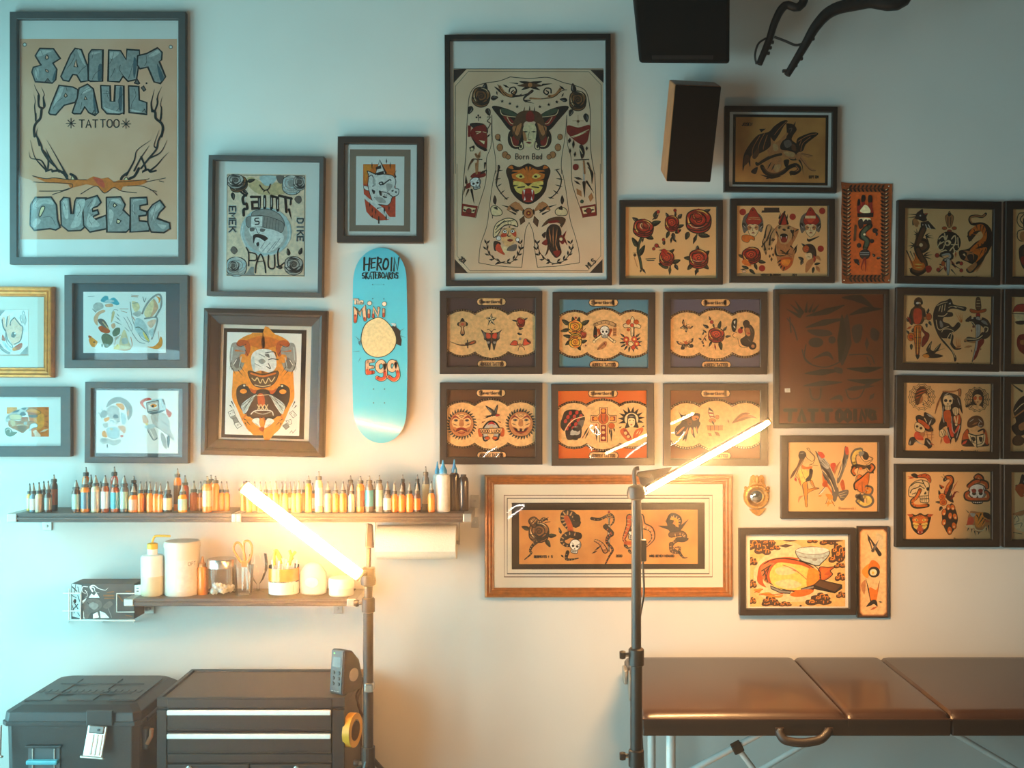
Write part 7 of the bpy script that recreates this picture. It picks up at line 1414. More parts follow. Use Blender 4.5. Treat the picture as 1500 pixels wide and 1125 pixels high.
def web(cx, cy, r, n=14):
    s_ = ''
    for k_ in range(n):
        a0, a1 = 2 * math.pi * k_ / n, 2 * math.pi * (k_ + 1) / n
        s_ += 'z K 11 %g %g %g %g\n' % (cx, cy, cx + r * math.cos(a0), cy + r * math.sin(a0))
        for q in (.95, .82, .69, .56): s_ += 'l K 5 %g %g %g %g %g %g\n' % (cx + r * q * math.cos(a0), cy + r * q * math.sin(a0), cx + r * q * .9 * math.cos((a0 + a1) / 2), cy + r * q * .9 * math.sin((a0 + a1) / 2), cx + r * q * math.cos(a1), cy + r * q * math.sin(a1))
    return s_
draw('reaper', 1316, 553, 9.78, web(335, 280, 205) + web(1125, 315, 190) + '''f M 235 300 250 200 310 130 380 140 410 210 400 260 330 300 310 380 250 380;b E 14 240 220 320 180 390 170;b E 14 240 260 330 220 390 200;b E 12 240 300 310 270;b D 8 250 240 340 200;b D 8 240 280 330 245;f i 320 300 360 230 410 240 425 270 410 300 420 320 370 330 340 370 360 410 430 420 260 420 300 370;f h 310 310 340 260 350 330 300 380;l M 5 400 240 428 272 412 300;b M 8 380 250 400 255
f D 1060 240 1080 190 1140 170 1200 210 1220 320 1210 420 1260 450 1180 420 1060 390 980 430 960 400 1040 360;f i 1075 290 1100 250 1140 240 1185 270 1190 340 1140 400 1090 350;f E 1070 280 1120 280 1110 320 1080 320;f E 1150 280 1195 280 1190 320 1155 320;b S 14 1115 350 1150 350;f i 1050 420 1130 395 1200 430 1130 460;b K 8 1085 270 1120 270;b K 8 1145 270 1185 270;f h 1080 330 1100 340 1130 390 1100 370
f h 640 190 780 190 880 165 890 180 760 215 650 215;b h 24 640 200 560 380 520 520;l K 5 640 200 570 350 522 520;o h 5 840 180 890 165 890 260 860 255 860 200;f D 640 210 740 220 830 250 880 300 900 400 915 520 870 440 850 480 890 560 900 620 880 780 820 930 800 870 760 880 740 950 700 800 690 700 640 720 580 760 580 680 620 560 620 400 600 300
o j 5 635 320 650 270 700 250 760 260 780 320 770 380 750 390 745 460 665 460 660 400 640 370;e K 675 330 24 22;e K 740 335 20 20;F K 705 360 695 385 718 385;l K 5 665 410 745 410;l K 4 680 400 680 450;l K 4 700 400 700 450;l K 4 725 400 725 450;b g 12 650 260 720 220;b g 12 720 240 800 320;b g 10 840 290 880 400;l g 9 640 420 630 540 650 640
f E 650 490 740 480 750 640 700 720 690 640 660 620;f r 720 700 760 660 790 830 750 840;f E 790 560 880 540 880 660 800 650;l j 14 800 560 830 680;l j 12 850 550 830 690;d j 5 825 675 18;f r 810 760 860 680 870 720 810 800;o j 5 770 450 820 420 860 460 840 540 790 530;l K 5 790 440 800 530;l K 5 820 430 830 530;f r 640 860 690 830 740 920 700 945 660 930;o j 5 590 760 640 740 680 800 640 850 590 840;l K 5 610 770 640 840;l K 5 640 760 660 830;b h 20 620 860 600 950;l g 10 690 730 740 880;l g 9 760 560 770 740 800 800;l g 9 880 690 830 860
o D 6 250 560 300 540 360 560 380 500 520 600 490 670 460 690 490 760 400 760 270 640;b g 22 400 520 500 580;b g 16 430 690 470 600;l j 9 370 580 400 640;f E 280 600 350 620 440 700 420 740 300 660;o j 6 235 660 270 640 340 680 380 740 350 790 260 770 230 720;e K 265 700 20 18;e K 320 725 22 20;f r 220 840 240 780 300 790 350 860 340 900 240 880;f h 300 790 370 790 360 850 320 830;l h 6 380 780 490 780;l h 6 390 820 500 820;l h 6 400 870 500 860;l h 6 400 770 420 900;l h 6 470 770 470 900
f D 140 960 160 870 220 850 260 900 360 960 380 870 440 890 480 980 430 1020 390 980 250 920 200 970;b g 16 170 900 160 970;b g 16 230 900 340 960;b g 16 400 890 460 970;b E 14 450 940 510 970
f M 985 700 990 620 1050 560 1130 545 1200 590 1220 680 1180 720 1120 690 1040 720;b g 12 1010 640 1080 590;b h 20 1050 680 1140 640;b g 12 1140 590 1200 650;l g 8 1160 640 1140 690 1190 690;f i 1020 760 1060 720 1160 710 1140 760 1060 780;o E 5 905 900 930 800 990 740 1010 860 1000 980 910 970;f D 910 900 1000 880 1100 900 1250 920 1280 980 1000 990 920 970;f E 1210 740 1260 780 1280 960 1220 900;b r 30 910 960 980 900
f j 1000 790 1120 820 1210 800 1240 830 1220 950 1110 1000 1050 930 1010 880;l K 12 1000 800 1110 830 1220 810;l K 12 1110 830 1120 990;f K 1040 860 1080 850 1100 890 1070 920;f K 1150 850 1200 860 1190 920 1160 910;l K 8 1030 840 1050 920 1100 940;l K 8 1220 830 1200 930 1130 960;l K 7 1120 1000 1220 970;l D 18 1140 770 1210 740 1230 780
t Romanowski 900 1042 30 24 7 D''')
draw('peacock', 1316, 683, 9.78, '''f D 180 120 230 100 280 130 280 170 220 160;f E 280 130 380 105 450 140 470 200 450 240 420 200 390 170 290 160;l K 6 280 130 380 105 450 140 470 210 445 245;l K 6 285 160 390 170 425 210;b E 18 230 165 130 150;b E 12 220 170 130 180;e K 400 130 8;e K 440 170 8;e K 330 130 7
o j 8 150 420 155 310 220 230 320 195 410 220 440 260 440 330 430 420 430 515 320 515 305 440 200 440;l K 10 180 280 260 230 360 250;l K 10 170 380 200 330 260 310 320 280;l K 9 340 200 390 300;l K 9 200 400 250 380;l K 9 300 270 370 320;f K 400 310 435 300 440 340 410 350;f K 365 400 390 360 400 400;l K 8 310 430 430 420;l K 8 310 470 430 465;l K 5 340 430 340 510;l K 5 370 430 370 510;l K 5 400 430 400 510
l K 44 310 340 260 440 195 500 210 560 280 580 420 560;l O 28 310 345 262 440 205 500 218 550 280 568 400 562;e K 195 520 9;e K 210 555 9;e K 240 570 8;e K 225 470 8
m tigero 312 810 2.6 2.8;f E 125 690 200 690 180 730;f E 500 690 420 690 440 730;F E 285 840 340 840 340 930 275 930
l K 50 690 160 750 160 765 220 720 280 680 380;l E 34 690 160 745 165 755 220 710 280 680 380;l o 12 700 155 750 180 750 220 700 300;f D 640 180 680 150 690 200 650 220;b j 10 640 200 620 240;l K 4 660 150 640 110;l K 4 640 160 610 150;e W 675 185 6;f D 720 330 780 250 760 400 790 520 700 480 680 420;z E 20 760 350 850 210;z S 26 760 460 820 370 870 375;z S 20 790 430 800 350;l j 7 740 420 790 280
m kleaf 620 320 1.2 1.4 -30;m kleaf 590 410 1.2 1.5 -10;d O 5 625 435 48 44;d E 4 625 435 20;d O 5 640 515 50 44;d E 4 640 515 20;m kleaf 590 520 1.2 1.3 -80;m kleaf 620 580 1.6 1.4 210;z E 24 640 300 590 260
f D 640 640 720 560 780 540 850 740 810 880 740 980 700 960 640 840 620 690;d O 7 715 590 26 38 10;d O 7 775 590 30 40 -20;d O 7 652 660 28 44 12;d O 7 740 710 26 46;d O 7 810 720 28 44 -20;d O 7 652 800 28 44 12;d O 7 795 850 30 46 -10;d O 7 733 920 32 54;e j 715 605 11 14;e j 780 605 12 14;e j 655 680 11 14;e j 740 730 11 14;e j 815 735 12 14;e j 655 815 11 14;e j 795 865 12 15;e j 733 940 13 17
m skull 1130 400 3 3;f S 1080 340 1110 350 1090 370;f S 1180 340 1150 350 1170 370;e S 1080 350 34 30;e S 1175 350 34 30;l K 46 1100 160 1140 130 1190 160 1190 210 1090 210 1000 280;l E 30 1110 160 1140 140 1178 165 1180 200 1090 225 1005 290;l K 46 1190 210 1260 240 1270 300;l E 30 1190 225 1250 250 1262 300;l K 44 1000 370 960 400 970 460 1050 480 1210 480 1290 470 1290 400 1250 360;l E 28 1000 375 972 400 982 450 1050 468 1210 468 1278 460 1278 405 1250 370;b h 16 1130 155 1080 150
f h 1010 680 1040 640 1120 650 1280 670 1330 740 1310 840 1240 900 1150 950 1080 900 1050 850 950 870 1000 790 990 740;f o 1100 690 1200 660 1260 720 1230 830 1150 880 1100 840;f K 1220 660 1300 680 1330 740 1300 760 1220 720;f r 1000 740 1060 730 1080 790 1040 850 980 860;z K 16 1120 700 1160 760;z K 16 1180 680 1130 800;z K 16 1210 740 1140 840;z K 16 1240 760 1180 870;b E 30 1220 770 1310 800;f j 950 850 1060 840 1080 880 1000 880;l j 14 1080 850 1110 910 1200 920 1250 870;z D 12 1000 890 980 930;z D 12 1050 900 1040 950;z D 14 1090 930 1100 990;z D 14 1150 950 1140 980;z D 14 1260 890 1250 940;z D 18 1290 850 1300 970;f g 1030 670 1100 680 1080 720 1040 710;z D 10 1000 660 960 620
t Romanowski 795 1025 34 23 6 M''')
draw('ladies', 1147, 642, 9.78, '''f D 220 250 240 190 300 185 330 220 330 280 280 310 240 300;b G 10 240 220 310 210;f M 240 300 290 310 220 420 150 540 100 580 130 500 200 400;o i 5 320 260 350 290 420 330 450 270 380 190 340 150 370 140 400 200 460 270 430 360 380 380 410 430 380 470 340 560 300 560 270 470 210 520 170 600 190 500 240 400 280 350;f O 270 380 330 410 420 400 400 440 340 440 280 440;f y 220 480 280 440 360 470 380 440 420 600 330 620 290 670 260 680 210 590;f D 380 440 430 460 400 590 340 620 330 580 370 530;b O 24 220 500 240 620 260 680
o o 5 280 660 340 620 360 720 400 720 450 710 440 690 390 610 420 610 460 700 520 715 420 750 350 800 345 900 350 980 320 970 310 850 290 770;l M 5 280 670 300 800 320 960;l M 5 345 660 350 800 345 960;l M 5 380 620 440 710 520 718;l M 5 240 400 200 520 260 690;b h 26 220 920 240 850 300 820;l M 5 400 380 500 390;l M 4 270 380 270 470 330 620;b R 30 170 560 190 620
f N 460 180 520 260 600 300 680 400 760 600 800 780 740 880 700 800 690 700 600 600 560 480 520 350;f g 500 240 580 270 660 380 640 440 560 380;z K 8 470 190 560 300;z K 8 510 190 600 330;f r 500 200 560 200 600 260 560 290 520 250;b D 30 530 380 640 500 740 700;l j 8 560 450 660 570 740 760;l j 8 670 400 740 560 780 700;b D 16 600 470 700 620;b D 16 560 500 660 640;z K 7 560 320 660 420;z K 7 580 300 680 430;z K 7 540 340 640 440
f O 560 500 600 600 690 740 700 800 620 680 580 690;f E 565 640 620 600 640 690 570 690;f r 680 370 740 350 760 400 740 500 700 450;b h 30 820 330 760 430 740 520;f N 890 110 940 200 920 330 860 500 800 640 770 620 800 480 860 280;f r 890 130 930 130 940 220 900 230;l j 9 840 300 840 420 790 560;b D 20 880 240 850 420;z g 9 920 300 860 480;f E 820 640 860 590 890 720 850 750 830 700
f N 700 820 760 800 770 870 740 910 710 880;f N 780 790 840 750 930 740 930 800 860 890 820 880;z j 7 800 800 920 760;z j 7 810 820 920 800;z j 7 820 840 890 850;l K 4 930 740 930 800 860 890;b W 20 520 810 610 700;l D 6 510 800 600 700;b o 22 500 830 560 820;f o 610 800 700 810 710 870 660 880 640 860;b o 26 610 930 700 930;b o 22 660 880 640 980;b o 20 690 880 730 960;l D 5 640 860 610 940;l D 5 690 890 740 970
l N 60 1020 360 1000 270 1040 190 1110 170;l y 38 1022 355 1008 275 1045 205 1110 185;f D 1130 190 1200 200 1230 260 1200 310 1150 290;f G 1080 200 1150 190 1160 220 1110 260;o i 5 1050 250 1090 240 1130 300 1180 330 1280 300 1230 260 1290 290 1240 350 1180 400 1220 480 1230 560 1200 700 1160 790 1160 950 1140 950 1120 800 1060 740 1040 600 1070 480 1080 400 1050 340;f D 980 400 1060 370 1180 390 1260 380 1300 500 1250 480 1190 420 1080 420 1000 460;f M 1070 400 1190 400 1170 440 1090 440;e O 1110 435 26 18
o O 5 1060 560 1100 520 1180 560 1230 500 1230 600 1200 700 1160 780 1110 770 1060 720;l M 4 1130 600 1140 780;l K 40 1020 420 990 470 1020 520;l O 26 1022 425 1002 470 1025 510;l K 40 1270 380 1300 420 1260 480;l O 26 1268 390 1285 420 1250 470;l K 44 1220 500 1130 580 1040 650 1040 720;l O 30 1220 510 1135 590 1055 655 1050 710;l N 50 1180 780 1250 780 1260 720 1200 700;l o 32 1185 770 1235 770 1245 730 1200 715;l N 48 1100 820 1130 900 1060 830;l N 56 1160 830 1240 840 1270 900 1230 950 1150 960 1070 900;l y 34 1165 840 1230 855 1250 900 1220 935 1150 945 1085 900;f y 1190 860 1240 870 1230 920 1190 910;l M 5 1200 860 1200 930
t Romanowski 800 985 34 25 6 h''')
draw('edge_a', 1465, 290, 8.66, '''l D 9 300 190 240 200 215 280 240 350 310 390;l D 9 300 210 255 270 300 340;l D 9 310 400 230 420 220 500 260 545 320 540;f h 260 440 340 430 420 500 340 560 260 530;f D 300 250 420 230 460 320 380 420 300 380;e M 380 320 60;f D 240 640 300 590 420 600 440 760 360 900 290 890 250 790 240 740;f M 300 640 380 640 380 720 300 730;f S 260 760 330 740 360 830 290 850;m skull 700 400 2.4 2.4;m rose 700 760 2 2;m dagger 1050 560 3.4 4.4''')
draw('edge_b', 1465, 424, 9.4, '''o R 6 180 300 220 220 330 200 420 260 420 360 330 400 220 390 180 340;f j 170 320 300 310 420 330 380 420 250 440;l K 8 170 330 420 340;f D 210 440 340 430 330 480 240 480;f S 250 640 360 620 420 760 380 900 280 860 230 760;l K 6 260 660 380 780 300 860;f h 280 700 340 700 330 760 280 750;m butterfly 760 300 2.6 2.6;m rose 760 780 2.4 2.4;m tiger 1150 560 2.6 3.2''')
draw('edge_c', 1465, 552, 9.4, '''z D 22 300 200 200 130 160 90;f D 180 460 240 330 330 260 500 240 560 380 480 640 380 760 260 820 180 760 160 680 220 620;l j 9 200 480 300 380 400 340;l h 14 190 560 300 480 380 420;f h 260 660 400 600 380 700 280 740;f M 170 860 240 800 340 860 300 940 190 940;m girl 800 360 3 3;m rose 820 780 2.2 2.2;m dagger 1150 560 3.4 4.4''')
draw('edge_d', 1465, 681, 9.4, '''f D 300 130 360 170 420 160 470 260 440 380 330 400 240 350 210 280 260 260;f E 210 300 300 260 380 330 320 400 240 380;e W 350 230 26;f E 200 330 260 360 330 420 280 440;f j 180 700 230 640 340 620 460 700 440 850 330 920 220 880 180 800;f h 170 680 260 640 360 620 300 700;l D 6 200 740 230 700 260 760 220 790;l D 6 200 820 300 800 280 860;l D 6 180 930 300 950;m tigero 800 320 2.4 2.4;m skull 800 800 2.2 2.2;m rose 1150 560 2.4 2.4''')
# ---------------------------------------------------------------- six medallion sheets
def medallions(dx, dy, top, bottom):
    cs = [(270, 570, 335), (1105, 567, 335), (684, 570, 370)]
    s_ = ''.join('e K %g %g %g\n' % (x + dx, y + dy, r + 16) for x, y, r in cs)
    s_ += ''.join('e M %g %g %g\n' % (x + dx, y + dy, r + 6) for x, y, r in cs)
    for k_, (x, y, r) in enumerate(cs):
        n = int(2 * math.pi * r / 36)
        for q in range(n):
            a = 2 * math.pi * q / n; bx, by = x + (r - 4) * math.cos(a), y + (r - 4) * math.sin(a)
            if 55 < bx < 1335 and all(math.hypot(bx - X, by - Y) > Rr - 6 for m_, (X, Y, Rr) in enumerate(cs) if m_ != k_):
                s_ += 'l j 17 %g %g %g %g\n' % (bx + dx, by + dy, bx + dx + .8, by + dy)
    s_ += ''.join('e i %g %g %g\n' % (x + dx, y + dy, r - 18) for x, y, r in cs)
    s_ += 'l K 92 %g %g %g %g\nl i 74 %g %g %g %g\n' % (525 + dx, 118 + dy, 840 + dx, 118 + dy, 525 + dx, 118 + dy, 840 + dx, 118 + dy)
    s_ += 'l K 92 %g %g %g %g\nl i 74 %g %g %g %g\n' % (535 + dx, 1010 + dy, 850 + dx, 1010 + dy, 535 + dx, 1010 + dy, 850 + dx, 1010 + dy)
    s_ += 't %s %g %g 38 27 9 M\n' % (top, 512 + dx, 98 + dy) + 't %s %g %g 40 27 9 M\n' % (bottom, 518 + dx, 990 + dy)
    return s_
_TP, _BT = 'Stewarthorn', 'AUREEN_TATTOO'
def sheet6(i, ox, oy, dx, dy, code): draw('s%d' % i, ox, oy, 9.786, medallions(dx, dy, _TP, _BT) + code)
sheet6(1, 650, 430, 0, 0, '''o h 6 240 400 260 360 280 400 300 400 340 430 340 450 300 470 285 500 300 570 270 600 240 570 255 500 235 470 200 450 200 430 240 410;f K 240 395 270 350 300 395 270 405;f K 190 440 215 410 215 470;f K 350 440 325 410 325 470;f K 240 580 300 580 270 610;d r 3 270 440 16;b j 8 270 460 270 550
z M 44 440 695 330 730 230 735 90 690;b i 14 330 728 150 712;b E 24 370 720 445 692;l D 12 340 670 345 780;b D 30 320 700 330 750;m nstar 682 375 1.55 1.75
f K 610 560 535 515 570 600 580 660 610 680 660 820 680 690 690 690 720 820 760 690 800 650 800 580 835 515 760 560;f N 560 540 600 580 600 640 580 640;f N 810 540 770 580 770 640 790 640;f r 610 570 650 570 675 600 665 640 615 640;f r 760 570 720 570 695 600 705 640 755 640;f G 620 690 660 690 650 720 625 715;f G 750 690 710 690 720 720 745 715;f M 675 550 695 550 697 680 685 720 673 680;l K 6 680 550 650 515 620 520;l K 6 690 550 720 515 750 520
m kleaf 1050 400 .9 1.5 -75;m kleaf 1150 380 .9 1.3 60;m rose 1103 415 1.2 1.4;m kleaf 1080 510 1 1.3 80;m kleaf 1110 510 .8 1 -60;m kleaf 1060 570 1 1.2 110;m kleaf 1120 580 .8 1 -110;d G 3 1095 650 16
f r 950 735 1000 680 1050 680 1050 740;o r 5 1150 660 1190 650 1250 710 1140 745;l K 5 950 735 1000 675 1055 690 1050 745 950 735;f K 1190 655 1250 712 1200 690;l M 7 1050 720 1140 770 1160 810;l M 7 1140 725 1080 770 1065 820;d h 3 1095 740 20''')
sheet6(2, 813, 430, 12, 10, '''d R 3 298 348 14;m leaf 270 410 1.6 1.7 -15;m leaf 330 410 1.6 1.6 15;m leaf 190 440 2 2.4 -55;m leaf 390 440 2 2.4 62;m leaf 190 520 1.6 2.4 -100;m leaf 220 620 1.6 2.2 -80;m leaf 220 680 1.6 2 -130;m leaf 380 700 1.6 1.8 70;m leaf 330 750 1.6 1.6 150;m rosey 290 490 2.1 2.1 0;m rosey 290 680 1.9 2 180;m rose 405 590 .9 1;l K 5 400 540 440 500;d R 3 440 745 10
l T 34 560 450 640 420 720 410 800 430 870 460;l M 5 570 430 640 400 720 388 800 405 880 440;l M 5 560 475 640 445 720 435 800 455 860 480;b M 10 600 420 620 445;b M 10 660 405 670 430;b M 10 720 400 725 425;b M 10 780 410 770 440;f D 560 480 600 500 600 620 550 620;b S 20 560 600 600 620;F h 830 490 880 490 880 610 830 610;l M 8 840 520 870 520;l M 8 840 560 870 560;l M 8 840 590 870 590;l E 30 620 520 650 600;l E 30 800 520 770 600;l K 30 560 680 700 570 760 560;l j 18 560 680 700 580;l K 30 840 690 720 590;l j 18 840 690 720 590;d j 5 560 690 18;d j 5 850 690 18;m skull 712 555 1.6 1.8;f h 600 810 640 740 700 690 740 690 740 740 690 790;l M 6 610 805 720 700;b S 12 700 700 730 760
o j 6 1085 370 1110 330 1135 370 1130 420 1190 440 1230 470 1210 500 1140 490 1120 600 1090 600 1080 490 1000 490 975 460 1010 430 1075 420;e E 1050 410 34 40 20;e E 1165 410 34 36 -20;e E 1050 520 26 24;d r 4 1103 455 26;l D 12 1130 480 1130 610;l N 9 1085 540 1090 610
''' + ''.join('m kleaf %g %g 1 1.5 %g\n' % (1085 + 90 * math.cos(R(a)), 700 + 70 * math.sin(R(a)), a + 90) for a in range(-30, 230, 26)) + '''m kleaf 990 620 1 1.5 -50;m kleaf 1160 620 1 1.5 50;d r 4 1020 660 40;e y 1020 660 16;d r 4 1135 655 38;e y 1135 655 15;d r 4 1120 770 30;d r 4 1170 720 36;e y 1170 720 14;d r 4 1040 720 24;o j 5 1050 700 1080 690 1110 700 1120 730 1085 760 1050 730''')
sheet6(3, 977, 430, 14, 14, '''m butterfly 270 470 1.7 1.7 35;m butterfly 265 720 2.4 1.7 -10;e D 225 780 30 26;e D 350 750 30 28;b E 40 240 690 300 720
m kleaf 620 380 1 1.3 -20;d R 4 640 410 24;m kleaf 660 440 1 1.2 160;m kleaf 590 490 1.6 1.8 -60;m leaf 740 500 1.6 2.4 15;m kleaf 810 530 1.3 1.6 40;m kleaf 840 620 1.2 1.6 80;m leaf 760 700 1.8 2.4 170;m kleaf 640 690 1.2 1.8 210;m kleaf 560 560 1 1.3 -50;b S 20 680 720 700 810;m rose 705 600 2.3 2.1;m kleaf 510 590 .8 1 20;m kleaf 490 660 .9 1 -60;m kleaf 540 640 .8 1 150;m kleaf 520 720 .9 1.1 -30;e K 525 750 12;l S 8 560 600 520 660 510 700
f K 940 380 1000 360 1000 460 980 540 940 540 920 460;f W 955 400 980 390 970 440;b W 14 950 460 980 500;l K 8 950 540 1000 560;l M 6 960 570 940 600 960 630 1010 640 1020 680 1050 760 1150 770
d D 4 1135 430 46;f D 1100 480 1160 440 1220 470 1255 560 1230 680 1180 760 1080 740 1050 660 1120 600;f i 1000 560 1020 480 1080 470 1110 500 1080 600 1010 640 960 620;e R 1050 535 36 40;f K 1050 480 1090 480 1080 510 1060 510;f h 1120 500 1180 500 1190 600 1140 600;b R 16 1140 560 1200 580;d D 4 1225 750 52;e h 1230 755 24;b N 10 1180 470 1230 560;b N 10 1150 640 1200 700''')
def sunface(cx, cy, happy):
    s_ = ''.join('m kleaf %g %g .9 1.1 %g\n' % (cx + 175 * math.cos(R(a)), cy + 178 * math.sin(R(a)), a + 90 + 25) for a in range(0, 360, 12))
    s_ += 'e K %g %g 182 186\ne h %g %g 174 178\n' % (cx, cy, cx, cy)
    c_ = '''e i 0 -30 140 120;f h -150 40 -60 60 -40 160 -110 140;f h 150 40 60 60 40 160 110 140;b S 24 -140 -60 -90 -110 -20 -70;b S 24 140 -60 90 -110 20 -70;l M 7 -40 -120 0 -100 40 -120;l M 6 -50 -140 0 -125 50 -140;e N -80 -55 32 18;e N 80 -55 32 18;e K -78 -55 12;e K 78 -55 12;l M 8 -20 -60 -30 10 0 30 30 10 20 -60;f h -20 -60 20 -60 34 16 0 34 -34 16;b M 12 -130 -10 -60 20;b M 12 130 -10 60 20;'''
    c_ += ('f S -110 50 -40 70 0 60 40 70 110 50 70 110 0 130 -70 110;f K -90 62 0 78 90 62 60 100 0 112 -60 100;F i -50 72 -15 78 -20 100 -45 92;F i 20 78 55 72 40 98 18 98;b M 10 -40 140 40 140' if happy else 'f S -90 110 -60 60 0 45 60 60 90 110 40 84 0 80 -40 84;l K 8 -80 104 0 76 80 104;f S -50 110 0 122 50 110 30 134 -30 134;b M 10 -120 60 -90 120;b M 10 120 60 90 120')
    return s_ + '\n'.join(' '.join(_shift(l.split(), cx, cy)) for l in c_.split(';') if l.strip())
def _shift(t, cx, cy):
    op = t[0]; h_ = 2 if op in 'efF' else 3; v = [float(q) for q in t[h_:]]
    if op == 'e': v[0] += cx; v[1] += cy
    else: v = [q + (cx if i % 2 == 0 else cy) for i, q in enumerate(v)]
    return t[:h_] + ['%g' % q for q in v]
sheet6(4, 650, 565, -5, -14, sunface(255, 552, False) + '\n' + sunface(1105, 548, True) + '''
m swallow 690 400 2.3 2.5 0;l K 64 600 760 590 640 640 560 685 540 730 560 770 640 750 750;l g 46 605 750 600 640 645 570 685 555 725 570 760 640 745 745;b R 30 630 560 685 530 740 560;d E 4 625 750 34 22;d E 4 735 750 34 22;F K 510 610 845 600 845 690 520 695;F i 518 620 836 610 836 680 528 685;f E 490 640 510 610 540 680 560 720 510 730;f E 870 640 845 600 820 680 810 720 860 725;t GOOD_LUCK 530 632 40 34 8 M;b M 8 540 540 600 500;b M 8 830 540 770 500;e R 555 520 8;e R 810 520 8''')
_chk = ''.join('e %s %g %g 24 30 20\n' % ('K' if (i_ + j_) % 2 else 'R', 130 + i_ * 46 + j_ * 10, 400 + j_ * 54 - i_ * 4) for j_ in range(5) for i_ in range(6) if not (j_ > 2 and i_ > 4 - (j_ - 2)) and i_ * 46 + j_ * 10 < 270 and not (j_ == 0 and i_ == 0))
sheet6(5, 813, 565, 5, -8, 'f K 140 370 240 340 350 360 420 430 425 500 380 560 340 600 200 660 130 650 85 600 80 530 110 440\n' + _chk + '''l j 9 140 650 190 560 280 480 420 440;f N 330 520 380 490 420 500 390 600 350 600 330 560;f D 150 640 210 640 330 560 380 600 370 740 300 760 200 780 160 740;f g 210 700 260 620 320 660 360 640 340 700;f K 240 760 285 700 330 760 300 780;b K 14 220 650 200 740;e K 285 630 34 16;b g 10 260 590 330 590;b D 20 400 740 480 590;b D 16 430 760 490 640;b S 10 380 770 420 700
O i 6 640 310 750 310 750 400 780 425 880 425 880 520 780 525 750 560 750 810 640 810 640 560 610 520 515 520 515 425 610 425 640 400;F S 655 325 735 325 735 400 655 400;F S 530 440 610 440 610 505 530 505;F S 785 440 865 440 865 505 785 505;F S 655 560 735 560 735 795 655 795;d o 4 693 360 28;d o 4 580 472 30 24;d o 4 815 472 30 24;d E 5 693 472 72 76;l M 9 665 420 670 500 690 530;l M 9 720 420 715 510;d i 4 693 600 22 20;d i 4 693 670 26 22;d i 4 693 750 26 22;d E 4 810 575 44 40;b D 22 790 600 780 700;b D 24 810 610 805 790;b D 20 840 600 855 660;b E 26 590 540 590 600;b D 22 570 600 560 680;b D 24 595 610 595 790;b D 18 620 600 630 680
''' + ''.join('z K 40 %g %g %g %g\n' % (1090 + 100 * math.cos(R(a)), 480 + 95 * math.sin(R(a)), 1090 + 190 * math.cos(R(a)), 480 + 180 * math.sin(R(a))) for a in range(-200, 40, 24)) + '''d j 6 1095 480 100 92;f K 1030 520 1040 430 1095 400 1150 430 1170 520 1200 600 1140 600 1050 600 1000 610;f j 1050 480 1090 460 1140 480 1140 560 1095 600 1055 560;b K 14 1060 500 1085 500;b K 14 1110 500 1135 500;b R 16 1075 560 1115 560;b G 12 1050 440 1140 440;f i 1070 590 1120 590 1140 640 1100 720 1060 640;f E 930 650 1010 610 1110 770 1080 810 1000 760;f E 1110 770 1150 640 1250 600 1260 650 1180 740;f S 980 640 1030 640 1090 740 1040 750;d i 3 1010 680 24;d i 3 1050 730 22;b j 10 1160 700 1200 640;b j 10 1200 700 1230 640;z D 16 930 600 960 580;z D 16 1270 580 1230 600''')
sheet6(6, 977, 565, 14, -6, '''f D 165 370 220 420 330 400 470 400 460 500 480 540 440 640 440 700 400 600 380 620 400 750 350 680 340 600 310 640 270 800 260 760 220 790 260 660 200 720 130 720 110 660 130 590 190 540 210 480;f M 240 440 320 420 320 480 260 500;f h 360 440 440 430 450 470 380 500;e K 290 460 16;e K 420 470 14;f M 290 500 350 490 350 560 300 560;f h 220 600 250 600 160 690 140 680;b h 20 300 600 260 720;b h 18 350 600 370 700;b h 16 420 580 430 660;f K 310 540 340 540 330 560
O j 6 600 310 655 360 680 460 620 460 590 380;F K 600 310 655 360 655 372 592 345;F S 592 380 660 385 668 410 595 400;F S 605 425 672 435 678 455 615 445;d h 4 650 500 50 26;d h 4 720 450 24 30;b K 20 640 500 680 570;F h 570 580 800 580 800 640 580 640;l M 7 570 575 800 575;l M 7 620 580 620 640;l M 7 680 580 680 640;l M 7 740 580 740 640;b m 40 590 680 640 720;b m 40 680 660 760 720
f m 930 540 980 470 1060 400 1140 385 1190 400 1120 430 1200 420 1290 470 1200 460 1080 500 1000 520;b h 30 1000 490 1120 430 1220 450;b m 20 870 480 890 540''')
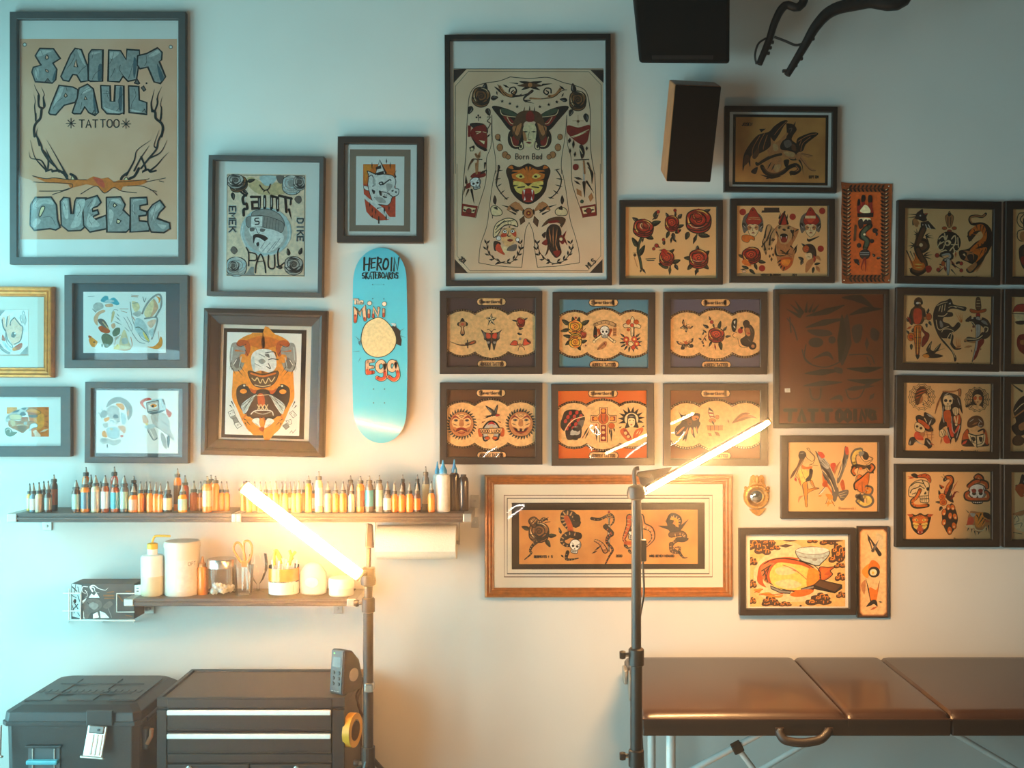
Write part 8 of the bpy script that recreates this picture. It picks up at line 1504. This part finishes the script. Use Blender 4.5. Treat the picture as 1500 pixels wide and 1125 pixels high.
# ---------------------------------------------------------------- row of snakes
draw('snakes', 745, 730, 5.085, '''m leaf 150 230 1 1.2 -70;m leaf 300 280 1 1.2 85;m leaf 280 310 1 1.3 150;m rosed 225 255 1.5 1.5 0;s M 34 T 190 200 165 170 190 150 230 175 260 150 290 160;s D 22 T 230 310 180 350 160 390 170 410 120 455;b K 10 240 180 300 140;l K 4 270 180 310 175
s D 62 T 500 180 470 130 420 120 415 170 450 220 470 260 430 300;l E 30 430 145 455 200 465 250;f K 480 130 520 120 535 160 500 180;f E 400 270 440 260 480 280 400 300;s D 44 T 520 280 440 270 400 320 450 350 530 290;m skull 495 360 1 1.1 10;s D 22 T 440 400 430 450 470 455 520 445;b K 12 390 420 410 440;m kleaf 390 260 .7 1 -20
s D 20 T 620 150 680 155 760 120 785 160 760 200 720 190;m dagger 748 160 .8 1.1;o g 3 740 210 756 210 752 330 748 400 740 330;s D 28 E 720 210 770 260 740 290 735 330 775 380 750 430 720 490;s h 34 T 720 390 690 340 650 315 640 320;b D 10 690 350 640 390;b D 10 660 390 620 410
m skull 925 240 1.2 1.5;s E 40 T 900 140 895 200 870 270 860 310 900 340;s h 48 T 980 140 1000 200 1060 230 1075 300 1020 360;s D 20 T 870 350 890 370 920 360;s D 18 T 900 390 910 405 940 400;l E 20 870 330 920 335
s D 44 T 1200 170 1220 130 1270 150 1270 200 1220 250;l o 16 1215 150 1250 160 1255 200;z D 26 1200 220 1115 205;z D 24 1230 210 1165 165;z D 26 1260 240 1340 155;f D 1180 180 1220 190 1250 240 1200 250;s M 36 T 1210 270 1290 260 1310 290 1240 320 1215 360 1250 390;f D 1250 290 1340 295 1310 325 1250 320;s M 26 T 1210 340 1215 390 1260 400 1275 365 1240 365;s D 18 T 1270 400 1300 440 1330 440
t SERPENTS_1958 190 425 16 12 4 D;t 2020 800 420 16 12 4 D;t MRS_SEVEN_HOWARD 1050 420 16 12 4 D
l W 5 -10 300 -11 300''')
_f = FR['snakes']; _i = Ink(); _i.run('L D 1.2 743 730 1039 730 1039 840.5 743 840.5 743 730;L M 1 738.5 725.5 1043.5 725.5 1043.5 845 738.5 845 738.5 725.5', lambda p: p, 1)
def _m3(x, y, z):
    a, b = _f['loc'](x, y, _f['dm'] + .0003); return (a, -_f['dm'] - .0003 - z, b)
_i.build('ruled_lines', _f['t'], _m3)
# ---------------------------------------------------------------- bowl and pan among clouds
_c = lambda s_: s_
draw('noodle', 1060, 760, 5.769, '''F k 222 178 1025 178 1025 742 240 742;f j 260 420 420 260 600 200 780 360 900 560 800 680 500 700 300 640
m cloud 330 215 2 1.4;m cloud 330 270 1.4 1.6 10;m cloud 260 230 1.4 1.6;m cloud 430 250 1 .8;m cloud 380 200 1.2 1;b B 24 470 230 580 225;b B 16 500 183 620 184;m cloud 750 190 .9 .7;m cloud 880 200 1.4 1;b B 20 830 190 1010 185;m cloud 960 270 1 1.6;m cloud 950 340 1.3 1.4;m cloud 990 300 1 2;m cloud 980 400 1 .8;m cloud 985 500 .9 1.2;m cloud 995 650 .9 .9;m cloud 800 700 2.2 1.4;m cloud 830 670 1.4 1.2;m cloud 400 715 1.6 1.1;m cloud 390 690 1.2 1;m cloud 520 725 1.1 .7;m cloud 245 560 .7 1.2;m cloud 240 370 .9 1.2;m cloud 245 700 .6 1;b B 18 640 738 660 732
o a 5 608 270 680 240 800 240 890 270 880 320 820 380 800 395 720 380 640 340;e W 750 268 140 30;l U 5 612 275 700 298 820 298 886 275;l U 5 622 310 700 330 820 330 876 308;e U 690 325 12 6;e U 770 345 22 10;e U 840 330 12 7
f E 285 470 310 390 400 340 540 322 640 340 500 360 380 400 330 520 360 580 290 540;o E 5 810 410 880 410 940 405 900 440 920 470 850 520 800 500;f O 820 430 900 420 850 470 890 480 830 510
e K 570 475 262 138 12;e E 570 475 254 130 12;f h 310 410 380 370 430 380 360 420 340 480 390 545 340 520;l D 6 320 440 400 390;l D 6 330 480 390 400;l D 6 350 520 380 420;l D 7 370 530 340 430;f y 400 430 460 370 580 380 680 400 740 440 730 520 680 590 560 600 430 570 390 500;f j 440 420 560 400 620 440 560 470 460 470;f j 430 540 560 510 660 560 540 590;l h 6 500 390 600 430 700 510;b h 12 580 430 630 445;f o 720 420 800 440 800 520 740 560 700 560;l K 5 640 350 760 390 815 450 815 500
O M 5 760 560 810 515 1000 560 940 620;O D 5 760 565 940 620 1000 562 1000 585 940 626 770 590;O G 5 395 565 480 600 570 610 560 630 480 625 400 590;O G 5 655 590 760 562 760 585 665 615;f o 250 600 330 590 300 630 380 620 440 650 500 640 480 665 400 660 330 640;l E 5 260 620 330 595;l E 5 300 640 420 640 500 630;f O 560 640 640 600 760 600 720 640 620 660''')
draw('plaque', 1060, 760, 5.769, '''F h 1176 88 1352 88 1378 114 1378 790 1352 816 1176 816 1150 790 1150 114;F i 1180 96 1348 96 1370 118 1370 786 1348 808 1180 808 1158 786 1158 118;f o 1180 420 1240 380 1220 500 1170 460;f h 1160 560 1200 520 1190 640;f c 1290 120 1350 160 1340 260 1300 220
z D 26 1320 300 1215 130;z N 22 1260 270 1310 180;b D 12 1215 130 1240 220;f D 1280 260 1310 260 1330 300 1300 290;l D 7 1240 200 1250 250;f O 1225 400 1250 350 1290 360 1320 400 1310 430 1230 430;e D 1270 450 50 46;e j 1265 452 30 28;e Y 1262 455 10 12;l D 10 1305 440 1300 480
z D 16 1250 700 1200 500;z D 16 1280 700 1320 520;f O 1230 580 1290 600 1310 540 1290 700 1250 700;f D 1205 740 1250 690 1290 690 1300 740 1270 720 1240 735;b E 14 1240 770 1300 740;b D 10 1310 700 1340 705''', d=FR['plaque']['d'])
# ---------------------------------------------------------------- TATTOOING sheet
draw('tattooing', 1135, 425, 5.488, '''z K 24 200 210 90 150;z K 24 210 190 120 110;z K 24 220 180 160 80;z K 20 250 170 260 90;z K 18 280 170 310 100;z K 18 310 170 360 110;b K 40 250 210 420 170 560 120;b K 50 540 60 680 70 800 150;b K 40 250 300 400 260 560 230;b K 40 600 200 720 160 860 150;b D 90 580 200 560 420 540 600;b K 60 540 200 540 400 520 580;l D 9 100 230 150 300 180 400;l D 9 120 220 130 340;f D 260 320 420 320 460 360 340 370;e D 330 420 60 40;e D 460 400 30 30;l D 8 220 480 260 580 400 620 520 580;l D 8 250 440 240 540 300 600;b D 30 310 550 420 510 470 560;f D 620 300 700 280 690 400 640 420;f D 780 300 840 340 820 410 770 380;b D 26 740 380 740 480;l D 8 600 520 760 520 800 590;l D 7 770 600 740 540
b K 40 240 670 380 660 540 640;b K 40 580 630 740 640 860 620;b K 36 230 770 380 750 540 740;b K 36 580 720 740 735 860 715;f D 480 620 540 630 540 670 490 660;l D 10 280 790 300 870 360 870 370 790;l D 8 570 800 600 870 680 860 720 790;b D 30 580 800 640 790 800 770;b D 30 440 880 520 860 540 900;b D 26 760 880 800 830;b D 20 700 780 800 740
L K 22 80 965 170 965;L K 26 125 965 120 1045;L K 24 195 1045 215 965 240 1045;L K 22 275 965 340 965;L K 26 305 965 305 1045;L K 22 385 965 455 965;L K 26 420 965 420 1045;L K 24 500 985 520 965 540 985 540 1035 520 1050 500 1035 500 985;L K 24 565 985 585 965 605 985 605 1035 585 1050 565 1035 565 985;L K 26 645 965 645 1045;L K 24 690 1045 695 965 730 1045 735 965;L K 24 800 980 770 970 760 1010 780 1035 805 1030 800 1005
F W 78 790 122 788 124 822 80 822;l B 5 80 950 840 950''')
